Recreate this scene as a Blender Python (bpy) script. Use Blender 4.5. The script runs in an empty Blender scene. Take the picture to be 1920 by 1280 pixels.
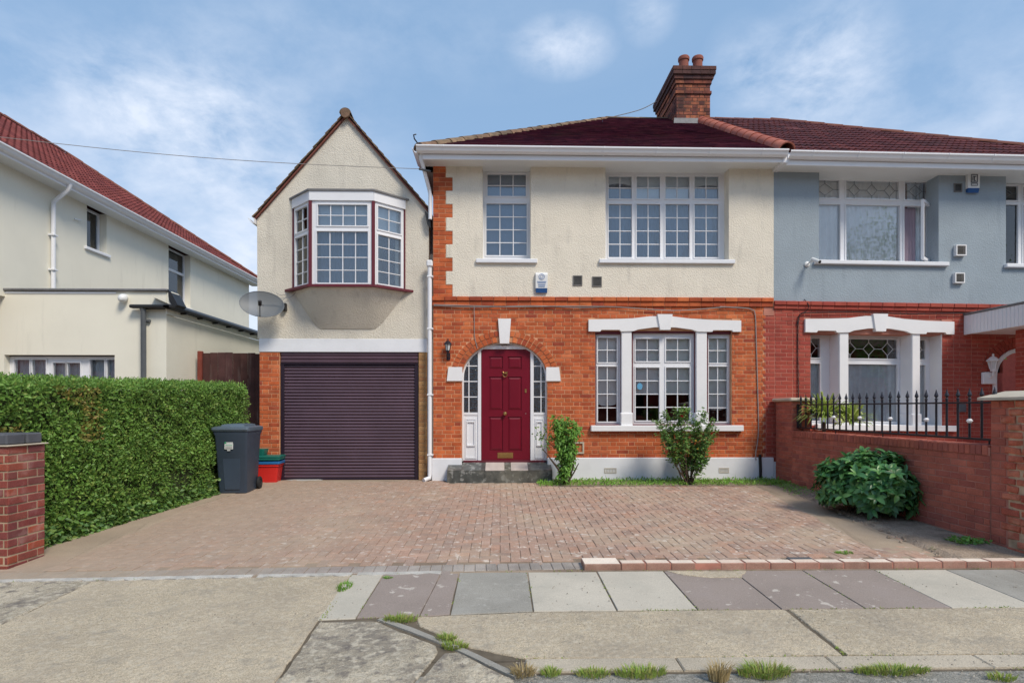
import bpy, math, random
from math import sin, cos, tan, pi, radians, sqrt, atan2
from mathutils import Vector, Matrix
random.seed(7)
R = random.random
def U(a, b): return a + (b - a) * R()

# ------------------------------------------------------------------ camera, sky, sun, exposure
F_PX, YAW, DIST, CAM_Z = 1075.0, radians(-1.2), 10.54, 1.32
scn = bpy.context.scene
C = scn.collection
cam = bpy.data.cameras.new("camera"); camo = bpy.data.objects.new("camera", cam); C.objects.link(camo)
camo.location = (0, -DIST, CAM_Z); camo.rotation_euler = (radians(90), 0, YAW)
cam.sensor_width = 36; cam.lens = 36 * F_PX / 1920; cam.shift_y = 125 / 1920
cam.clip_start = .05; cam.clip_end = 1500
scn.camera = camo
scn.view_settings.view_transform = 'Standard'; scn.view_settings.look = 'None'
scn.view_settings.gamma = 1; scn.view_settings.use_curve_mapping = False
scn.view_settings.exposure = 0.68

world = bpy.data.worlds.new("World"); scn.world = world; world.use_nodes = True
SUN_EL, SUN_AZ = radians(48), radians(143)      # behind the camera, to its right
def build_sky():
    nt = world.node_tree; N = nt.nodes; L = nt.links; N.clear()
    out = N.new('ShaderNodeOutputWorld'); bg = N.new('ShaderNodeBackground'); bg.inputs['Strength'].default_value = 0.1
    L.new(bg.outputs[0], out.inputs[0])
    sky = N.new('ShaderNodeTexSky'); sky.sky_type = 'NISHITA'; sky.sun_disc = False
    sky.sun_elevation = SUN_EL; sky.sun_rotation = SUN_AZ
    sky.air_density = 1.0; sky.dust_density = 1.0; sky.ozone_density = 1.6
    tc = N.new('ShaderNodeTexCoord')
    def math_(op, a, b=None, clamp=False):
        n = N.new('ShaderNodeMath'); n.operation = op; n.use_clamp = clamp
        for k, v in enumerate((a, b)):
            if v is None: continue
            if isinstance(v, (int, float)): n.inputs[k].default_value = v
            else: L.new(v, n.inputs[k])
        return n.outputs[0]
    sep = N.new('ShaderNodeSeparateXYZ'); L.new(tc.outputs['Generated'], sep.inputs[0])
    # haze veil: whiter towards the horizon
    mp = N.new('ShaderNodeMapping'); mp.inputs['Scale'].default_value = (1.6, 1.6, 4.0); L.new(tc.outputs['Generated'], mp.inputs[0])
    n1 = N.new('ShaderNodeTexNoise'); n1.inputs['Scale'].default_value = 1.6; n1.inputs['Detail'].default_value = 7; n1.inputs['Roughness'].default_value = .55
    L.new(mp.outputs[0], n1.inputs['Vector'])
    mp2 = N.new('ShaderNodeMapping'); mp2.inputs['Scale'].default_value = (1.0, 1.0, 1.7); mp2.inputs['Rotation'].default_value = (0, .5, 0); L.new(tc.outputs['Generated'], mp2.inputs[0])
    n2 = N.new('ShaderNodeTexNoise'); n2.inputs['Scale'].default_value = 9; n2.inputs['Detail'].default_value = 9; n2.inputs['Roughness'].default_value = .62
    n2.inputs['Distortion'].default_value = .15
    L.new(mp2.outputs[0], n2.inputs['Vector'])
    z = sep.outputs[2]
    hor = math_('SUBTRACT', 1.0, math_('MULTIPLY', z, 1.9), True)            # 1 at horizon
    veil = math_('ADD', math_('MULTIPLY', math_('POWER', hor, 1.6), .95), math_('MULTIPLY', math_('SUBTRACT', n1.outputs[0], .47), .08))
    veil = math_('MAXIMUM', veil, .06)
    total = veil
    # separate soft clouds, each a patch of the dome
    for (px, py, rx, rz, amp) in ((130, 185, .17, .07, .50), (370, 215, .11, .075, .55), (1055, 90, .055, .026, 1.0),
                                  (1530, 135, .07, .07, 1.0), (1385, 125, .035, .05, .6), (1215, 20, .03, .03, .6), (1820, 240, .25, .12, .45), (480, 470, .2, .22, .8), (700, 60, .3, .05, .25)):
        u = (px - 960) / F_PX; v = (765 - py) / F_PX
        d = Vector((cos(YAW) * u - sin(YAW), sin(YAW) * u + cos(YAW), v)).normalized()
        sb = N.new('ShaderNodeVectorMath'); sb.operation = 'SUBTRACT'; L.new(tc.outputs['Generated'], sb.inputs[0]); sb.inputs[1].default_value = d
        ml = N.new('ShaderNodeVectorMath'); ml.operation = 'MULTIPLY'; L.new(sb.outputs[0], ml.inputs[0]); ml.inputs[1].default_value = (1 / rx, 1 / rx, 1 / rz)
        ln = N.new('ShaderNodeVectorMath'); ln.operation = 'LENGTH'; L.new(ml.outputs[0], ln.inputs[0])
        g = math_('SUBTRACT', 1.0, math_('MULTIPLY', ln.outputs['Value'], .62), True)
        m = math_('MULTIPLY', math_('MULTIPLY', g, amp), math_('MULTIPLY', math_('SUBTRACT', n2.outputs[0], .33, True), 2.5))
        total = math_('ADD', total, m)
    fac = math_('MINIMUM', math_('MAXIMUM', total, 0.0), .9)
    mix = N.new('ShaderNodeMixRGB'); L.new(fac, mix.inputs[0]); blue = N.new('ShaderNodeMixRGB'); blue.inputs[0].default_value = .7; L.new(sky.outputs[0], blue.inputs[1]); blue.inputs[2].default_value = (1.75, 3.05, 4.85, 1)
    L.new(blue.outputs[0], mix.inputs[1]); mix.inputs[2].default_value = (5.3, 5.8, 6.7, 1)
    L.new(mix.outputs[0], bg.inputs[0])
build_sky()
sl = bpy.data.lights.new("sun", 'SUN'); sl.energy = 2.0; sl.angle = radians(18); sl.color = (1, .90, .76)
so = bpy.data.objects.new("sun", sl); C.objects.link(so)
so.rotation_euler = (radians(90) - SUN_EL, 0, 0)
# sun direction shared with the sky: azimuth measured from +Y clockwise
_d = Vector((sin(SUN_AZ) * cos(SUN_EL), cos(SUN_AZ) * cos(SUN_EL), sin(SUN_EL)))
so.rotation_euler = _d.to_track_quat('Z', 'Y').to_euler(); so.location = (-8, -20, 25)

# ------------------------------------------------------------------ pixel -> place helpers (used only to read off real positions)
_c, _s = cos(YAW), sin(YAW)
def _ray(px, py):
    u = (px - 960) / F_PX
    return _c * u - _s, _s * u + _c, (765 - py) / F_PX
def X(px, Y=0.0):
    a, b, v = _ray(px, 765); return a * (Y + DIST) / b
def Z(px, py, Y=0.0):
    a, b, v = _ray(px, py); return CAM_Z + v * (Y + DIST) / b
def onx(px, py, XP):
    a, b, v = _ray(px, py); t = XP / a; return -DIST + b * t, CAM_Z + v * t
def gz(Y):
    if Y >= 0: return 0.0
    if Y > -5.4: return .0241 * Y
    if Y > -7.26: return -.130 + .035 * (Y + 5.4)
    return max(-.203, -.130 - .035 * 1.86 - .035 * (-7.26 - Y) * .3)
def G(px, py):
    a, b, v = _ray(px, py); z = -.1
    for _ in range(12):
        t = (z - CAM_Z) / v; Y = -DIST + b * t; z = gz(Y)
    return Vector((a * t, Y, z))

# ------------------------------------------------------------------ scene-graph helpers
WM = {}
SHEAR = {}
def thing(name, label, cat, loc=(0, 0, 0), group=None, shear=None):
    o = bpy.data.objects.new(name, None); C.objects.link(o); o.location = loc
    o.empty_display_size = .3
    o['label'] = label; o['category'] = cat
    if group: o['group'] = group
    WM[o.name] = Matrix.Translation(loc)
    if shear: SHEAR[o.name] = shear
    return o
def tag(o, label, cat, group=None):
    o['label'] = label; o['category'] = cat
    if group: o['group'] = group
    return o
def put(name, mesh, parent=None, M=None, kind=None, label=None):
    o = bpy.data.objects.new(name, mesh); C.objects.link(o)
    M = M or Matrix.Identity(4)
    if parent is not None:
        o.parent = parent
        inv = WM[parent.name].inverted()
        if parent.name in SHEAR: inv = inv @ SHEAR[parent.name]
        o.matrix_parent_inverse = inv
    o.matrix_basis = M
    WM[o.name] = M
    if kind: o['kind'] = kind
    if label: o['label'] = label
    return o

class MB:
    def __init__(s): s.v = []; s.f = []
    def add(s, vs, fs):
        b = len(s.v); s.v.extend(tuple(v) for v in vs); s.f.extend(tuple(i + b for i in f) for f in fs); return s
    def box(s, x0, x1, y0, y1, z0, z1):
        return s.add([(x0,y0,z0),(x1,y0,z0),(x1,y1,z0),(x0,y1,z0),(x0,y0,z1),(x1,y0,z1),(x1,y1,z1),(x0,y1,z1)],
                     [(0,3,2,1),(4,5,6,7),(0,1,5,4),(1,2,6,5),(2,3,7,6),(3,0,4,7)])
    def cbox(s, x0, x1, y0, y1, z0, z1, c=.006):
        """box with chamfered edges"""
        c = min(c, (x1-x0)/3, (y1-y0)/3, (z1-z0)/3)
        xs, ys, zs = (x0, x1), (y0, y1), (z0, z1)
        vs = []; idx = {}
        for i in (0, 1):
            for j in (0, 1):
                for k in (0, 1):
                    sx, sy, sz = (1, -1)[i], (1, -1)[j], (1, -1)[k]
                    for a, p in enumerate(((xs[i], ys[j]+sy*c, zs[k]+sz*c), (xs[i]+sx*c, ys[j], zs[k]+sz*c), (xs[i]+sx*c, ys[j]+sy*c, zs[k]))):
                        idx[i, j, k, a] = len(vs); vs.append(p)
        fs = []
        for i in (0, 1):
            q = [idx[i,0,0,0], idx[i,1,0,0], idx[i,1,1,0], idx[i,0,1,0]]; fs.append(q if i else q[::-1])
            q = [idx[0,i,0,1], idx[1,i,0,1], idx[1,i,1,1], idx[0,i,1,1]]; fs.append(q[::-1] if i else q)
            q = [idx[0,0,i,2], idx[1,0,i,2], idx[1,1,i,2], idx[0,1,i,2]]; fs.append(q if i else q[::-1])
        for j in (0, 1):
            for k in (0, 1):
                q = [idx[0,j,k,1], idx[1,j,k,1], idx[1,j,k,2], idx[0,j,k,2]]; fs.append(q if (j == k) else q[::-1])
                q = [idx[j,0,k,2], idx[j,1,k,2], idx[j,1,k,0], idx[j,0,k,0]]; fs.append(q if (j == k) else q[::-1])
                q = [idx[j,k,0,0], idx[j,k,1,0], idx[j,k,1,1], idx[j,k,0,1]]; fs.append(q if (j == k) else q[::-1])
                for i in (0, 1):
                    t = [idx[i,j,k,0], idx[i,j,k,1], idx[i,j,k,2]]; fs.append(t if (i+j+k) % 2 else t[::-1])
        return s.add(vs, fs)
    def extr(s, pts, d):
        """polygon pts (3-D, planar) extruded by vector d"""
        n = len(pts); d = Vector(d); P = [Vector(p) for p in pts]
        return s.add(P + [p + d for p in P], [tuple(range(n)), tuple(range(2*n-1, n-1, -1))] + [(i, i+n, (i+1) % n + n, (i+1) % n) for i in range(n)])
    def tube(s, pts, r, n=8, caps=True, r2=None):
        P = [Vector(p) for p in pts]; m = len(P); rs = [r + ((r2 if r2 is not None else r) - r) * i / max(1, m-1) for i in range(m)]
        vs = []; ref = None
        for i, p in enumerate(P):
            t = (P[min(i+1, m-1)] - P[max(i-1, 0)]).normalized()
            if ref is None: ref = t.orthogonal().normalized()
            a = (ref - t * ref.dot(t)).normalized(); ref = a; b = t.cross(a)
            for k in range(n): vs.append(p + (a*cos(2*pi*k/n) + b*sin(2*pi*k/n)) * rs[i])
        fs = [(i*n+k, i*n+(k+1) % n, (i+1)*n+(k+1) % n, (i+1)*n+k) for i in range(m-1) for k in range(n)]
        if caps: fs += [tuple(range(n-1, -1, -1)), tuple((m-1)*n+k for k in range(n))]
        return s.add(vs, fs)
    def lathe(s, prof, n=16, M=None):
        """prof: list of (r, z), about the z axis"""
        M = M or Matrix.Identity(4); vs = []
        for r, z in prof:
            for k in range(n): vs.append(M @ Vector((r*cos(2*pi*k/n), r*sin(2*pi*k/n), z)))
        m = len(prof)
        fs = [(i*n+k, i*n+(k+1) % n, (i+1)*n+(k+1) % n, (i+1)*n+k) for i in range(m-1) for k in range(n)]
        fs += [tuple(range(n-1, -1, -1)), tuple((m-1)*n+k for k in range(n))]
        return s.add(vs, fs)
    def holes(s, x0, x1, z0, z1, hs, y0, y1):
        """slab with rectangular openings; only outer skin"""
        xs = sorted({x0, x1} | {min(max(h[k], x0), x1) for h in hs for k in (0, 1)})
        zs = sorted({z0, z1} | {min(max(h[k], z0), z1) for h in hs for k in (2, 3)})
        nx, nz = len(xs)-1, len(zs)-1
        def full(i, j):
            if i < 0 or j < 0 or i >= nx or j >= nz: return False
            cx, cz = (xs[i]+xs[i+1])/2, (zs[j]+zs[j+1])/2
            return not any(h[0] < cx < h[1] and h[2] < cz < h[3] for h in hs)
        for i in range(nx):
            for j in range(nz):
                if not full(i, j): continue
                a, b, c, d = xs[i], xs[i+1], zs[j], zs[j+1]
                s.add([(a,y0,c),(b,y0,c),(b,y0,d),(a,y0,d)], [(0,1,2,3)])
                s.add([(a,y1,c),(b,y1,c),(b,y1,d),(a,y1,d)], [(3,2,1,0)])
                if not full(i-1, j): s.add([(a,y0,c),(a,y0,d),(a,y1,d),(a,y1,c)], [(0,1,2,3)])
                if not full(i+1, j): s.add([(b,y0,c),(b,y0,d),(b,y1,d),(b,y1,c)], [(3,2,1,0)])
                if not full(i, j-1): s.add([(a,y0,c),(b,y0,c),(b,y1,c),(a,y1,c)], [(3,2,1,0)])
                if not full(i, j+1): s.add([(a,y0,d),(b,y0,d),(b,y1,d),(a,y1,d)], [(0,1,2,3)])
        return s
    def mesh(s, name, mat, smooth=False):
        m = bpy.data.meshes.new(name); m.from_pydata([tuple(v) for v in s.v], [], s.f)
        for k in (mat if isinstance(mat, (list, tuple)) else [mat]): m.materials.append(k)
        if smooth:
            m.polygons.foreach_set('use_smooth', [True]*len(m.polygons))
            try: m.set_sharp_from_angle(angle=radians(40))
            except Exception: pass
        m.update(); return m
    def build(s, name, mat, parent=None, M=None, smooth=False, kind=None, label=None):
        return put(name, s.mesh(name, mat, smooth), parent, M, kind, label)

# ------------------------------------------------------------------ materials
def pm(name, col, rough=.7, var=.12, scale=3.0, bump=0.0, bscale=60.0, bdist=.004, isl=None, stain=None, spec=.4, metal=0.0, fine=0.0, coat=0, streak=None, btype='noise', trans=None, zone=None):
    """procedural principled material: colour broken by noise, optional per-piece colours (isl = list of colours), a stain layer and bump"""
    m = bpy.data.materials.new(name); m.use_nodes = True; nt = m.node_tree; N = nt.nodes; L = nt.links
    b = N['Principled BSDF']; b.inputs['Roughness'].default_value = rough; b.inputs['Metallic'].default_value = metal
    b.inputs['Specular IOR Level'].default_value = spec
    if coat: b.inputs['Coat Weight'].default_value = coat; b.inputs['Coat Roughness'].default_value = .12
    g = N.new('ShaderNodeNewGeometry')
    def noise(sc, det=5, ro=.55, vec=None):
        n = N.new('ShaderNodeTexNoise'); n.inputs['Scale'].default_value = sc; n.inputs['Detail'].default_value = det; n.inputs['Roughness'].default_value = ro
        L.new(vec or g.outputs['Position'], n.inputs['Vector']); return n.outputs[0]
    def rng(v, a, b_, c, d):
        r = N.new('ShaderNodeMapRange'); r.clamp = True
        for i, x in enumerate((a, b_, c, d)): r.inputs[i+1].default_value = x
        L.new(v, r.inputs[0]); return r.outputs[0]
    if isl:
        oi = N.new('ShaderNodeObjectInfo'); ad = N.new('ShaderNodeMath'); ad.operation = 'ADD'
        L.new(g.outputs['Random Per Island'], ad.inputs[0]); L.new(oi.outputs['Random'], ad.inputs[1])
        fr = N.new('ShaderNodeMath'); fr.operation = 'FRACT'; L.new(ad.outputs[0], fr.inputs[0])
        cr = N.new('ShaderNodeValToRGB'); L.new(fr.outputs[0], cr.inputs[0]); el = cr.color_ramp.elements
        cr.color_ramp.interpolation = 'LINEAR'
        while len(el) < len(isl): el.new(.5)
        for i, c_ in enumerate(isl): el[i].position = i / max(1, len(isl)-1); el[i].color = (*c_, 1)
        base = cr.outputs[0]
    else:
        rgb = N.new('ShaderNodeRGB'); rgb.outputs[0].default_value = (*col, 1); base = rgb.outputs[0]
    def mult(colr, fac):
        mm = N.new('ShaderNodeVectorMath'); mm.operation = 'SCALE'; L.new(colr, mm.inputs[0]); L.new(fac, mm.inputs['Scale']); return mm.outputs[0]
    c = mult(base, rng(noise(scale), .3, .7, 1-var, 1+var))
    if fine: c = mult(c, rng(noise(125, 3, .75), .36, .64, 1-fine, 1+fine))
    for st in (stain or []):
        sc, lo, hi, colr, amt = st[:5]
        mx = N.new('ShaderNodeMixRGB'); mx.inputs[2].default_value = (*colr, 1)
        vec = None
        if len(st) > 5:
            mp = N.new('ShaderNodeMapping'); mp.inputs['Scale'].default_value = st[5]; mp.inputs['Location'].default_value = (3.1*sc, 1.7, sc); L.new(g.outputs['Position'], mp.inputs[0]); vec = mp.outputs[0]
        L.new(rng(noise(sc, 6, .6, vec), lo, hi, 0, amt), mx.inputs[0]); L.new(c, mx.inputs[1]); c = mx.outputs[0]
    if zone:   # trodden-in dust lying over one end of the surface: along world x from zone[0] (none) to zone[1] (full)
        sx = N.new('ShaderNodeSeparateXYZ'); L.new(g.outputs['Position'], sx.inputs[0]); ad2 = N.new('ShaderNodeMath'); ad2.operation = 'MULTIPLY_ADD'
        L.new(noise(1.1, 6, .6), ad2.inputs[0]); ad2.inputs[1].default_value = 3.4; L.new(sx.outputs[0], ad2.inputs[2])
        mz = N.new('ShaderNodeMixRGB'); mz.inputs[2].default_value = (*zone[2], 1); L.new(rng(ad2.outputs[0], zone[1]+1.7, zone[0]+1.7, zone[3], 0), mz.inputs[0]); L.new(c, mz.inputs[1])
        c = mult(mz.outputs[0], rng(noise(9, 5, .6), .35, .65, .93, 1.07))
    L.new(c, b.inputs['Base Color'])
    if bump:
        bp = N.new('ShaderNodeBump'); bp.inputs['Strength'].default_value = bump; bp.inputs['Distance'].default_value = bdist
        if btype == 'rough':
            a = noise(bscale, 4, .6); v = N.new('ShaderNodeTexVoronoi'); v.inputs['Scale'].default_value = bscale*.8; L.new(g.outputs['Position'], v.inputs['Vector'])
            ad = N.new('ShaderNodeMath'); ad.operation = 'ADD'; L.new(a, ad.inputs[0]); L.new(v.outputs['Distance'], ad.inputs[1]); L.new(ad.outputs[0], bp.inputs['Height'])
        else: L.new(noise(bscale, 5, .65), bp.inputs['Height'])
        L.new(bp.outputs[0], b.inputs['Normal'])
    if trans:
        tr = N.new('ShaderNodeBsdfTranslucent'); L.new(c, tr.inputs[0]); ms = N.new('ShaderNodeMixShader'); ms.inputs[0].default_value = trans
        out = N['Material Output']; L.new(b.outputs[0], ms.inputs[1]); L.new(tr.outputs[0], ms.inputs[2]); L.new(ms.outputs[0], out.inputs[0])
    return m
def glass(name, tint=(.82, .88, .9), refl=.14, rough=.0, wav=0.0):
    m = bpy.data.materials.new(name); m.use_nodes = True; nt = m.node_tree; N = nt.nodes; L = nt.links; N.clear()
    out = N.new('ShaderNodeOutputMaterial'); t = N.new('ShaderNodeBsdfTransparent'); t.inputs[0].default_value = (*tint, 1)
    gl = N.new('ShaderNodeBsdfGlossy'); gl.inputs['Roughness'].default_value = rough; gl.inputs[0].default_value = (1, 1, 1, 1)
    fr = N.new('ShaderNodeFresnel'); fr.inputs[0].default_value = 1.5
    ad = N.new('ShaderNodeMath'); ad.operation = 'MULTIPLY_ADD'; ad.use_clamp = True; L.new(fr.outputs[0], ad.inputs[0]); ad.inputs[1].default_value = 1.0; ad.inputs[2].default_value = refl
    mx = N.new('ShaderNodeMixShader'); L.new(ad.outputs[0], mx.inputs[0]); L.new(t.outputs[0], mx.inputs[1]); L.new(gl.outputs[0], mx.inputs[2]); L.new(mx.outputs[0], out.inputs[0])
    g = N.new('ShaderNodeNewGeometry'); n = N.new('ShaderNodeTexNoise'); n.inputs['Scale'].default_value = 40 if wav else 2.5; L.new(g.outputs['Position'], n.inputs[0])
    bp = N.new('ShaderNodeBump'); bp.inputs['Strength'].default_value = 1.0 if wav else .06; bp.inputs['Distance'].default_value = wav or .004; L.new(n.outputs[0], bp.inputs['Height']); L.new(bp.outputs[0], gl.inputs['Normal'])
    return m
def leafmat(name, cols, rough=.45, spec=.35, var=.2, trans=.25):
    return pm(name, cols[0], rough, var, 2.0, isl=cols, spec=spec, trans=trans)

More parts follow.
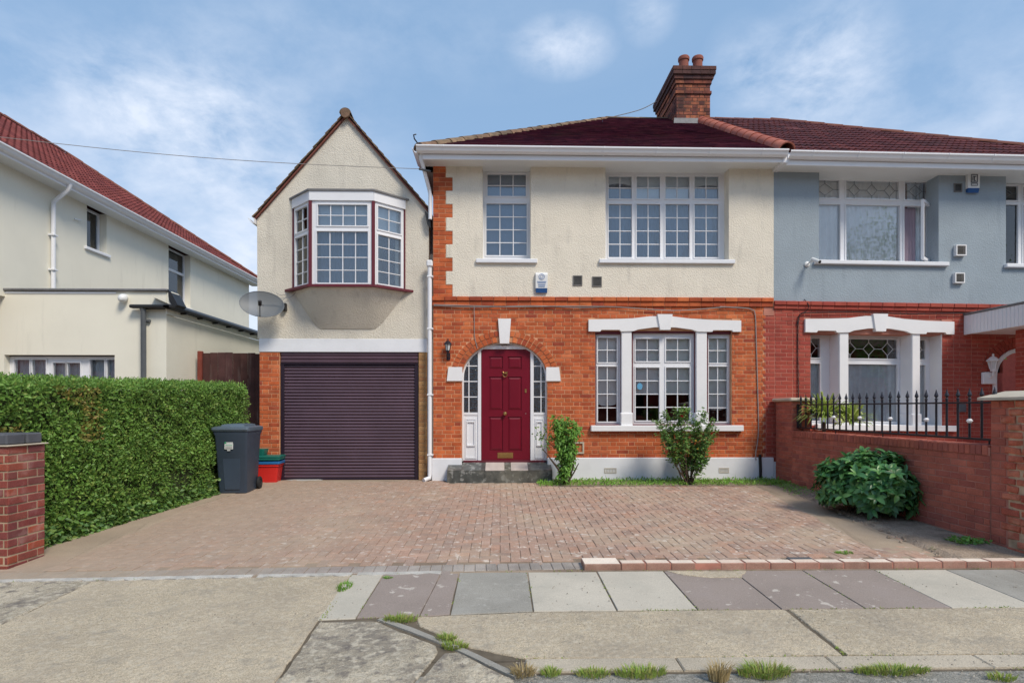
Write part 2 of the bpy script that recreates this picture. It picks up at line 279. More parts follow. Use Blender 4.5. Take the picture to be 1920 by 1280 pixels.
DUST = (.36, .30, .24)
M_ = dict(
 render=pm('cream_roughcast', (.76,.705,.60), .95, .05, 2, bump=.75, bscale=62, bdist=.008, btype='rough', spec=.15, fine=.06, stain=[(1.3,.55,.8,(.50,.46,.40),.4),(7,.56,.75,(.44,.41,.36),.4,(1,1,.18))]),
 render_wing=pm('aged_roughcast', (.68,.635,.545), .95, .06, 2, bump=.75, bscale=62, bdist=.008, btype='rough', spec=.15, fine=.06, stain=[(1.1,.5,.8,(.45,.42,.37),.45),(8,.55,.75,(.42,.39,.34),.45,(1,1,.16))]),
 blue=pm('blue_grey_render', (.31,.365,.41), .9, .07, 1.5, bump=.6, bscale=45, bdist=.006, btype='rough', spec=.2, stain=[(1.2,.55,.8,(.34,.41,.47),.55),(6,.56,.75,(.21,.25,.29),.4,(1,1,.16))]),
 cream=pm('smooth_cream_render', (.80,.77,.66), .9, .03, 1.2, bump=.25, bscale=60, bdist=.004, spec=.2, stain=[(.9,.55,.85,(.62,.60,.52),.35),(5,.58,.8,(.50,.48,.41),.35,(1,1,.15))]),
 brick=pm('orange_brick', (.45,.12,.05), .88, .22, 5, bump=.6, bscale=70, bdist=.004, fine=.18, spec=.25,
   isl=[(.42,.092,.034),(.54,.135,.050),(.48,.11,.038),(.58,.165,.060),(.45,.10,.034),(.31,.062,.034),(.55,.145,.055),(.50,.12,.042),(.38,.08,.033),(.60,.18,.075)],
   stain=[(1.0,.5,.75,(.30,.06,.03),.5),(3,.6,.8,(.55,.22,.10),.35)]),
 mortar=pm('orange_mortar', (.62,.33,.19), .95, .2, 4, bump=.5, bscale=90, spec=.1, stain=[(1.2,.5,.7,(.34,.13,.07),.7)]),
 redbrick=pm('red_painted_brick', (.34,.065,.045), .8, .16, 4, bump=.5, bscale=70, fine=.12, spec=.3,
   isl=[(.30,.05,.036),(.37,.07,.046),(.33,.058,.04),(.40,.082,.055),(.31,.052,.04)], stain=[(1.2,.5,.75,(.25,.05,.04),.5)]),
 redmortar=pm('pale_red_mortar', (.46,.20,.15), .95, .2, 5, bump=.4, spec=.1),
 gardenbrick=pm('garden_wall_brick', (.36,.08,.06), .88, .2, 4, bump=.6, bscale=60, fine=.18, spec=.22,
   isl=[(.38,.115,.08),(.45,.135,.09),(.34,.10,.075),(.48,.15,.10),(.40,.115,.075),(.31,.10,.08)], stain=[(1.4,.5,.8,(.28,.10,.085),.6),(9,.68,.8,(.5,.32,.27),.4)]),
 gardenmortar=pm('garden_wall_mortar', (.42,.19,.145), .95, .25, 6, bump=.5, spec=.1, stain=[(4,.55,.75,(.42,.30,.24),.5)]),
 oldbrick=pm('broken_orange_brick', (.40,.13,.07), .92, .25, 8, bump=1, bscale=35, bdist=.012, fine=.2, spec=.2,
   isl=[(.42,.11,.07),(.50,.15,.085),(.54,.19,.12),(.38,.09,.06)], stain=[(6,.54,.7,(.60,.36,.25),.5)]),
 oldmortar=pm('crumbling_mortar', (.50,.36,.24), .95, .25, 8, bump=1, bscale=30, bdist=.015, spec=.1),
 pillarbrick=pm('pillar_brick', (.25,.055,.04), .88, .25, 5, bump=.6, bscale=60, fine=.2, spec=.25,
   isl=[(.27,.06,.045),(.16,.05,.05),(.31,.07,.04),(.20,.05,.05),(.34,.08,.045),(.14,.05,.055)], stain=[(5,.52,.75,(.38,.27,.24),.65),(2,.45,.7,(.17,.085,.08),.5)]),
 pillarmortar=pm('buff_mortar', (.40,.30,.21), .95, .2, 8, bump=.6, spec=.1),
 yellowbrick=pm('yellow_stock_brick', (.42,.24,.10), .9, .2, 6, bump=.6, fine=.2, spec=.2, isl=[(.38,.20,.085),(.46,.27,.12),(.34,.17,.08)]),
 yellowmortar=pm('yellow_mortar', (.40,.27,.15), .95),
 white=pm('white_upvc', (.78,.79,.82), .35, .02, 2, spec=.5, stain=[(3,.6,.85,(.60,.60,.61),.25)]),
 white_paint=pm('white_masonry_paint', (.76,.78,.82), .75, .04, 3, bump=.25, bscale=30, spec=.25, stain=[(2,.6,.8,(.56,.57,.60),.4),(8,.66,.8,(.42,.40,.37),.35,(1,1,.3))]),
 stone_white=pm('white_painted_stone', (.80,.80,.81), .65, .03, 3, bump=.15, bscale=40, spec=.3, stain=[(4,.6,.8,(.6,.6,.6),.25)]),
 soffit=pm('white_soffit', (.74,.76,.76), .4, .03, 2, spec=.45),
 maroon=pm('maroon_gloss_paint', (.16,.005,.018), .38, .06, 3, spec=.3, coat=.08, bump=.05, bscale=120),
 maroon_trim=pm('maroon_trim_paint', (.13,.018,.030), .5, .1, 5),
 shutter=pm('plum_aluminium', (.095,.058,.080), .32, .12, 2, spec=.6, coat=.15, stain=[(2,.55,.8,(.11,.065,.095),.5),(45,.72,.76,(.5,.48,.48),.6)]),
 shutter_frame=pm('dark_plum_aluminium', (.022,.012,.024), .4, .1, 2, spec=.5),
 brass=pm('brass', (.55,.36,.14), .35, .1, 20, metal=1),
 steel=pm('steel', (.5,.5,.5), .35, .1, 20, metal=1),
 gunmetal=pm('dish_grey', (.17,.185,.20), .5, .06, 5, spec=.45),
 black=pm('black_painted_iron', (.012,.010,.018), .35, .15, 10, spec=.5),
 black_plastic=pm('black_plastic', (.02,.02,.022), .45, .1, 6),
 greypipe=pm('grey_pipe', (.10,.11,.12), .5, .1, 6),
 lead=pm('lead_flashing', (.17,.17,.175), .6, .2, 12, bump=.3),
 leading=pm('window_leading', (.16,.18,.20), .4, .1, 10, metal=.4),
 darkroof=pm('weathered_plum_tile', (.060,.018,.026), .85, .35, 3, bump=.6, bscale=30, fine=.3, spec=.2, isl=[(.085,.018,.040),(.12,.024,.045),(.07,.016,.036),(.14,.032,.05),(.09,.024,.04)], stain=[(1.5,.52,.75,(.055,.045,.035),.6),(.8,.5,.8,(.13,.03,.05),.5)]),
 redroof=pm('red_brown_tile', (.14,.035,.03), .7, .3, 3, bump=.4, fine=.15, spec=.3, isl=[(.105,.026,.027),(.15,.038,.035),(.085,.024,.025),(.175,.048,.042)], stain=[(1.2,.5,.75,(.06,.03,.03),.6)]),
 leftroof=pm('brick_red_tile', (.22,.05,.045), .8, .2, 3, bump=.4, fine=.15, spec=.2, isl=[(.17,.042,.04),(.22,.06,.052),(.13,.036,.036),(.19,.05,.042)], stain=[(.7,.5,.75,(.11,.035,.04),.6)]),
 terracotta=pm('terracotta', (.42,.13,.085), .8, .15, 6, bump=.3, isl=[(.36,.10,.07),(.44,.14,.09),(.32,.09,.06)], stain=[(8,.6,.8,(.2,.08,.06),.4)]),
 potclay=pm('dark_pot_clay', (.26,.085,.06), .85, .2, 6, bump=.3, stain=[(6,.5,.75,(.12,.05,.04),.6)]),
 mossytile=pm('mossy_ridge_tile', (.19,.12,.08), .9, .3, 8, bump=.7, bscale=40, bdist=.01, isl=[(.16,.10,.07),(.22,.13,.08),(.12,.085,.06),(.27,.18,.11)], stain=[(10,.5,.7,(.09,.085,.05),.7)]),
 ridgered=pm('ridge_red', (.18,.06,.045), .8, .2, 8, bump=.3, isl=[(.17,.055,.04),(.20,.07,.045),(.14,.05,.04)]),
 chimneybrick=pm('sooty_chimney_brick', (.30,.12,.07), .92, .3, 8, bump=.8, bscale=50, fine=.2, spec=.2, isl=[(.33,.11,.06),(.42,.15,.08),(.22,.07,.05),(.15,.06,.05),(.36,.12,.07)], stain=[(2.2,.42,.62,(.06,.035,.035),.8)]),
 sootbrick=pm('soot_black_brick', (.07,.035,.035), .92, .3, 8, bump=.8, fine=.2, isl=[(.07,.035,.035),(.12,.05,.04),(.05,.028,.03)]),
 sootmortar=pm('sooty_mortar', (.10,.07,.055), .95),
 glass=glass('window_glass', (.90,.94,.965), .055), glass_low=glass('clear_window_glass', (.985,.99,.99), .015), glass_dim=glass('dim_hall_glass', (.35,.38,.40), .03), glass_dark=glass('textured_door_glass', (.35,.42,.46), .12, .05, .01),
 blind=pm('white_blind', (.90,.91,.91), .8, .04, 3), blind_blue=pm('blue_grey_blind', (.26,.33,.44), .8, .08, 1.5), net=pm('net_curtain', (.90,.91,.91), .9, .05, 4), net_grey=pm('grey_net_curtain', (.70,.76,.80), .9, .12, 9),
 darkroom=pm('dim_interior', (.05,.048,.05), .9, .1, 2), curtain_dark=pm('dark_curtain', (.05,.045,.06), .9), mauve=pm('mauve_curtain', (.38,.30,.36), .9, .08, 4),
 paver=pm('red_brown_paver', (.26,.16,.125), .9, .12, 3, bump=.5, bscale=60, fine=.22, spec=.2,
   isl=[(.38,.255,.20),(.42,.28,.215),(.33,.235,.19),(.44,.265,.19),(.36,.26,.205),(.40,.26,.195)], stain=[(.6,.47,.66,(.46,.365,.27),.8),(1.6,.56,.8,(.33,.265,.22),.6),(13,.57,.66,(.64,.58,.51),.75),(5,.55,.7,(.30,.24,.20),.4)], zone=(-.6, -3.6, (.38,.29,.22), .85)),
 paver_grey=pm('grey_border_paver', (.19,.16,.145), .9, .2, 3, bump=.5, fine=.2, isl=[(.30,.265,.235),(.35,.31,.275),(.31,.26,.235)], stain=[(14,.66,.78,(.45,.42,.38),.5)], zone=(-1.6, -3.4, (.36,.29,.22), .9)),
 joint=pm('sandy_joint', (.22,.165,.12), .95, .25, 4, bump=.4, stain=[(.6,.47,.66,(.40,.315,.23),.9)], zone=(-.6, -3.4, (.35,.27,.20), .95)),
 sand=pm('dried_cement_dust', (.37,.295,.22), .95, .12, 2, bump=.4, bscale=50, fine=.15, spec=.1, stain=[(1.2,.5,.75,(.36,.27,.21),.7),(10,.64,.76,(.56,.50,.43),.5)]),
 concrete=pm('worn_concrete', (.48,.405,.295), .95, .15, 1.5, bump=1.0, bscale=34, bdist=.014, fine=.42, spec=.15, stain=[(1.6,.42,.66,(.36,.305,.235),.7),(26,.5,.66,(.58,.52,.41),.55),(17,.52,.7,(.33,.29,.235),.55),(5,.56,.72,(.27,.245,.205),.6)]),
 concrete_old=pm('crumbling_concrete', (.44,.385,.295), .95, .24, 3, bump=1.0, bscale=24, bdist=.026, fine=.4, spec=.15, stain=[(2.6,.45,.66,(.22,.195,.165),.8),(18,.5,.62,(.60,.54,.43),.75),(10,.53,.64,(.17,.15,.135),.75)]),
 kerb=pm('kerb_concrete', (.44,.385,.30), .95, .14, 3, bump=.7, bscale=50, bdist=.006, fine=.25, stain=[(6,.5,.75,(.26,.235,.20),.5)]),
 lip=pm('pale_cement_lip', (.46,.44,.40), .95, .25, 6, bump=1, bscale=25, bdist=.012, fine=.2),
 slab_light=pm('light_paving', (.49,.45,.375), .9, .09, 2, bump=.4, bscale=90, fine=.14, stain=[(2.2,.5,.75,(.40,.38,.32),.6),(14,.60,.7,(.36,.34,.29),.5)]),
 slab_brown=pm('purple_brown_paving', (.29,.24,.21), .9, .09, 2, bump=.4, bscale=90, fine=.16, stain=[(9,.62,.66,(.55,.50,.44),.8),(2,.55,.8,(.28,.24,.23),.5)]),
 slab_blue=pm('blue_grey_paving', (.30,.285,.25), .9, .12, 2, bump=.4, bscale=90, fine=.18, stain=[(2.5,.5,.75,(.38,.365,.33),.6),(16,.6,.7,(.44,.42,.38),.5)]),
 dirt=pm('dark_joint_dirt', (.13,.105,.075), .95, .3, 8, bump=.8),
 soil=pm('garden_soil', (.33,.26,.20), .97, .3, 6, bump=1, bscale=22, bdist=.03, fine=.4, spec=.1, stain=[(12,.6,.75,(.24,.20,.16),.6)]),
 mortar_grit=pm('loose_grit', (.42,.38,.31), .95, .2, 20, isl=[(.50,.45,.37),(.22,.20,.17),(.40,.35,.28),(.28,.24,.2)]),
 asphalt=pm('road_asphalt', (.25,.24,.21), .95, .2, 2, bump=1, bscale=60, bdist=.012, fine=.5, spec=.2, stain=[(30,.5,.66,(.46,.43,.38),.7)]),
 earth=pm('far_ground', (.15,.14,.10), .95, .3, .5),
 marble=pm('green_marble_tile', (.075,.082,.078), .35, .3, 8, fine=.1, spec=.5, stain=[(9,.55,.62,(.42,.43,.41),.55),(2,.45,.7,(.20,.19,.15),.7)]),
 marble_pink=pm('pale_marble_tile', (.52,.46,.42), .5, .12, 6, stain=[(4,.5,.75,(.38,.34,.30),.5)]),
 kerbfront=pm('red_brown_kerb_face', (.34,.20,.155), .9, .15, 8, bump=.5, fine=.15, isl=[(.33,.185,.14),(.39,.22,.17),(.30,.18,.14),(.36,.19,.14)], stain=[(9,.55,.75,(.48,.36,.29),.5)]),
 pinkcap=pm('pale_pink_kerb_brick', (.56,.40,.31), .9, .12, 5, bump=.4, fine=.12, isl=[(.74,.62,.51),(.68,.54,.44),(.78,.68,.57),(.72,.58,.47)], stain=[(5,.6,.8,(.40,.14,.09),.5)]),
 mat=pm('brown_doormat', (.16,.105,.065), .95, .2, 30, bump=.8, bscale=200),
 capstone=pm('sandstone_cap', (.50,.44,.35), .9, .12, 5, bump=.4, stain=[(4,.55,.8,(.30,.26,.21),.5)]),
 slatecap=pm('blue_engineering_brick', (.075,.08,.095), .8, .2, 5, bump=.4, isl=[(.07,.075,.09),(.10,.105,.12)], stain=[(6,.6,.8,(.2,.19,.17),.5)]),
 bin=pm('dark_blue_bin_plastic', (.045,.066,.10), .42, .08, 3, spec=.45, bump=.1, bscale=200), binlid=pm('bin_lid_plastic', (.09,.125,.165), .5, .1, 3, spec=.5),
 rubber=pm('rubber', (.02,.02,.02), .7), red_plastic=pm('red_plastic', (.60,.025,.02), .45, .05, 3), blue_plastic=pm('blue_plastic', (.02,.14,.36), .4), green_plastic=pm('green_plastic', (.012,.15,.12), .4, .08, 3),
 fence=pm('brown_fence_board', (.075,.030,.026), .85, .3, 4, bump=.5, isl=[(.06,.024,.022),(.085,.034,.028),(.07,.03,.03)], stain=[(9,.55,.75,(.22,.17,.15),.6,(1,1,.12))]),
 fencepost=pm('red_fence_post', (.20,.045,.03), .8, .2, 6),
 leaf_hedge=leafmat('hedge_leaf', [(.11,.24,.045),(.19,.36,.07),(.08,.17,.035),(.26,.45,.10),(.14,.28,.05),(.26,.35,.08),(.17,.32,.06)]),
 leaf_brown=leafmat('hedge_leaf_tan', [(.34,.24,.07),(.25,.30,.07),(.26,.19,.06)]),
 hedgecore=pm('hedge_inner_shade', (.035,.045,.015), .95, .4, 20, bump=1),  # near-black green standing in for shade inside hedge and shrub
 leaf_bush=leafmat('laurel_like_leaf', [(.065,.20,.075),(.11,.30,.09),(.05,.15,.065),(.18,.39,.10),(.08,.24,.085)], .35, .45),
 leaf_rose=leafmat('rose_leaf', [(.09,.20,.05),(.16,.31,.06),(.12,.24,.08),(.24,.34,.07),(.08,.17,.06)]),
 leaf_bright=leafmat('young_leaf', [(.15,.33,.055),(.22,.43,.07),(.11,.26,.045),(.20,.36,.08)]),
 grass=leafmat('grass_blade', [(.17,.38,.05),(.24,.48,.07),(.13,.29,.04),(.28,.42,.09)]),
 grass_dry=leafmat('dry_grass_blade', [(.48,.38,.20),(.40,.30,.14),(.55,.46,.26)]),
 weed=leafmat('weed_blade', [(.22,.36,.06),(.32,.44,.09),(.36,.33,.12),(.17,.29,.05)]),
 yucca=leafmat('yucca_leaf', [(.34,.46,.08),(.50,.58,.15),(.22,.34,.06),(.58,.60,.24)]),
 stem=pm('woody_stem', (.075,.05,.035), .9, .3, 20, bump=.5), stem_green=pm('green_stem', (.10,.13,.04), .8, .2, 20),
 petal=pm('red_petal', (.55,.02,.04), .5, .15, 20), yellowleaf=pm('yellowed_leaf', (.55,.38,.03), .6),
 alarm_white=pm('alarm_casing', (.76,.77,.77), .4, .02, 5), alarm_blue=pm('alarm_blue', (.02,.09,.27), .35), ink=pm('printed_blue_ink', (.10,.20,.42), .6), ink_dark=pm('printed_dark_ink', (.05,.06,.09), .6),
 greyvent=pm('grey_vent', (.15,.145,.14), .7, .15, 20), cable=pm('grey_cable', (.30,.28,.27), .6), cable_black=pm('black_cable', (.015,.013,.015), .5), tawny=pm('tan_air_brick', (.5,.47,.42), .9),
 lampglass=pm('frosted_lamp_glass', (.6,.62,.62), .2, .05, 4), sticker=pm('bin_sticker', (.62,.65,.64), .5), stick_green=pm('sticker_green', (.05,.30,.16), .5), stickerblue=pm('pale_blue_sticker', (.12,.36,.58), .4),
 redpaint=pm('red_tiled_step', (.40,.045,.03), .5, .1, 4), patchwhite=pm('spilt_cement', (.42,.42,.40), .9, .15, 6, bump=.4),
)
# ------------------------------------------------------------------ brick laying
_MC = {}
def brick_mesh(L_, H_, T_, mat, name='brick', rough=0.0):
    key = (round(L_, 3), round(H_, 3), round(T_, 3), mat.name, name)
    if key not in _MC:
        mb = MB(); brick_into(mb, L_, H_, T_)
        _MC[key] = mb.mesh(name, mat)
    return _MC[key]
def brick_into(mb, L_, H_, T_, M=None, c=.0045, jit=0.0):
    """local brick: x length centred, z height from 0, face at y=0 looking -y, chamfered arrises"""
    a, b = -L_/2, L_/2; c = min(c, L_/4, H_/4)
    vs = [(a, T_, 0), (b, T_, 0), (b, T_, H_), (a, T_, H_), (a, c, 0), (b, c, 0), (b, c, H_), (a, c, H_), (a+c, 0, c), (b-c, 0, c), (b-c, 0, H_-c), (a+c, 0, H_-c)]
    if jit: vs = [(x + U(-jit, jit), y + U(-jit, jit)*.6, z + U(-jit, jit)) if i > 3 else (x, y, z) for i, (x, y, z) in enumerate(vs)]
    fs = [(8,9,10,11), (4,5,9,8), (5,6,10,9), (6,7,11,10), (7,4,8,11), (0,1,5,4), (1,2,6,5), (2,3,7,6), (3,0,4,7)]
    if M is not None: vs = [M @ Vector(v) for v in vs]
    mb.add(vs, fs)
def lay_bricks(parent, O, ang, z0, n, course, intervals, mat, bond='flemish', T=.05, gap=.010, limit=300, Ls=.225, name='brick', score=None, prot=0.0, jit=0.0):
    """courses of bricks over the given free intervals; the largest `limit` are objects, the rest one joined part"""
    Rm = Matrix.Translation(O) @ Matrix.Rotation(ang, 4, 'Z'); items = []
    for k in range(n):
        zc = z0 + k*course; segs = intervals(zc + course/2)
        if not segs: continue
        if bond == 'flemish': pat = [Ls, Ls/2]; off = 0 if k % 2 else Ls*.75
        elif bond == 'english': pat = [Ls] if k % 2 else [Ls/2]; off = 0 if k % 2 else Ls/4
        elif bond == 'header': pat = [Ls/3]; off = 0
        else: pat = [Ls]; off = (Ls/2 if k % 2 else 0)
        xa = min(s[0] for s in segs); xb = max(s[1] for s in segs)
        x = xa - off; i = 0
        while x < xb:
            w = pat[i % len(pat)]; i += 1
            for (sa, sb) in segs:
                a, b = max(x, sa), min(x+w, sb)
                if b - a > .02: items.append((a, b, zc))
            x += w
    if score: items.sort(key=score)
    else: items.sort(key=lambda t: -(t[1]-t[0]) + 1e-3*R())
    rest = MB()
    for q, (a, b, zc) in enumerate(items):
        L_ = b - a - gap; H_ = course - gap
        M = Rm @ Matrix.Translation(((a+b)/2 + U(-.001, .001), -prot + U(-.0022, .0022), zc + gap/2 + U(-.001, .001))) @ Matrix.Rotation(U(-.004, .004), 4, 'Y')
        if jit: M = M @ Matrix.Translation((0, U(-jit, jit), 0)) @ Matrix.Rotation(U(-.03, .03), 4, 'Z')
        if q < limit: put(name, brick_mesh(L_, H_, T, mat, name), parent, M)
        else: brick_into(rest, L_, H_, T, M)
    if rest.v: rest.build(name + '_courses', mat, parent, kind='stuff')
    return items

def cut(segs, a, b):
    out = []
    for s, e in segs:
        if b <= s or a >= e: out.append((s, e)); continue
        if a > s: out.append((s, a))
        if b < e: out.append((b, e))
    return out

# ------------------------------------------------------------------ windows
def px_rect(p0, p1, q0, q1, Y):
    m = (p0+p1)/2; return (X(p0, Y), X(p1, Y), Z(m, q1, Y), Z(m, q0, Y))
def pane_mesh(w, h, mat):
    key = ('pane', round(w, 3), round(h, 3), mat.name)
    if key not in _MC: _MC[key] = MB().box(-w/2, w/2, 0, .004, -h/2, h/2).mesh('pane', mat)
    return _MC[key]
def window(parent, rect, lights, Y, M=None, mat='white', gmat='glass', dep=.06, bar=.017, name='window', bead=True, label=None):
    """frame mesh with one sub-part pane per lit square; lights = (x0,x1,z0,z1,nx,nz)"""
    M = M or Matrix.Identity(4); x0, x1, z0, z1 = rect; mb = MB()
    mb.holes(x0, x1, z0, z1, [l[:4] for l in lights], Y, Y+dep)
    if bead:
        for l in lights:
            a, b, c, d = l[:4]; w = .022
            mb.holes(a-w, b+w, c-w, d+w, [(a, b, c, d)], Y-.014, Y-.002)
    fr = mb.build(name, M_[mat], parent, M, label=label)
    for l in lights:
        a, b, c, d, nx, nz = l
        if nx*nz > 1:
            g = MB()
            for i in range(1, nx): x = a+(b-a)*i/nx; g.cbox(x-bar/2, x+bar/2, Y+.010, Y+.040, c, d, .004)
            for j in range(1, nz): z = c+(d-c)*j/nz; g.cbox(a, b, Y+.012, Y+.038, z-bar/2, z+bar/2, .004)
            g.build('glazing_bars', M_[mat], fr, M)
        if nx*nz > 0:
            w, h = (b-a)/nx, (d-c)/nz
            for i in range(nx):
                for j in range(nz):
                    P = M @ Matrix.Translation((a+w*(i+.5), Y+.024, c+h*(j+.5))) @ Matrix.Rotation(U(-.006, .006), 4, 'X') @ Matrix.Rotation(U(-.006, .006), 4, 'Z')
                    put('pane', pane_mesh(w-.001, h-.001, M_[gmat]), fr, P)
    return fr
def curtain(parent, x0, x1, z0, z1, Y, mat, amp=.02, waves=12, M=None, name='curtain', sway=0.0):
    n = int(waves*8); vs = []; fs = []; nz = 5; ph = U(0, 6)
    for j in range(nz):
        t = j/(nz-1); z = z1 + (z0-z1)*t
        for i in range(n+1):
            s = i/n; x = x0+(x1-x0)*s
            y = Y + amp*(.5+.6*t)*sin(2*pi*waves*s + ph + .8*sin(7*s)) + .4*amp*sin(2*pi*waves*.37*s + 1)
            vs.append((x + sway*t*(1-s), y, z))
    for j in range(nz-1):
        for i in range(n): a = j*(n+1)+i; fs.append((a, a+1, a+n+2, a+n+1))
    return MB().add(vs, fs).build(name, M_[mat], parent, M, smooth=True)
def sheet(parent, x0, x1, z0, z1, Y, mat, name='blind', M=None, slats=0, curve=0.0):
    mb = MB()
    if slats:
        for i in range(slats):
            z = z0+(z1-z0)*(i+.5)/slats; h = (z1-z0)/slats
            mb.add([(x0, Y, z-h*.48), (x1, Y, z-h*.48), (x1, Y+.008, z+h*.52), (x0, Y+.008, z+h*.52)], [(0,1,2,3)])
    else:
        n = 12
        for i in range(n):
            a, b = x0+(x1-x0)*i/n, x0+(x1-x0)*(i+1)/n
            f = lambda x: curve*(1-(2*(x-x0)/(x1-x0)-1)**2)
            mb.add([(a, Y, z0-f(a)), (b, Y, z0-f(b)), (b, Y, z1), (a, Y, z1)], [(0,1,2,3)])
    return mb.build(name, M_[mat], parent, M)
def leads(parent, a, b, c, d, Y, nd, mat='leading', r=.004):
    """leaded light: middle line with diamonds"""
    mb = MB(); zc = (c+d)/2; w = (b-a)/nd; dw = w*.30; dh = (d-c)*.33
    def bar(p, q): mb.tube([(p[0], Y, p[1]), (q[0], Y, q[1])], r, 4)
    xs = []
    for i in range(nd):
        x = a + w*(i+.5); xs.append(x)
        for s in ((-1, 1), (1, 1), (1, -1), (-1, -1)):
            bar((x+s[0]*dw, zc), (x, zc+s[1]*dh))
        bar((x, zc+dh), (x, d)); bar((x, zc-dh), (x, c))
    ends = [a] + [v for x in xs for v in (x-dw, x+dw)] + [b]
    for i in range(0, len(ends), 2): bar((ends[i], zc), (ends[i+1], zc))
    return mb.build('leading', M_[mat], parent)

# ------------------------------------------------------------------ roof tiles
def tile_mesh(w, g, th, mat, rolls=0, name='roof_tile'):
    key = ('tile', w, g, th, mat.name, rolls, name)
    if key in _MC: return _MC[key]
    mb = MB(); prof = []
    if rolls:
        rw = w/rolls
        for r in range(rolls):
            x = -w/2 + rw*r
            prof += [(x+.002, .018), (x+.22*rw, .034), (x+.45*rw, .018), (x+.5*rw, .0), (x+.94*rw, .0)]
        prof.append((w/2-.002, .012))
    else: prof = [(-w/2+.002, 0), (w/2-.002, 0)]
    n = len(prof); g2 = g*1.12
    # lower edge lifted by the tile thickness, upper edge tucked under the next
    vs = [(x, 0, z+th+.016) for x, z in prof] + [(x, g2, z+.004) for x, z in prof] + [(x, 0, z+.012) for x, z in prof]
    fs = [(i, i+1, n+i+1, n+i) for i in range(n-1)] + [(2*n+i, 2*n+i+1, i+1, i) for i in range(n-1)]
    fs += [(0, n, 2*n), (n-1, 3*n-1, 2*n-1)]
    _MC[key] = mb.add(vs, fs).mesh(name, mat); return _MC[key]
def lay_tiles(parent, O, u, v, inside, w, g, mat, umax, vmax, th=.012, rolls=0, limit=300, stagger=False, name='roof_tile', near=None, umin=0.0):
    u = Vector(u).normalized(); v = Vector(v).normalized(); n = u.cross(v); base = Matrix((u, v, n)).transposed().to_4x4(); O = Vector(O); its = []
    for j in range(int(vmax/g)+1):
        for i in range(int((umax-umin)/w)+2):
            s = umin + i*w + (w/2 if stagger and j % 2 else 0) + w/2; t = j*g
            if inside(s, t + g*.5): its.append((s, t))
    CP = Vector((0, -DIST, CAM_Z)); its.sort(key=lambda q: (O+u*q[0]+v*q[1]-CP).length)
    me = tile_mesh(w, g, th, mat, rolls, name); rest = MB(); src = [tuple(x.co) for x in me.vertices]; sf = [tuple(p.vertices) for p in me.polygons]
    for k, (s, t) in enumerate(its):
        M = Matrix.Translation(O+u*s+v*t) @ base @ Matrix.Rotation(U(-.006, .006), 4, 'Z') @ Matrix.Translation((0, U(-.004, .004), U(0, .004)))
        if k < limit: put(name, me, parent, M)
        else: rest.add([M @ Vector(p) for p in src], sf)
    if rest.v: rest.build(name + '_courses', mat, parent, kind='stuff')
def cap_tiles(parent, A, B, r, seg, mat, name='ridge_tile', over=.02, sq=.8):
    """half-round capping tiles laid along A->B"""
    A, B = Vector(A), Vector(B); d = B-A; L_ = d.length; n = max(1, int(L_/seg)); d.normalize(); side = d.cross(Vector((0, 0, 1))).normalized(); up = side.cross(d)
    key = ('cap', r, round(L_/n, 3), mat.name, name)
    if key not in _MC:
        ln = L_/n; vs = []; K = 8
        for (y, rr) in ((0, r*1.06), (ln+over, r*.94)):
            for k in range(K+1): a = pi*k/K; vs.append((rr*cos(a), y, rr*sin(a)*sq))
        for (y, rr) in ((0, r*.88), (ln+over, r*.8)):
            for k in range(K+1): a = pi*k/K; vs.append((rr*cos(a), y, rr*sin(a)*sq))
        fs = [(k, k+1, K+1+k+1, K+1+k) for k in range(K)] + [(2*K+2+k+1, 2*K+2+k, 3*K+3+k, 3*K+4+k) for k in range(K)] + [(k+1, k, 2*K+2+k, 2*K+3+k) for k in range(K)]
        _MC[key] = MB().add(vs, fs).mesh(name, mat, smooth=True)
    base = Matrix((side, d, up)).transposed().to_4x4()
    for i in range(n):
        M = Matrix.Translation(A + d*(L_*i/n)) @ base @ Matrix.Rotation(U(-.012, .012), 4, 'Z') @ Matrix.Translation((U(-.004, .004), 0, U(-.003, .004)))
        put(name, _MC[key], parent, M)
def gutter(parent, A, B, w, h, mat='white', nclip=0, name='gutter', back=(0, 1, 0), clips=True, ogee=True):
    """gutter trough from A to B (top back edge), opening upwards; clips as children"""
    A, B = Vector(A), Vector(B); d = (B-A).normalized(); bk = Vector(back); up = Vector((0, 0, 1))
    prof = [(0, 0), (0, -h), (-.35*w, -h), (-.62*w, -.80*h), (-.80*w, -.42*h), (-w, -.22*h), (-w, 0), (-w+.008, 0), (-w+.012, -.2*h), (-.7*w, -.5*h), (-.3*w, -h+.012), (-.01, -h+.012), (-.01, 0)]
    n = len(prof); vs = [P + bk*x + up*z for P in (A, B) for x, z in prof]
    fs = [(i, (i+1) % n, (i+1) % n + n, i+n) for i in range(n)] + [tuple(range(n-1, -1, -1)), tuple(range(n, 2*n))]
    g = MB().add(vs, fs).build(name, M_[mat], parent)
    L_ = (B-A).length
    for k in range(nclip):
        P = A + d*(L_*(k+.5)/nclip); e = .006
        q = [P + bk*(x*1.0 + (-e if x < -.01 else 0)) + up*(z - (e if z < -.01 else 0)) for x, z in prof[:7]]
        MB().extr(q, d*.022).build('gutter_clip', M_[mat], g)
    return g
def downpipe(parent, pts, r, mat='white', clips=(), name='downpipe', shoe=None):
    p = MB().tube(pts, r, 12).build(name, M_[mat], parent, smooth=True)
    for z in clips:
        x, y = pts[-1][0], pts[-1][1]
        MB().box(x-r-.014, x+r+.014, y-r-.004, y+r+.012, z-.014, z+.014).build('pipe_clip', M_[mat], p)
    return p
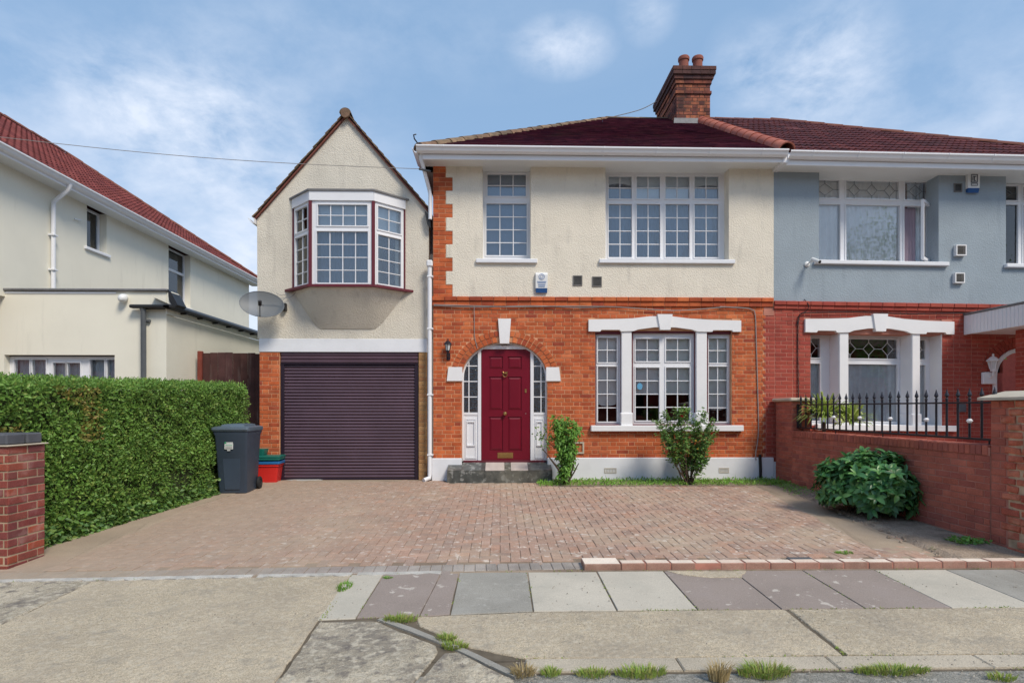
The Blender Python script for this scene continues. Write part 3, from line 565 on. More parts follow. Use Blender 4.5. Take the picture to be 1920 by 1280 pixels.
# ================================================================== GROUND
def structure(name, mesh, label=None):
    o = put(name, mesh); o['kind'] = 'structure'
    if label: o['label'] = label
    return o
structure('ground', MB().add([(-400, -300, -.42), (400, -300, -.42), (400, 500, -.42), (-400, 500, -.42)], [(0, 1, 2, 3)]).mesh('ground', M_['earth']), 'bare ground reaching away behind the houses')
def surf(poly, lift=0.0): return [(p[0], p[1], gz(p[1]) + lift) for p in poly]
def ring_poly(poly, step=.08, jit=.006):
    """subdivide the outline and roughen it"""
    out = []
    n = len(poly)
    for i in range(n):
        a, b = Vector(poly[i][:2]), Vector(poly[(i+1) % n][:2]); k = max(1, int((b-a).length/step))
        for j in range(k):
            p = a + (b-a)*j/k; out.append((p.x + U(-jit, jit), p.y + U(-jit, jit)))
    return out
def slab(poly, thick=.05, lift=0.0, inset=.006):
    """slab with a small chamfer following the fall of the ground"""
    n = len(poly); cx = sum(p[0] for p in poly)/n; cy = sum(p[1] for p in poly)/n
    top = []
    for x, y in poly:
        v = Vector((cx-x, cy-y)); v = v.normalized()*inset if v.length > 0 else v; top.append((x+v.x, y+v.y))
    vs = [(x, y, gz(y)+lift) for x, y in top] + [(x, y, gz(y)+lift-inset) for x, y in poly] + [(x, y, gz(y)+lift-thick) for x, y in poly]
    fs = [tuple(range(n))] if area(poly) > 0 else [tuple(range(n-1, -1, -1))]
    for i in range(n):
        j = (i+1) % n; fs += [(i, i+n, j+n, j), (i+n, i+2*n, j+2*n, j+n)]
    return MB().add(vs, fs)
def area(p): return sum(p[i][0]*p[(i+1) % len(p)][1]-p[(i+1) % len(p)][0]*p[i][1] for i in range(len(p)))/2
def inpoly(x, y, P):
    c = False; n = len(P)
    for i in range(n):
        (x1, y1), (x2, y2) = P[i][:2], P[i-1][:2]
        if (y1 > y) != (y2 > y) and x < (x2-x1)*(y-y1)/(y2-y1)+x1: c = not c
    return c
# base sheet under everything near
NEAR0, NEAR1 = -5.60, -5.36           # near edge of the drive: y at x=-4.6 and at x=+1
def near_y(x): return NEAR0 + (NEAR1-NEAR0)*(min(max(x, -6), 1.0)+4.6)/5.6
def sheet_strip(x0, x1, ys, dz):
    vs = []; fs = []
    for y in ys: vs += [(x0, y, gz(y)+dz), (x1, y, gz(y)+dz)]
    for i in range(len(ys)-1): fs.append((2*i, 2*i+1, 2*i+3, 2*i+2))
    return MB().add(vs, fs)
structure('footway_bed', sheet_strip(-14, 14, [-7.26, -6.4, -5.4, -4.9], -.012).mesh('footway_bed', M_['dirt']), 'dark earthy bed showing in the joints of the footway')
structure('road', MB().add([(-60, -40, -.209), (60, -40, -.209), (60, -7.255, -.209), (-60, -7.255, -.209)], [(0, 1, 2, 3)]).mesh('road', M_['asphalt']), 'gritty grey road surface along the kerb')
structure('front_gardens', MB().add([(-30, -4.95, -.13), (-4.8, -4.95, -.13), (-4.5, 0, -.01), (-30, 0, -.01), (5.2, -5.2, -.11), (30, -5.2, -.11), (30, 0, 0), (5.2, 0, 0)], [(0, 1, 2, 3), (4, 5, 6, 7)]).mesh('front_gardens', M_['soil']), 'earth of the neighbouring front gardens')

# --- driveway of herringbone pavers
bedA, bedB = G(1436, 902), G(1768, 1046)
xg_ = X(1028) + .02
DR = [(-4.5, -.02), (-4.82, near_y(-4.8)), (X(1095, -5.3), near_y(2)), (5.06, near_y(2)), (bedB.x, bedB.y), (bedA.x, bedA.y), (bedA.x, -.72), (xg_, -.72), (xg_, -.02)]
drive = structure('driveway', sheet_strip(-5.0, 5.15, [-5.66, -5.4, -2.7, 0, .3], -.008).mesh('driveway', M_['joint']), 'red brown herringbone brick driveway in front of the house')
c_ = .1; pv = []
x_lo, x_hi = -50, 50; bord = lambda x: near_y(x) + .215
for i in range(-50, 50):
    for j in range(-58, 1):
        m_ = (i - j) % 4
        if m_ == 0: cx, cy, rot = (i+1)*c_, (j+.5)*c_, 0
        elif m_ == 3: cx, cy, rot = (i+.5)*c_, (j+1)*c_, 1
        else: continue
        cy -= .03
        if inpoly(cx, cy, DR) and cy > bord(cx)+.04 and not (cx > X(838, -.3)-.04 and cx < X(1036, -.3)+.04 and cy > -.36): pv.append((cx, cy, rot))
pv.sort(key=lambda p: (Vector((p[0], p[1], 0))-Vector((0, -DIST, 0))).length)
pm_ = MB().cbox(-.0975, .0975, -.0475, .0475, -.05, 0, .0045).mesh('paver', M_['paver'])
src = [tuple(v.co) for v in pm_.vertices]; sf = [tuple(p.vertices) for p in pm_.polygons]; rest = MB()
for k, (cx, cy, rot) in enumerate(pv):
    tilt = .0241 if cy > -5.4 else .035
    M = Matrix.Translation((cx + U(-.001, .001), cy + U(-.001, .001), gz(cy) + U(-.0025, .0025))) @ Matrix.Rotation(tilt, 4, 'X') @ Matrix.Rotation(U(-.006, .006), 4, 'Y') @ Matrix.Rotation(rot*pi/2 + U(-.008, .008), 4, 'Z')
    if k < 260: put('paver', pm_, drive, M)
    else: rest.add([M @ Vector(p) for p in src], sf)
rest.build('paver_field', M_['paver'], drive, kind='stuff')
bm_ = MB().cbox(-.0485, .0485, -.0975, .0975, -.05, 0, .005).mesh('border_paver', M_['paver_grey'])
x = -4.6
while x < X(1097, -5.3) - .05:
    y = near_y(x)+.105
    put('border_paver', bm_, drive, Matrix.Translation((x, y, gz(y)+U(-.002, .002))) @ Matrix.Rotation(.03, 4, 'X') @ Matrix.Rotation(.043+U(-.012, .012), 4, 'Z')); x += .1005
# sandy wash over the left of the drive and along the bed edge: thin irregular skin of set cement dust
def skin(name, pts, mat, lift, parent=None, kind=None):
    p = ring_poly(pts, .10, .018); n = len(p); cx = sum(a for a, b in p)/n; cy = sum(b for a, b in p)/n
    rows = [p] + [[(cx+(a-cx)*f, cy+(b-cy)*f) for a, b in p] for f in (.75, .5, .25)]
    vs = []; fs = []
    for q, r in enumerate(rows): vs += [(a, b, gz(b)+(lift if q else -.004)) for a, b in r]
    for q in range(3):
        for i in range(n): fs.append((q*n+i, q*n+(i+1) % n, (q+1)*n+(i+1) % n, (q+1)*n+i))
    fs.append(tuple(3*n+i for i in range(n)))
    o = MB().add(vs, fs).build(name, M_[mat], parent); 
    return o
skin('cement_margin', [(-4.78, near_y(-4.9)+.06), (-4.05, near_y(-4)+.05), (-4.15, -3.6), (-4.25, -2.6), (-4.15, -.9), (-4.45, -.3), (-4.65, -2.4)], 'sand', .0045, drive)
skin('cement_margin', [(bedA.x-.35, bedA.y), (bedA.x+.02, bedA.y+.02), (bedB.x+.02, bedB.y), (bedB.x-.05, near_y(2)+.24), (bedB.x-.55, near_y(2)+.26)], 'sand', .004, drive)
skin('cement_margin', [(-3.9, -.12), (-3.85, .02), (-1.65, .06), (-1.6, -.14), (-2.6, -.2)], 'sand', .0045, drive)
skin('cement_patch', [tuple(G(p, q)[:2]) for p, q in ((536, 899), (560, 893), (628, 893), (600, 900), (566, 903))], 'patchwhite', .006, drive)
# broken pale cement lip along the drive's near edge
for (xa, xb) in ((-4.5, -2.15), (-2.1, -1.3), (-1.25, -.52)):
    n = int((xb-xa)/.05); top = []; bot = []
    for i in range(n+1):
        xx = xa+(xb-xa)*i/n; w = .035+.03*abs(sin(i*.9+xa))+U(0, .02); top.append((xx, near_y(xx)+.008)); bot.append((xx, near_y(xx)-w))
    slab(top[::-1]+bot, .05, .004, .003).build('cement_lip', M_['lip'], drive)
# raised kerb of pale bricks at the right
kx0 = X(1092, -5.31); ky0, ky1 = -5.42, -5.30
kz = gz(-5.35)
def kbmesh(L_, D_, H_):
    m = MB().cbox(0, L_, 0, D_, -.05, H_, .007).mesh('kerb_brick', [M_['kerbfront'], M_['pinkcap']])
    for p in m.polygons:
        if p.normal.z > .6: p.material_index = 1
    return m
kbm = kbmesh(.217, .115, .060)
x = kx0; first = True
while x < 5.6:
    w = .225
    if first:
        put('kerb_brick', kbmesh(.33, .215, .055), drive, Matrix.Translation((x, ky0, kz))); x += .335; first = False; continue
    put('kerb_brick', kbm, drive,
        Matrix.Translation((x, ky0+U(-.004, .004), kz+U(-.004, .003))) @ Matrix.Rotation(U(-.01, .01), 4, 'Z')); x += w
MB().cbox(kx0+.34, 5.6, ky0+.004, ky0+.11, kz-.05, kz+.052, .002).build('kerb_mortar', M_['gardenmortar'], drive)

# --- planting bed and soil
bed = structure('flower_bed', MB().add([(bedA.x+.01, bedA.y, gz(bedA.y)-.004), (bedB.x+.01, bedB.y, gz(bedB.y)-.004), (bedB.x+.1, -5.29, kz+.035), (5.14, -5.29, kz+.035), (5.12, 0, .015), (bedA.x-.0, -.05, .012), (xg_, -.05, .012), (xg_, -.76, -.012), (bedA.x-.05, -.74, -.012)], [(0, 1, 2, 3, 4, 5), (5, 6, 7, 8, 0)]).mesh('flower_bed', M_['soil']), 'bare soil bed along the garden wall and under the window')
# lumps and stones in the bed
cl = MB()
for _ in range(420):
    t = R(); px_ = bedA.x + (bedB.x-bedA.x)*t; y = bedA.y+(bedB.y-bedA.y)*t; xr = 5.06; x = U(px_+.04, xr) if R() < .9 else px_+U(-.1, .1)
    s = U(.006, .022); z = gz(y) + .012
    cl.add([(x-s, y-s*.7, z), (x+s, y-s, z), (x+s*.8, y+s, z), (x-s*.6, y+s, z), (x, y, z+s*1.1)], [(0, 1, 4), (1, 2, 4), (2, 3, 4), (3, 0, 4)])
cl.build('soil_crumbs', M_['soil'], bed, kind='stuff')

# --- footway: big paving slabs, concrete crossovers, kerb
pave = structure('pavement', sheet_strip(-14, 14, [-7.1, -6.2, -5.4], -.009).mesh('pavement', M_['dirt']), 'public footway of paving slabs and concrete crossovers')
far_, nearr = -5.455, G(1150, 1143).y
JX = [X(p, nearr) for p in (602, 675, 845, 1000, 1157, 1308, 1465, 1622, 1784, 1946)]; JX += [JX[-1]+.62*k for k in range(1, 6)]
kinds = ['slab_light', 'slab_brown', 'slab_blue', 'slab_light', 'slab_light', 'slab_brown', 'slab_brown', 'slab_brown', 'slab_light', 'slab_blue', 'slab_brown', 'slab_light', 'slab_brown', 'slab_brown']
_nl = G(602, 1161).y
def sl_near(x): return nearr + (_nl-nearr)*min(1, max(0, (JX[3]-x)/(JX[3]-JX[0])))
for i in range(len(JX)-1):
    a, b = JX[i], JX[i+1]; fa = min(-5.455, near_y((a+b)/2)-.045)
    na, nb_ = sl_near(a), sl_near(b)
    P = [(a+.005, na), (b-.005, nb_), (b-.005, fa), (a+.005, fa)]
    if i == 1: # cracked in two
        m1, m2 = a+.44, a+.50
        slab(ring_poly([(a+.005, na), (m1, (na+nb_)/2), (m2+.02, fa+.35), (m2-.01, fa), (a+.005, fa)], .1, .002), .05, U(-.002, .002), .004).build('paving_slab', M_[kinds[i]], pave, label='purple brown slab cracked across')
        slab(ring_poly([(m1+.006, (na+nb_)/2), (b-.005, nb_), (b-.005, fa), (m2-.004, fa), (m2+.026, fa+.35)], .1, .002), .05, U(-.002, .002), .004).build('paving_slab', M_[kinds[i]], pave)
    else: slab(P, .05, U(-.003, .002), .005).build('paving_slab', M_[kinds[i]], pave)
# mortar fill between kerb bricks and slabs
slab(ring_poly([(kx0-.02, -5.452), (6.8, -5.452), (6.8, -5.424), (kx0-.02, -5.424)], .06, .004), .04, .002, .003).build('mortar_fill', M_['joint'], pave)
slab(ring_poly([tuple(G(p, q)[:2]) for p, q in ((1250, 1071), (1282, 1078), (1330, 1083), (1390, 1082), (1398, 1071))], .05, .008), .03, .008, .004).build('mortar_fill', M_['concrete'], pave)
def gp(l): return [tuple(G(p, q)[:2]) for p, q in l]
def conc(l, mat='concrete', jit=.006, lift=0.0, name='concrete_slab', label=None): return slab(ring_poly(l, .06, jit), .06, lift, .006).build(name, M_[mat], pave, label=label)
xe = -1.27; YK = -7.85
conc([(-3.43, YK), (xe+.03, YK), (xe-.03, near_y(xe)-.07), (-3.43, near_y(-3.6)-.07)], label='large pale concrete crossover slab at the drive mouth')
conc([(-8.5, YK), (-3.445, YK), (-3.445, near_y(-3.6)-.07), (-8.5, near_y(-4.6)-.07)], 'concrete_old')
conc([(-9, near_y(-5)-.06), (-4.42, near_y(-4.6)-.06), (-4.42, -5.05), (-9, -5.05)], 'concrete_old', lift=-.004)
conc(gp([(599, 1166), (702, 1163), (818, 1210), (822, 1221), (770, 1284)]) + [(-.62, YK), (xe+.055, YK)], 'concrete_old', label='crumbling cracked concrete piece')
conc(gp([(832, 1224), (858, 1222), (962, 1272)]) + [(.10, YK), (-.54, YK)] + gp([(776, 1286)]), 'concrete_old')
conc(gp([(707, 1161), (716, 1158), (772, 1176), (868, 1214), (970, 1262), (966, 1270), (858, 1219), (770, 1184)]), 'slab_blue', .002, .004, 'edging_strip', 'diagonal grey edging strip through broken concrete')
s3, s4 = nearr-.012, -7.075
conc(gp([(786, 1172), (780, 1156), (1000, 1147)]) + [(2.10, s3), (2.10, s4), (.15, s4)] + gp([(880, 1212)]), 'concrete', .005)
conc([(2.13, s3), (8.5, s3), (8.5, s4), (2.13, s4)])
x = .15; 
while x < 8: # dropped kerb stones flush with the road
    w = .915; slab([(x+.003, -7.24), (x+w-.003, -7.24), (x+w-.003, -7.087), (x+.003, -7.087)], .12, 0.0, .008).build('kerb_stone', M_['kerb'], pave); x += w
# ================================================================== MAIN HOUSE
xL, xP = X(812), X(1450)               # left corner, party line
zPL, zSC0, zSC1, zTOP = Z(1130, 858), Z(1130, 574), Z(1130, 564), 5.79
house = thing('semi_detached_house', 'cream and orange brick semi-detached house with arched maroon front door and gabled garage wing', 'house', (xL, 0, 0))
T_ = .25
# opening rects (facade plane)
WA = (X(905), X(995), Z(950, 487), zTOP + .1); WB = (X(1135), X(1366), Z(1245, 488), zTOP + .1)
WC = [(X(1116), X(1163), Z(1245, 796), Z(1245, 622)), (X(1184), X(1304), Z(1245, 796), Z(1245, 622)), (X(1325), X(1372), Z(1245, 796), Z(1245, 622))]
ACX = (X(866)+X(1026))/2; AA = (X(1026)-X(866))/2; AZ = Z(946, 708); AB = Z(946, 641) - AZ
def arch_z(x, a=AA, b=AB): 
    t = 1-((x-ACX)/a)**2
    return AZ + b*sqrt(max(0, t))
# ---- ground floor brick panel (mortar backing) with arch
mb = MB(); yb = .006
ctop = Z(1240, 594)
holes_ = [(WC[0][0], WC[2][1], Z(1245, 800), ctop-.02), (ACX-AA, ACX+AA, -1, AZ+AB+.05)]
mb.holes(xL+.002, X(1433), 0, zSC0, holes_, yb, T_)
n = 28; pts = [(ACX-AA*cos(pi*i/n), AZ+AB*sin(pi*i/n)) for i in range(n+1)]; zt = AZ+AB+.05
for i in range(n):
    (a, za), (b, zb) = pts[i], pts[i+1]
    mb.add([(a, yb, za), (b, yb, zb), (b, yb, zt), (a, yb, zt)], [(0, 1, 2, 3)]); mb.add([(a, T_, za), (b, T_, zb), (b, T_, zt), (a, T_, zt)], [(3, 2, 1, 0)])
    mb.add([(a, yb, za), (b, yb, zb), (b, T_, zb), (a, T_, za)], [(3, 2, 1, 0)])
mb.build('mortar_wall', M_['mortar'], house)
def iv_main(z):
    s = [(xL, X(1431) if int(z/.075) % 2 else X(1436))]
    if WC[0][2]-.08 < z < ctop-.0: s = cut(s, WC[0][0], WC[2][1]) if z < Z(1245, 622) else cut(s, X(1103), X(1388))
    if z < AZ-.02: s = cut(s, ACX-AA, ACX+AA)
    else:
        k = 1-((z-AZ)/(AB+.215))**2
        if k > 0: w = (AA+.215)*sqrt(k); s = cut(s, ACX-w, ACX+w)
    if abs(z-(Z(853, 714)+Z(853, 689))/2) < (Z(853, 689)-Z(853, 714))/2: s = cut(cut(s, X(839), X(868)), X(1022), X(1051))
    if Z(1245, 808) < z < Z(1245, 796): s = cut(s, X(1107), X(1391))
    return s
nc = int((zSC0-zPL)/.0752)+1; cs = (zSC0-zPL)/nc
lay_bricks(house, (0, 0, 0), 0, zPL, nc, cs, iv_main, M_['brick'], score=lambda t: abs((t[0]+t[1])/2-.3) - (t[1]-t[0])*20)
# arch rings of rubbed headers
def wedge(cx, cz, a, b, a2, b2, t0, t1, y0, y1, g=.005):
    def P(aa, bb, t, s): return (cx-aa*cos(t), cz+bb*sin(t))
    d = g/((a+a2)/2)
    q = [P(a+g*.6, b+g*.6, t0+d, 0), P(a+g*.6, b+g*.6, t1-d, 0), P(a2-g*.6, b2-g*.6, t1-d, 0), P(a2-g*.6, b2-g*.6, t0+d, 0)]
    return [(p[0], y0, p[1]) for p in q], (0, y1-y0, 0)
for ring, (r0, r1, N_) in enumerate(((0, .105, 27), (.105, .21, 30))):
    for i in range(N_):
        t0, t1 = .05 + (pi-.10)*i/N_, .05 + (pi-.10)*(i+1)/N_
        if abs((t0+t1)/2-pi/2) < .145: continue
        q, d = wedge(ACX, AZ, AA+r0, AB+r0, AA+r1, AB+r1, t0, t1, -.010-.004*ring+U(0, .003), .18, .0085)
        MB().extr(q, d).build('arch_brick', M_['brick'], house)
arc = MB()
for i in range(n):
    for (r0, r1) in ((.0, .215),):
        t0, t1 = pi*i/n, pi*(i+1)/n; q, d = wedge(ACX, AZ, AA+r0+.004, AB+r0+.004, AA+r1, AB+r1, t0, t1, .004, .1, 0); arc.extr(q, d)
arc.build('arch_mortar', M_['mortar'], house)
for (p0, p1, sgn) in ((838, 867, 1), (1024, 1051, -1)):
    a, b = X(p0), X(p1); z0, z1 = Z(853, 714), Z(853, 688)
    q = [(a, z0), (b, z0), (b, z1+.0), (a+.03 if sgn > 0 else a, z1)] if sgn > 0 else [(a, z0), (b, z0), (b-.03, z1), (a, z1)]
    MB().extr([(x, -.03, z) for x, z in q], (0, .21, 0)).build('springer_stone', M_['stone_white'], house)
kz0, kz1 = Z(946, 644), Z(946, 598); kxc = X(946)
MB().extr([(kxc-.085, -.05, kz0), (kxc+.085, -.05, kz0), (kxc+.118, -.05, kz1), (kxc-.118, -.05, kz1)], (0, .22, 0)).build('keystone', M_['stone_white'], house)
# plinth
MB().cbox(xL-.02, X(866), -.045, .2, -.05, zPL, .01).build('plinth', M_['white_paint'], house)
MB().cbox(X(1026), xP-.01, -.045, .2, -.05, zPL+.005, .01).build('plinth', M_['white_paint'], house)
for p in ((1132, 1155), (1346, 1365)):
    v = MB(); a, b = X(p[0]), X(p[1]); c, d = Z(1245, 886), Z(1245, 876); v.holes(a, b, c, d, [(a+.02+(b-a-.03)*i/7, a+.02+(b-a-.03)*(i+.55)/7, c+.02, d-.02) for i in range(7)], -.052, -.044)
    v.build('air_brick', M_['tawny'], house)
# string course: two oversailing brick courses
for (z0, z1, pr, k) in ((zSC1-.012, zSC1+.062, .055, 0), (zSC0-.002, zSC1-.013, .028, 1)):
    x = xL - .01; i = 0
    while x < xP-.0:
        w = min(.225 if k == 0 else .225, xP-x)
        if w > .03: put('string_brick', _MC.setdefault(('sb', k, round(w, 3)), MB().cbox(0, w-.006, -pr, .02, z0, z1, .005).mesh('string_brick', M_['brick'] if k == 0 else M_['brick'])), house, Matrix.Translation((x, U(-.003, .003), 0)))
        x += .225
MB().box(xL, xP, -.02, .1, zSC0-.0, zSC1+.055).build('string_mortar', M_['mortar'], house)
# ---- first floor render with openings
zR0 = zSC1+.064
xq0, xq1 = X(836), X(849)
mb = MB(); mb.holes(xq1-.002, xP, zR0, zTOP, [WA, WB], -.016, T_); mb.build('render_wall', M_['render'], house)
# toothed edge of the render beside the quoins and quoin bricks
mbt = MB(); nblk = 10; zb0 = Z(840, 559); hb = (zTOP - zb0)/10.0
for i in range(10):
    wide = i % 2 == 0
    za, zb_ = zb0+hb*i, zb0+hb*(i+1)
    xe_ = xq1 if wide else xq0
    m_ = 3
    for j in range(m_):
        z = za+(zb_-za)*j/m_; h = (zb_-za)/m_
        o_ = (i*3+j) % 2
        segs = [(xL, xL+.225 if o_ else xL+.11)]; segs.append((segs[0][1], xe_))
        for (a, b) in segs:
            if b-a < .03: continue
            put('brick', brick_mesh(b-a-.009, h-.009, .05, M_['brick'], 'brick'), house, Matrix.Translation(((a+b)/2, -.0105+U(-.002, .002), z+.0045)))
    if not wide: mbt.cbox(xq0+.004, xq1+.012, -.0175, .02, za-.001, zb_+.001, .007)
mbt.build('render_tooth', M_['render'], house)
MB().box(xL+.001, xq1, -.004, T_, zR0, zTOP).build('quoin_mortar', M_['mortar'], house)
# body of the house behind the front
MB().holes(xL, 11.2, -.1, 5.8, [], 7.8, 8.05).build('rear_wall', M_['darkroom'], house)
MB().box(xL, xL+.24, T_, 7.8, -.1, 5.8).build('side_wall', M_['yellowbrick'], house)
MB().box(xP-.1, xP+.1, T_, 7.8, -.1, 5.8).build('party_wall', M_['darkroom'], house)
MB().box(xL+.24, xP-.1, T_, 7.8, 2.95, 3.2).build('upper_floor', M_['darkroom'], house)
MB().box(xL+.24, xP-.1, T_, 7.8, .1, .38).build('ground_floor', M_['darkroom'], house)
# ---- windows upstairs
YW = .20
def P4(p0, p1, q0, q1, Y): return px_rect(p0, p1, q0, q1, Y)
r = P4(905.5, 994, 318, 485, YW); r = (WA[0]-.0, WA[1], WA[2], r[3])
l1 = P4(914, 986, 327, 368, YW); l2 = P4(912, 987.5, 382, 479, YW)
w = window(house, r, [(*l1, 3, 2), (*l2, 3, 4)], YW)
MB().cbox(WA[0]-.12, WA[1]+.12, -.07, YW, WA[2]-.07, WA[2]+.004, .008).build('sill', M_['white_paint'], w)
sheet(w, r[0]+.03, r[1]-.03, r[2]+.04, r[3]-.04, YW+.10, 'blind_blue')
MB().box(WA[0], WA[1], YW-.01, YW+.05, r[3]+.004, zTOP).build('head_board', M_['soffit'], house)
r = P4(1135, 1353, 323, 487, YW); r = (WB[0], WB[1]-.0, WB[2], r[3])
ls = []
for (a, b) in ((1141, 1184.5), (1193.5, 1237.5), (1247.5, 1292.5), (1302, 1347)):
    q = P4(a, b, 331, 373, YW); ls.append((*q, 2, 2)); q = P4(a, b, 383, 482.5, YW); ls.append((*q, 2, 4))
w = window(house, r, ls, YW, dep=.07)
MB().cbox(WB[0]-.12, WB[1]+.10, -.07, YW, WB[2]-.07, WB[2]+.004, .008).build('sill', M_['white_paint'], w)
wd = (r[1]-r[0])/4
for k, lo in enumerate((.86, .70, .70, .85)):
    sheet(w, r[0]+wd*k+.04, r[0]+wd*(k+1)-.01, r[2]+(r[3]-r[2])*lo, r[3]-.04, YW+.09, 'blind', slats=0, curve=-.05 if k in (0, 3) else 0)
curtain(w, r[0]+.03, r[1]-.03, r[2]+.02, r[3]-.03, YW+.2, 'blind_blue', .015, 22)
MB().box(WB[0], WB[1], YW-.01, YW+.05, r[3]+.004, zTOP).build('head_board', M_['soffit'], house)
# ---- ground floor triple window with stone surround
YC = .10; win = []
for k, (hole, rect, lts) in enumerate((
    (WC[0], P4(1115, 1164, 627, 796, YC), [(1121, 1156.5, 633, 679, 2, 2), (1121, 1156.5, 687, 790, 2, 4)]),
    (WC[1], P4(1184, 1302, 625, 796, YC), [(1191.5, 1236, 635, 677, 2, 2), (1248.5, 1293, 635, 677, 2, 2), (1191.5, 1236, 689, 788, 2, 4), (1248.5, 1293, 689, 788, 2, 4)]),
    (WC[2], P4(1324, 1371, 627, 796, YC), [(1328.5, 1363.5, 634, 680, 2, 2), (1328.5, 1363.5, 687, 790, 2, 4)]))):
    w = window(house, rect, [(*P4(a, b, c, d, YC), i, j) for a, b, c, d, i, j in lts], YC, gmat='glass_low'); win.append((w, rect))
    x0, x1, z0, z1 = rect
    if k == 1:
        for (a, b) in ((x0+.04, (x0+x1)/2-.02), ((x0+x1)/2+.02, x1-.04)): sheet(w, a, b, z0+.56, z1-.03, YC+.10, 'blind', slats=0)
    else: sheet(w, x0+.03, x1-.03, z0+(.40 if k == 0 else .32), z1-.03, YC+.10, 'blind', curve=.05)
    # painted timber lining of the opening
    MB().holes(x0-.0, x1+.0, z0, z1+.06, [(x0+.014, x1-.014, z0+.012, z1+.001)], YC-.06, YC-.016).build('window_lining', M_['maroon_trim'], w)
# lintel with raised middle and arched soffit
def lintel(parent, f, Yf=-.045, Yb=.12, mat='stone_white'):
    """f(px,py)->(x,z)"""
    top = [(1103, 600), (1148, 599), (1185, 597.5), (1218, 593.5), (1258, 593.5), (1292, 597.5), (1335, 600), (1388, 601)]
    bot = [(1388, 622), (1373, 622), (1371, 619), (1336, 619), (1334, 622), (1310, 622), (1304, 621), (1296, 618), (1265, 614), (1226, 614), (1196, 618), (1188, 621), (1164, 622), (1161, 619), (1127, 619), (1125, 622), (1103, 622)]
    MB().extr([(f(p, q)[0], Yf, f(p, q)[1]) for p, q in (top+bot)][::-1], (0, Yb-Yf, 0)).build('lintel', M_[mat], parent)
    k = [(1236, 619), (1255, 619), (1259, 590), (1231, 590)]
    MB().extr([(f(p, q)[0], Yf-.03, f(p, q)[1]) for p, q in k], (0, Yb-Yf, 0)).build('keystone', M_[mat], parent)
lintel(house, lambda p, q: (X(p), Z(1245, q)))
MB().box(WC[0][0], WC[2][1], .015, T_, Z(1245, 620), ctop).build('lintel_core', M_['mortar'], house)
def column(parent, x0, x1, z0, z1, zp, Yf=-.02, Yb=.16, mat='stone_white'):
    mb = MB(); mb.cbox(x0, x1, Yf, Yb, zp, z1, .008); mb.cbox(x0-.012, x1+.014, Yf-.022, Yb, z0, zp+.004, .008); mb.cbox(x0-.02, x1+.02, Yf-.012, Yb-.01, zp-.012, zp+.014, .006)
    mb.build('mullion_column', M_[mat], parent)
for (a, b) in ((1165, 1184), (1305, 1325)): column(house, X(a), X(b), Z(1245, 798), Z(1245, 621), Z(1245, 775))
MB().cbox(X(1107), X(1391), -.09, .14, Z(1245, 808), Z(1245, 797), .008).build('window_sill', M_['stone_white'], house)
MB().cbox(WC[0][0]+.0, WC[2][1], .0, .2, Z(1245, 797)-.001, Z(1245, 795), .001).build('sill_lining', M_['maroon_trim'], house)
# round blue sticker behind the left pane
s = MB().lathe([(.001, 0), (.05, 0), (.05, .002), (.001, .002)], 20, Matrix.Translation((X(1200, YC), YC+.018, Z(1200, 724, YC))) @ Matrix.Rotation(pi/2, 4, 'X') @ Matrix.Scale(1.25, 4, (0, 1, 0)))
s.build('round_sticker', M_['stickerblue'], win[1][0])
# ---- front door set
YD = .10
dx0, dx1, dz0, dz1 = X(902.5, YD), X(994, YD), Z(946, 862, YD), Z(946, 655, YD)
fr = MB()
fz = dz1+.004
# frame uprights, transom, side lights and arched head
for (a, b) in ((dx0-.065, dx0-.004), (dx1+.004, dx1+.065)):
    fr.cbox(a, b, YD-.02, YD+.07, dz0-.02, fz, .005)
fr.cbox(dx0-.065, dx1+.065, YD-.022, YD+.07, fz, fz+.07, .005)
jamb = .03
def arcband(mb, a, b, a2, b2, y0, y1, t0=0, t1=pi, n=28):
    for i in range(n):
        u0, u1 = t0+(t1-t0)*i/n, t0+(t1-t0)*(i+1)/n
        q = [(ACX-a*cos(u0), y0, AZ+b*sin(u0)), (ACX-a*cos(u1), y0, AZ+b*sin(u1)), (ACX-a2*cos(u1), y0, AZ+b2*sin(u1)), (ACX-a2*cos(u0), y0, AZ+b2*sin(u0))]
        mb.extr(q, (0, y1-y0, 0))
arcband(fr, AA-jamb, AB-jamb, AA-.001, AB-.001, YD-.012, YD+.06)
fr.box(ACX-AA+.001, ACX-AA+jamb, YD-.012, YD+.06, dz0-.02, AZ); fr.box(ACX+AA-jamb, ACX+AA-.001, YD-.012, YD+.06, dz0-.02, AZ)
zmid = Z(946, 775, YD)
for (a, b) in ((ACX-AA+jamb, dx0-.065), (dx1+.065, ACX+AA-jamb)):
    fr.cbox(a, b, YD-.012, YD+.055, zmid-.03, zmid+.02, .004); fr.box(a, b, YD+.0, YD+.05, dz0-.02, zmid-.03)
    fr.holes(a+.025, b-.025, dz0+.03, zmid-.09, [(a+.045, b-.045, dz0+.055, zmid-.115)], YD-.012, YD-.001)
    fr.holes(a+.05, b-.05, dz0+.26, zmid-.14, [(a+.068, b-.068, dz0+.28, zmid-.16)], YD-.024, YD-.0)
doorset = fr.build('door_frame', M_['white'], house)
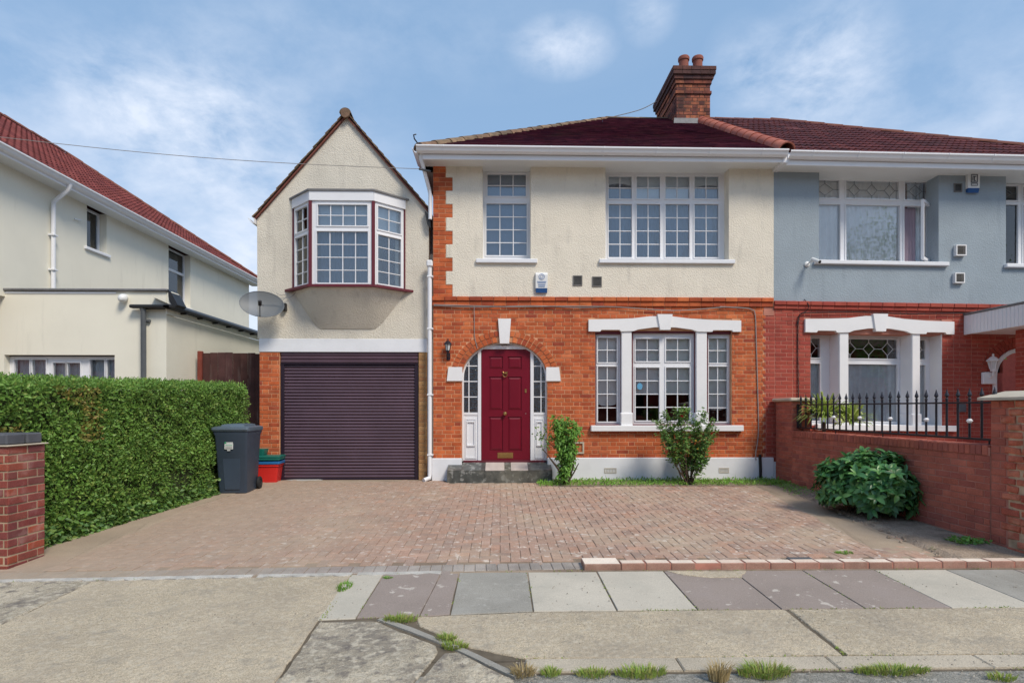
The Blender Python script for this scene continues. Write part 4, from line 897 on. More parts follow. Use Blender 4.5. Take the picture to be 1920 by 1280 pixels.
# glazing of side lights (arched top) and fanlight
def zin(x): t = 1-((x-ACX)/(AA-jamb))**2; return AZ+(AB-jamb)*sqrt(max(0.0, t))
for (a, b) in ((ACX-AA+jamb, dx0-.065), (dx1+.065, ACX+AA-jamb)):
    rows = 4; hrow = (Z(946, 686, YD)-zmid-.02)/3; xs_m = a+(b-a)*(.36 if a < ACX-.4 else .64)
    bars = MB(); bars.cbox(xs_m-.009, xs_m+.009, YD+.0, YD+.03, zmid+.02, zin(xs_m), .003)
    for k in range(1, 4): 
        z = zmid+.02+hrow*k; w_ = (AA-jamb)*sqrt(max(0, 1-(max(0, z-AZ)/(AB-jamb))**2)); aa, bb = max(a, ACX-w_), min(b, ACX+w_); bars.cbox(aa, bb, YD+.002, YD+.028, z-.009, z+.009, .003)
    bars.build('glazing_bars', M_['white'], doorset)
    for (c, d) in ((a, xs_m), (xs_m, b)):
        for k in range(4):
            z0, z1 = zmid+.02+hrow*k, zmid+.02+hrow*(k+1)
            top = [(c+(d-c)*i/6, min(z1 if k < 3 else 9, zin(c+(d-c)*i/6))) for i in range(7)]
            top = [(x, max(z, z0+.001)) for x, z in top]
            MB().extr([(c, YD+.014, z0), (d, YD+.014, z0)] + [(x, YD+.014, z) for x, z in top[::-1]], (0, .004, 0)).build('pane', M_['glass_dark'], doorset)
fx0, fx1 = dx0-.0, dx1+.0
fb = MB()
for i in range(1, 5): x = fx0+(fx1-fx0)*i/5; fb.cbox(x-.008, x+.008, YD, YD+.03, fz+.07, zin(x), .003)
fb.build('glazing_bars', M_['white'], doorset)
for i in range(5):
    a, b = fx0+(fx1-fx0)*i/5, fx0+(fx1-fx0)*(i+1)/5; top = [(a+(b-a)*j/4, zin(a+(b-a)*j/4)) for j in range(5)]
    MB().extr([(a, YD+.014, fz+.07), (b, YD+.014, fz+.07)]+[(x, YD+.014, z) for x, z in top[::-1]], (0, .004, 0)).build('pane', M_['glass_dark'], doorset)
# panelled door
dm = MB(); W_ = dx1-dx0
def dxp(p): return X(p, YD)
def dzp(q): return Z(946, q, YD)
panels = [(dxp(917), dxp(943), dzp(692), dzp(668)), (dxp(952), dxp(978), dzp(692), dzp(668)), (dxp(917), dxp(943), dzp(769), dzp(706)), (dxp(952), dxp(978), dzp(769), dzp(706)), (dxp(917), dxp(943), dzp(845), dzp(781)), (dxp(952), dxp(978), dzp(845), dzp(781))]
dm.holes(dx0, dx1, dz0, dz1, panels, YD, YD+.045); dm.box(dx0+.01, dx1-.01, YD+.018, YD+.04, dz0+.01, dz1-.01)
for (a, b, c, d) in panels:
    # raised and fielded centre with bevelled margin
    o, i_ = .012, .045
    vs = [(a+o, YD+.018, c+o), (b-o, YD+.018, c+o), (b-o, YD+.018, d-o), (a+o, YD+.018, d-o), (a+i_, YD+.004, c+i_), (b-i_, YD+.004, c+i_), (b-i_, YD+.004, d-i_), (a+i_, YD+.004, d-i_)]
    dm.add(vs, [(4, 5, 6, 7), (0, 1, 5, 4), (1, 2, 6, 5), (2, 3, 7, 6), (3, 0, 4, 7)])
door = dm.build('front_door', M_['maroon'], house)
kx = X(947, YD)
MB().lathe([(.0, 0), (.016, .0), (.014, .02), (.032, .035), (.036, .05), (.028, .064), (.0, .07)], 16, Matrix.Translation((kx, YD, Z(946, 775, YD))) @ Matrix.Rotation(pi/2, 4, 'X')).build('door_knob', M_['brass'], door, smooth=True)
kn = MB(); kz_ = Z(946, 701, YD)
kn.lathe([(.0, 0), (.03, .0), (.03, .012), (.018, .03), (.0, .034)], 14, Matrix.Translation((kx, YD, kz_+.015)) @ Matrix.Rotation(pi/2, 4, 'X'))
ringp = [(kx+.038*sin(t), YD-.03, kz_-.012-.04*cos(t)*1.0) for t in [2*pi*i/16 for i in range(17)]]; kn.tube(ringp, .007, 6)
for s in (-1, 1): kn.tube([(kx+s*.02, YD-.01, kz_+.03), (kx+s*.045, YD-.012, kz_+.045), (kx+s*.03, YD-.01, kz_+.005)], .008, 6)
kn.build('door_knocker', M_['brass'], door, smooth=True)
lb = MB().cbox(X(933, YD), X(962, YD), YD-.006, YD+.002, Z(946, 859, YD)+.005, Z(946, 848, YD), .002); lbo = lb.build('letter_plate', M_['brass'], door)
MB().cbox(X(937, YD), X(958, YD), YD-.012, YD-.005, Z(946, 856.5, YD), Z(946, 850.5, YD), .002).build('flap', M_['brass'], lbo)
MB().cbox(X(984, YD), X(987.5, YD), YD-.008, YD, Z(946, 736, YD), Z(946, 729, YD), .002).build('door_lock', M_['brass'], door)
MB().lathe([(.0, 0), (.008, 0), (.006, .01), (0, .012)], 8, Matrix.Translation((X(986, YD), YD, Z(946, 775, YD))) @ Matrix.Rotation(pi/2, 4, 'X')).build('door_lock', M_['steel'], door)
# reveal beside the door and dark hall behind
# ---- entrance step of marble tiles
sx0, sx1 = X(838, -.3), X(1036, -.3); sz = Z(946, 881, -.30)
MB().box(sx0+.004, sx1-.004, -.294, .12, -.02, sz-.009).build('step_core', M_['darkroom'], house)
ed = [sx0, X(909, -.3), X(947, -.3), X(990, -.3), sx1]
for i in range(4):
    pink = i in (1,)
    MB().cbox(ed[i]+.002, ed[i+1]-.002, -.302, -.292, -.02, sz-.004, .002).build('step_tile', M_['marble'], house)
te = [(sx0, X(866, -.1), 'marble'), (X(866, -.1), X(910, -.2), 'marble'), (X(910, -.2), X(946, -.2), 'marble_pink'), (X(946, -.2), X(958, -.2), 'marble'), (X(958, -.2), X(990, -.2), 'marble_pink'), (X(990, -.2), sx1, 'marble')]
zbk = .322
tread = lambda y: sz + (zbk-sz)*(y+.304)/(.304+YD-.02)
MB().extr([(sx0+.004, -.294, sz-.02), (sx0+.004, YD-.02, sz-.02), (sx0+.004, YD-.02, zbk-.012), (sx0+.004, -.294, sz-.012)], (sx1-sx0-.008, 0, 0)).build('step_bed', M_['marble'], house)
for a, b, m in te:
    y1 = YD-.02 if (a > ACX-AA-.1 and b < ACX+AA+.1) else -.046
    MB().extr([(a+.002, -.304, sz-.009), (a+.002, y1, tread(y1)-.009), (a+.002, y1, tread(y1)), (a+.002, -.304, sz)], (b-a-.004, 0, 0)).build('step_tile', M_[m], house)
MB().cbox(ACX-AA+.02, ACX+AA-.02, YD-.03, YD+.06, zbk-.02, dz0-.003, .004).build('threshold', M_['maroon_trim'], house)
MB().box(X(1433)-.01, xP+.01, -.003, .2, zSC0-.16, zSC0+.02).build('string_mortar', M_['redmortar'], house)
# ---- eaves: soffit, fascia lip, gutter
zs = 5.745; YE = -.40
MB().cbox(xP-.03, xP+.07, YE-.028, .27, 5.69, 5.92, .004).build('eaves_end', M_['white'], house)
MB().box(xL-.16, xP+.02, YE+.02, .26, zs, zs+.02).build('soffit', M_['soffit'], house)
MB().cbox(xL-.14, xP+.035, YE-.01, YE+.02, zs-.045, zs+.05, .008).build('fascia_lip', M_['white'], house)
MB().cbox(xL-.19, xP+.035, YE-.03, YE+.0, zs+.052, zs+.15, .004).build('fascia', M_['white'], house)
gutter(house, (xL-.235, YE-.032, zs+.155), (xP+.02, YE-.032, zs+.14), .12, .105, nclip=7)
gutter(house, (xL-.21, .3, zs+.155), (xL-.21, YE-.03, zs+.155), .11, .10, nclip=0, back=(1, 0, 0))
MB().box(xL-.2, xL-.17, YE+.02, 1.2, zs-.045, zs+.14).build('side_fascia', M_['white'], house)
MB().box(xL-.17, xL, .0, 1.2, zs, zs+.02).build('side_soffit', M_['soffit'], house)
# ---- hipped roof
ze = zs+.14; Yr = 3.95; zr = CAM_Z + (765-222.5)/F_PX*(Yr+DIST); pitch = atan2(zr-ze, Yr-YE+.02); sl_ = sqrt((zr-ze)**2+(Yr-YE)**2)
ex0 = xL-.22; hipx = X(1135, Yr); ex1 = xP+.0
yb_ = 2*Yr-YE
roofm = MB().add([(ex0, YE-.04, ze-.02), (ex0, yb_, ze), (hipx, Yr, zr-.03), (ex1, YE-.04, ze-.02), (ex1, Yr, zr-.03), (ex1, yb_, ze)],
    [(0, 3, 4, 2), (5, 1, 2, 4), (1, 0, 2), (3, 5, 4), (0, 1, 5, 3)])
roof = roofm.build('roof', M_['darkroof'], house)
vdir = Vector((0, Yr-YE, zr-ze)).normalized()
slope_len = (Vector((0, Yr, zr))-Vector((0, YE, ze))).length
def in_main(s, t):
    f = t/slope_len; return ex0+(hipx-ex0)*f - .02 < ex0+s < ex1-.02 and 0 <= t < slope_len - .02
lay_tiles(roof, (ex0, YE-.05, ze), (1, 0, 0), vdir, in_main, .20, .20, M_['darkroof'], ex1-ex0, slope_len, th=.014, stagger=True, limit=300)
cap_tiles(roof, (ex0+.02, YE-.02, ze-.01), (hipx, Yr, zr-.04), .135, .36, M_['mossytile'], sq=.75)
cap_tiles(roof, (hipx, Yr, zr-.0), (X(1262, Yr), Yr, zr), .10, .40, M_['mossytile'], sq=.6)
# red bonnet row up the party line
cap_tiles(roof, (xP+.02, YE-.06, ze+.02), (X(1312, Yr-.6)-.0, Yr-.62, zr-.34), .15, .30, M_['terracotta'], name='verge_ridge_tile', sq=.85)
hk = MB().tube([(ex0+.0, YE-.05, ze+.08), (ex0-.05, YE-.09, ze+.14), (ex0-.06, YE-.1, ze+.20), (ex0-.02, YE-.08, ze+.22)], .012, 6); hk.build('hip_iron', M_['black'], roof)

# ---- chimney
chm = thing('chimney_stack', 'sooty red brick chimney with two clay pots on the roof between the houses', 'chimney', (X(1302, 3.2), 3.3, 8.2))
cx0, cx1, cy0, cy1 = X(1268, 3.15), X(1332, 3.15), 3.15, 4.75
zc0 = 7.7; zt_ = Z(1302, 158, 3.15); ztop = Z(1302, 128, 3.15)
MB().box(cx0+.006, cx1-.006, cy0+.006, cy1-.006, zc0, ztop-.02).build('stack_core', M_['sootmortar'], chm)
nch = int((zt_-zc0)/.082); hc = (zt_-zc0)/nch
lay_bricks(chm, (cx0, cy0, 0), 0, zc0, nch, hc, lambda z: [(0, cx1-cx0)], M_['chimneybrick'], limit=120, T=.1)
lay_bricks(chm, (cx0, cy1, 0), -pi/2, zc0, nch, hc, lambda z: [(0.02, cy1-cy0-.02)], M_['chimneybrick'], limit=150, T=.1)
lay_bricks(chm, (cx1, cy0, 0), pi/2, zc0, nch, hc, lambda z: [(0.02, cy1-cy0-.02)], M_['chimneybrick'], limit=0, T=.1)
# projecting band and corbelled head
def band(z0, z1, e, mat, nm='corbel_brick'):
    for (a, b, c, d) in ((cx0-e, cx1+e, cy0-e, cy0-e+.1),):
        x = a
        while x < b-.01: w = min(.22, b-x); MB().cbox(x+.003, x+w-.003, c, d, z0+.003, z1-.003, .004).build(nm, M_[mat], chm); x += w
    for xs_ in ((cx0-e, cx0-e+.1), (cx1+e-.1, cx1+e)):
        y = cy0-e+.101
        while y < cy1+e-.01: w = min(.22, cy1+e-y); MB().cbox(xs_[0], xs_[1], y+.003, y+w-.003, z0+.003, z1-.003, .004).build(nm, M_[mat], chm); y += w
    MB().box(cx0-e+.008, cx1+e-.008, cy0-e+.008, cy1+e-.008, z0+.001, z1-.001).build('band_core', M_['sootmortar'], chm)
zb = Z(1302, 177, 3.15); band(zb, zb+.075, .03, 'chimneybrick')
hs_ = (ztop-zt_)/4
for k, e in enumerate((.03, .06, .10, .11)): band(zt_+hs_*k, zt_+hs_*(k+1), e, 'chimneybrick' if k < 1 else 'sootbrick')
MB().add([(cx0-.1, cy0-.1, ztop), (cx1+.1, cy0-.1, ztop), (cx1+.1, cy1+.1, ztop), (cx0-.1, cy1+.1, ztop), (cx0+.15, cy0+.2, ztop+.08), (cx1-.15, cy0+.2, ztop+.08), (cx1-.15, cy1-.2, ztop+.08), (cx0+.15, cy1-.2, ztop+.08)], [(0, 1, 5, 4), (1, 2, 6, 5), (2, 3, 7, 6), (3, 0, 4, 7), (4, 5, 6, 7)]).build('flaunching', M_['sootmortar'], chm)
for (p, y) in ((1282, 3.55), (1308, 3.5)):
    x = X(p, y); zp = Z(p, 108, y)
    MB().lathe([(.13, ztop-.02), (.135, ztop+.05), (.115, ztop+.12), (.115, zp-.10), (.135, zp-.09), (.14, zp-.03), (.125, zp), (.095, zp), (.09, zp-.2)], 20, Matrix.Translation((x, y, 0))).build('chimney_pot', M_['potclay'], chm, smooth=True)
MB().add([(cx0-.1, cy0-.12, ze+(cy0-.16-YE)*(zr-ze)/(Yr-YE)+.05), (cx1+.1, cy0-.12, ze+(cy0-.16-YE)*(zr-ze)/(Yr-YE)+.05), (cx1+.05, cy0-.003, ze+(cy0-YE)*(zr-ze)/(Yr-YE)+.16), (cx0-.05, cy0-.003, ze+(cy0-YE)*(zr-ze)/(Yr-YE)+.16)], [(0, 1, 2, 3)]).build('flashing', M_['lead'], chm)

# ================================================================== GARAGE WING (part of the same house)
YG = .10
gx0, gx1 = X(486, YG), X(804, YG); gap = (X(650, YG), Z(650, 219, YG)); zgl, zgr = Z(484, 410, YG), Z(804, 398, YG); zb0g, zb1g = Z(645, 660, YG), Z(645, 635, YG)
MB().extr([(X(483, YG), YG, zb1g), (gx1, YG, zb1g), (gx1, YG, zgr), (gap[0], YG, gap[1]), (X(482, YG), YG, zgl)], (0, .25, 0)).build('gable_wall', M_['render_wing'], house)
MB().cbox(gx0, X(801, YG), YG-.012, YG+.2, zb0g, zb1g-.002, .006).build('garage_beam', M_['white_paint'], house)
# roof slabs of the wing
for (xe2, ze2) in ((X(479, YG), zgl-.02), (gx1, zgr)):
    d = Vector((gap[0]-xe2, 0, gap[1]-ze2)); nrm = Vector((-d.z, 0, d.x)).normalized()
    if nrm.z < 0: nrm = -nrm
    A = Vector((xe2, YG-.02, ze2)); B = Vector((gap[0], YG-.02, gap[1]))
    MB().extr([A+nrm*.012, B+nrm*.012, B+nrm*.05, A+nrm*.05], (0, 7.0, 0)).build('wing_roof', M_['darkroof'], house)
    # undercloak and verge tiles
    MB().extr([A-nrm*.014, B-nrm*.014, B+nrm*.010, A+nrm*.010], (0, .06, 0)).build('undercloak', M_['ridgered'], house, Matrix.Translation((0, -.03, 0)))
    L_ = d.length; dn = d.normalized(); nt_ = int(L_/.165); g_ = L_/nt_
    me = MB().extr([Vector((0, 0, 0))+nrm*.026, dn*g_*1.45+nrm*.006, dn*g_*1.45-nrm*.008, nrm*.006], (0, .24, 0)).mesh('verge_tile', M_['mossytile'])
    for k in range(nt_-0):
        put('verge_tile', me, house, Matrix.Translation(A+dn*g_*k+nrm*.034+Vector((0, -.055+U(-.008, .008), 0))))
cap_tiles(house, (gap[0], YG-.10, gap[1]+.02), (gap[0], 7.0, gap[1]+.02), .10, .42, M_['mossytile'], sq=.9)
MB().lathe([(0, 0), (.085, 0), (.085, .05), (0, .05)], 16, Matrix.Translation((gap[0], YG-.06, gap[1]+.02)) @ Matrix.Rotation(pi/2, 4, 'X')).build('ridge_end', M_['mossytile'], house)
gutter(house, (X(481, YG)-.0, YG+7, zgl-.02), (X(481, YG)-.0, YG-.10, zgl-.02), .11, .09, nclip=0, back=(1, 0, 0))
# piers and side walls of the garage
plx = Z(500, 862, YG)
MB().box(gx0+.004, X(524, YG), YG+.006, YG+.3, plx, zb0g).build('pier_mortar', M_['mortar'], house)
lay_bricks(house, (gx0, YG, 0), 0, plx, int((zb0g-plx)/.075), (zb0g-plx)/int((zb0g-plx)/.075), lambda z: [(0, X(524, YG)-gx0)], M_['brick'], limit=120, bond='flemish', Ls=.225)
MB().cbox(gx0-.01, X(524, YG), YG-.02, YG+.3, -.05, plx, .008).build('plinth', M_['white_paint'], house)
MB().box(X(785, YG), X(800, YG), YG+.006, YG+.3, -.02, zb0g).build('pier_mortar', M_['yellowmortar'], house)
lay_bricks(house, (X(785, YG), YG, 0), 0, -.01, 31, (zb0g+.01)/31, lambda z: [(0, X(801, YG)-X(785, YG))], M_['yellowbrick'], limit=80, bond='stretcher')
MB().box(gx0, gx0+.2, YG+.3, 7, -.1, zgl-.05).build('side_wall', M_['cream'], house)
MB().box(X(801, YG)+.0, xL-.003, YG+.05, YG+.4, -.1, zb1g).build('wall_joint', M_['cream'], house)
MB().box(X(804, YG), xL-.003, YG+.12, YG+.4, zb1g, 4.2).build('wall_joint', M_['render_wing'], house)
# roller shutter
sx0_, sx1_ = X(525, YG), X(784, YG); YS = YG+.05
sh = MB().box(sx0_, sx1_, YS+.05, YS+.07, -.02, zb0g).build('roller_shutter', M_['shutter_frame'], house)
for (a, b) in ((sx0_, sx0_+.065), (sx1_-.065, sx1_)): MB().cbox(a, b, YS-.02, YS+.05, -.02, Z(650, 683, YS), .004).build('guide_rail', M_['shutter_frame'], sh)
zbx = Z(650, 683, YS)
for k in range(3):
    h = (zb0g-zbx-.02)/3; z = zbx+.02+h*k
    MB().cbox(sx0_, sx1_, YS-.035, YS+.04, z+.002, z+h-.002, .016).build('box_slat', M_['shutter'], sh)
MB().box(sx0_, sx1_, YS-.03, YS+.045, zbx, zbx+.02).build('box_edge', M_['shutter_frame'], sh)
ns = 36; zb_s = .03; hh = (zbx-zb_s)/ns
prof = [(.012, 0), (.002, .003), (-.012, hh*.16), (-.017, hh*.38), (-.014, hh*.62), (-.004, hh*.84), (.010, hh*.93), (.014, hh)]
vs = [(x, y, z) for x in (sx0_+.06, sx1_-.06) for y, z in prof]; npf = len(prof)
slat = MB().add(vs, [(i, i+npf, i+npf+1, i+1) for i in range(npf-1)]).mesh('slat', M_['shutter'], smooth=True)
for k in range(ns): put('slat', slat, sh, Matrix.Translation((0, YS+.02+U(-.0006, .0006), zb_s+hh*k)))
MB().cbox(sx0_+.06, sx1_-.06, YS+.0, YS+.04, -.015, zb_s, .006).build('bottom_rail', M_['shutter_frame'], sh)
# oriel bay
pA, pB, pC, pD = (X(550, YG), YG), (X(582, -.33), -.33), (X(700, -.33), -.33), (X(759, YG), YG)
bz0, bz1 = Z(640, 534, -.33), Z(640, 377, -.33); bzt = Z(640, 359, -.33)
segs = []
for (P, Q) in ((pA, pB), (pB, pC), (pC, pD)):
    d = Vector((Q[0]-P[0], Q[1]-P[1], 0)); L_ = d.length; segs.append((Matrix.Translation((P[0], P[1], 0)) @ Matrix.Rotation(atan2(d.y, d.x), 4, 'Z'), L_))
oriel_lbl = None
for k, (M, L_) in enumerate(segs):
    po = .028
    if k == 1:
        u0, u1 = L_*(595-582)/118+.0, L_*(689-582)/118
        lt = [(u0+.01, u1, Z(640, 423, -.33), Z(640, 384, -.33), 4, 2), (u0-.01, u1+.01, bz0+.035, Z(640, 434, -.33), 4, 4)]
    else:
        lt = [(.06+po, L_-.06-po, Z(640, 427, -.33), bz1-.06, 2, 2), (.06+po, L_-.06-po, bz0+.045, Z(640, 437, -.33), 2, 4)]
    w = window(house, (po, L_-po, bz0, bz1, ), lt, 0.0, M, dep=.06, bar=.016, name='oriel_window', gmat='glass' if k else 'glass_low')
    sheet(w, .05, L_-.05, (Z(640, 428, -.33)) if k else bz0+.03, bz1-.03, .10, 'blind' if k else 'net_grey', M=M)
    if k == 1: curtain(w, .05, L_-.05, bz0, bz1-.02, .16, 'blind_blue', .01, 14, M)
    if k == 2: curtain(w, .25, L_-.05, bz0, bz1-.02, .12, 'curtain_dark', .012, 4, M)
    MB().box(-.012 if k == 1 else -.0, L_+(.012 if k == 1 else 0), -.03, .07, bz1+.003, bzt).build('oriel_fascia', M_['white'], house, M)
for P in (pB, pC): MB().cbox(P[0]-.027, P[0]+.027, P[1]-.024, P[1]+.05, bz0, bz1, .005).build('oriel_post', M_['maroon_trim'], house)
for P, s in ((pA, 1), (pD, -1)): MB().cbox(P[0]-.012, P[0]+.012, P[1]-.02, P[1]+.0, bz0, bz1, .003).build('oriel_post', M_['maroon_trim'], house)
def outline(e, ends=.10): return [(pA[0]-e-ends, YG), (pB[0]-e*.6, pB[1]-e), (pC[0]+e*.6, pC[1]-e), (pD[0]+e+ends, YG)]
def prism(o, z0, z1): n = len(o); return MB().add([(x, y, z) for z in (z0, z1) for x, y in o], [tuple(range(n-1, -1, -1)), tuple(range(n, 2*n))]+[(i, (i+1) % n, (i+1) % n+n, i+n) for i in range(n)])
prism(outline(.06), bz0-.04, bz0-.0).build('oriel_sill', M_['maroon_trim'], house)
prism(outline(.05, .03), bzt, bzt+.03).build('oriel_flashing', M_['lead'], house)
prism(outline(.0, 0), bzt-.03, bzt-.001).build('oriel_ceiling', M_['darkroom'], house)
cor = []; full = outline(.0, .0); zlow = Z(650, 617, YG); small = [(X(600, YG), YG-.005), (X(612, YG), YG-.01), (X(692, YG), YG-.01), (X(703, YG), YG-.005)]
rows = []; nr = 12
for i in range(nr+1):
    t = i/nr; f = (1-t)**.75 if t < 1 else 0; ft = f; pj = (1-t**2.2)
    pj = max(0, 1-t)**.9 * .85 + (.15 if t < .05 else .15*(1-t))
    row = []
    for (x0_, y0_), (x1_, y1_) in zip(full, small): row.append((x1_+(x0_-x1_)*(1-t)**.8, y1_+(y0_-y1_)*pj, bz0-.04+(zlow-bz0+.04)*t))
    rows.append(row)
vs = [p for r_ in rows for p in r_]; fs = [(i*4+k, i*4+k+1, (i+1)*4+k+1, (i+1)*4+k) for i in range(nr) for k in range(3)]
MB().add(vs, [f[::-1] for f in fs]).build('oriel_corbel', M_['render_wing'], house, smooth=True)

# ---- pipes, at the joint between wing and house
xpz = X(806, -.03)
downpipe(house, [(xL-.16, YE+.02, zs+.06), (xL-.16, YE+.05, zs-.05), (xL-.07, -.02, zs-.42), (xL-.05, -.02, zs-.52), (xL-.05, -.02, Z(805, 412))], .034, clips=())
downpipe(house, [(xL-.055, -.05, Z(805, 500)), (xL-.055, -.05, .12), (xL-.06, -.07, .05), (xL-.15, -.16, .02)], .040, clips=())
pp = MB()
for q in (520, 617, 740, 852): 
    z = Z(805, q); MB().cbox(xL-.10, xL+.01, -.095, .0, z-.014, z+.014, .003).build('pipe_clip', M_['white'], house)
MB().cbox(xL-.11, xL-.0, -.11, 0.0, Z(805, 500)-.02, Z(805, 500)+.1, .02).build('pipe_hopper', M_['white'], house)
MB().box(X(801), xL-.095, YG-.0, YG+.02, Z(805, 640), Z(805, 520)).build('lead_strip', M_['lead'], house)
MB().extr([(X(796), -.02, Z(800, 395)), (X(806), -.02, Z(800, 405)), (X(808), -.02, Z(800, 428)), (X(801), -.02, Z(800, 420))], (0, .2, 0)).build('valley_gutter', M_['black_plastic'], house)
# flush bits on walls
# ================================================================== RIGHT-HAND HOUSE (its courses run slightly downhill to the right)
SL = .012
SH = Matrix(((1, 0, 0, 0), (0, 1, 0, 0), (-SL, 0, 1, SL*xP), (0, 0, 0, 1)))
def ZR(px, py, Y=0.0): return Z(px, py, Y) + SL*(X(px, Y)-xP)
rh = thing('semi_detached_house', 'blue grey rendered semi-detached house with leaded windows and red painted brick', 'house', (xP, 0, 0), shear=SH)
xR = 11.3
rz_s0, rz_s1 = ZR(1600, 581), ZR(1600, 573)
zTR = 5.74
YR = .30
UA = (X(1535), X(1759), ZR(1640, 491), zTR+.1); UB = (X(1885), X(1885)+1.6, ZR(1900, 496), zTR+.1)
zlo, zhi = ZR(1640, 796), ZR(1640, 624)
LW = [(X(1520), X(1573), zlo, zhi), (X(1590), X(1709), zlo, zhi), (X(1724), X(1766), zlo, zhi)]
# upper render
zRR = rz_s1+.062
mb = MB(); mb.holes(xP+.004, xR, zRR, zTR, [UA, UB], -.012, .30); mb.build('render_wall', M_['blue'], rh)
MB().cbox(UA[1]-.005, UA[1]+.05, -.014, .1, UA[2], zTR, .02)
# red wall
pX0, pX1 = X(1860), X(1860)+1.3
ctopR = ZR(1640, 596)
AXc, AZc, AAr = X(1861)+.53, ZR(1905, 706), .53
mb = MB(); mb.holes(X(1433)+.002, xR, -.1, rz_s0, [(LW[0][0], LW[2][1], zlo-.03, ctopR), (AXc-AAr, AXc+AAr, -1, AZc+AAr)], .006, .3); mb.build('mortar_wall', M_['redmortar'], rh)
def iv_right(z):
    s = [((X(1431) if int((z)/.075) % 2 else X(1436)), 9.8)]
    if zlo-.0 < z < ctopR: s = cut(s, LW[0][0], LW[2][1]) if z < zhi else cut(s, X(1508), X(1786))
    if z < AZc+AAr+.2:
        k = 1-(max(0, z-AZc)/(AAr+.22))**2
        if z < AZc: s = cut(s, AXc-AAr, AXc+AAr)
        elif k > 0: s = cut(s, AXc-(AAr+.22)*sqrt(k), AXc+(AAr+.22)*sqrt(k))
    if ZR(1640, 806) < z < zlo: s = cut(s, X(1528), X(1790))
    return s
lay_bricks(rh, (0, 0, 0), 0, .20, int((rz_s0-.20)/.0752)+1, (rz_s0-.20)/(int((rz_s0-.20)/.0752)+1), iv_right, M_['redbrick'], bond='flemish', score=lambda t: abs((t[0]+t[1])/2-6.7)-(t[1]-t[0])*20)
MB().cbox(xP+.0, 9.75, -.03, .2, -.1, .33, .008).build('plinth', M_['white_paint'], rh)
for rg in ((.0, .11, 24), (.11, .22, 28)):
    for i in range(rg[2]):
        t0, t1 = pi*i/rg[2], pi*(i+1)/rg[2]
        q, d = wedge(AXc, AZc, AAr+rg[0], AAr+rg[0], AAr+rg[1], AAr+rg[1], t0, t1, -.004, .2); MB().extr(q, d).build('arch_brick', M_['redbrick'], rh)
fr = MB()
for i in range(24):
    t0, t1 = pi*i/24, pi*(i+1)/24; q, d = wedge(AXc, AZc, AAr-.07, AAr-.07, AAr, AAr, t0, t1, -.02, .1, 0); fr.extr(q, d)
fr.box(AXc-AAr, AXc-AAr+.07, -.02, .08, .3, AZc); fr.box(AXc+AAr-.07, AXc+AAr, -.02, .08, .3, AZc)
afr = fr.build('arched_door_frame', M_['white'], rh)
n = 20; MB().extr([(AXc-(AAr-.07)*cos(pi*i/n), .03, AZc+(AAr-.07)*sin(pi*i/n)) for i in range(n+1)]+[(AXc+AAr-.07, .03, .3), (AXc-AAr+.07, .03, .3)], (0, .006, 0)).build('pane', M_['glass_dim'], afr)
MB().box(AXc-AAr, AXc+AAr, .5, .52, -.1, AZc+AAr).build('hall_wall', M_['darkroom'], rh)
# string course bricks
for (z0, z1, pr, k) in ((rz_s1-.012, rz_s1+.06, .055, 0), (rz_s0-.002, rz_s1-.013, .03, 1)):
    x = xP+.003
    while x < 10.0:
        put('string_brick', _MC.setdefault(('sr', k), MB().cbox(0, .219, -pr, .02, z0, z1, .005).mesh('string_brick', M_['redbrick'])), rh, Matrix.Translation((x, U(-.003, .003), 0))); x += .225
MB().box(xP, 10.0, -.022, .1, rz_s0, rz_s1+.055).build('string_mortar', M_['redmortar'], rh)
for nm, b in (('side_wall', (xR-.24, xR, .3, 7.8, -.1, 5.7)), ('upper_floor', (xP+.1, xR-.24, .3, 7.8, 2.95, 3.2)), ('ground_floor', (xP+.1, xR-.24, .3, 7.8, -.1, .25))): MB().box(*b).build(nm, M_['darkroom'], rh)
# upper window with leaded top lights
def RX(p): return X(p, YR)
zt0, zt1, zb0_, zb1_ = ZR(1640, 373.5, YR), ZR(1640, 340, YR), ZR(1640, 491, YR), ZR(1640, 385, YR)
zw1 = ZR(1640, 332, YR); zw0 = UA[2]
lt = [(UA[0]+.03, RX(1573), zt0, zt1, 1, 1), (RX(1586), RX(1685), zt0, zt1, 1, 1), (RX(1696), RX(1738), zt0, zt1, 1, 1),
      (UA[0]+.03, RX(1575), zb0_+.0, zb1_, 1, 1), (RX(1586), RX(1687), zb0_, zb1_, 1, 1), (RX(1695), RX(1740), zb0_, zb1_, 0, 0)]
lt = [(*l[:2], max(l[2], zw0+.05), *l[3:]) for l in lt]
w = window(rh, (UA[0], UA[1]+.06, zw0-.0, zw1), lt, YR, dep=.07, gmat='glass_low')
for l, nd in zip(lt[:3], (1, 3, 1)): leads(w, *l[:4], YR+.014, nd)
MB().box(UA[0], UA[1]+.06, YR-.01, YR+.05, zw1+.004, zTR).build('head_board', M_['soffit'], rh)
MB().cbox(UA[0]-.10, UA[1]+.16, -.08, YR, UA[2]-.07, UA[2]+.004, .01).build('sill', M_['white_paint'], w)
curtain(w, UA[0]+.02, RX(1578), zw0+.02, zw1-.05, YR+.085, 'net', .022, 5)
curtain(w, RX(1578), RX(1690), zw0+.02, zw1-.05, YR+.09, 'net', .024, 10, sway=.05)
curtain(w, RX(1691), RX(1725), zw0+.02, zb1_, YR+.11, 'mauve', .014, 5)
curtain(w, RX(1712), RX(1742), zw0+.02, zw1-.05, YR+.16, 'net_grey', .02, 4)
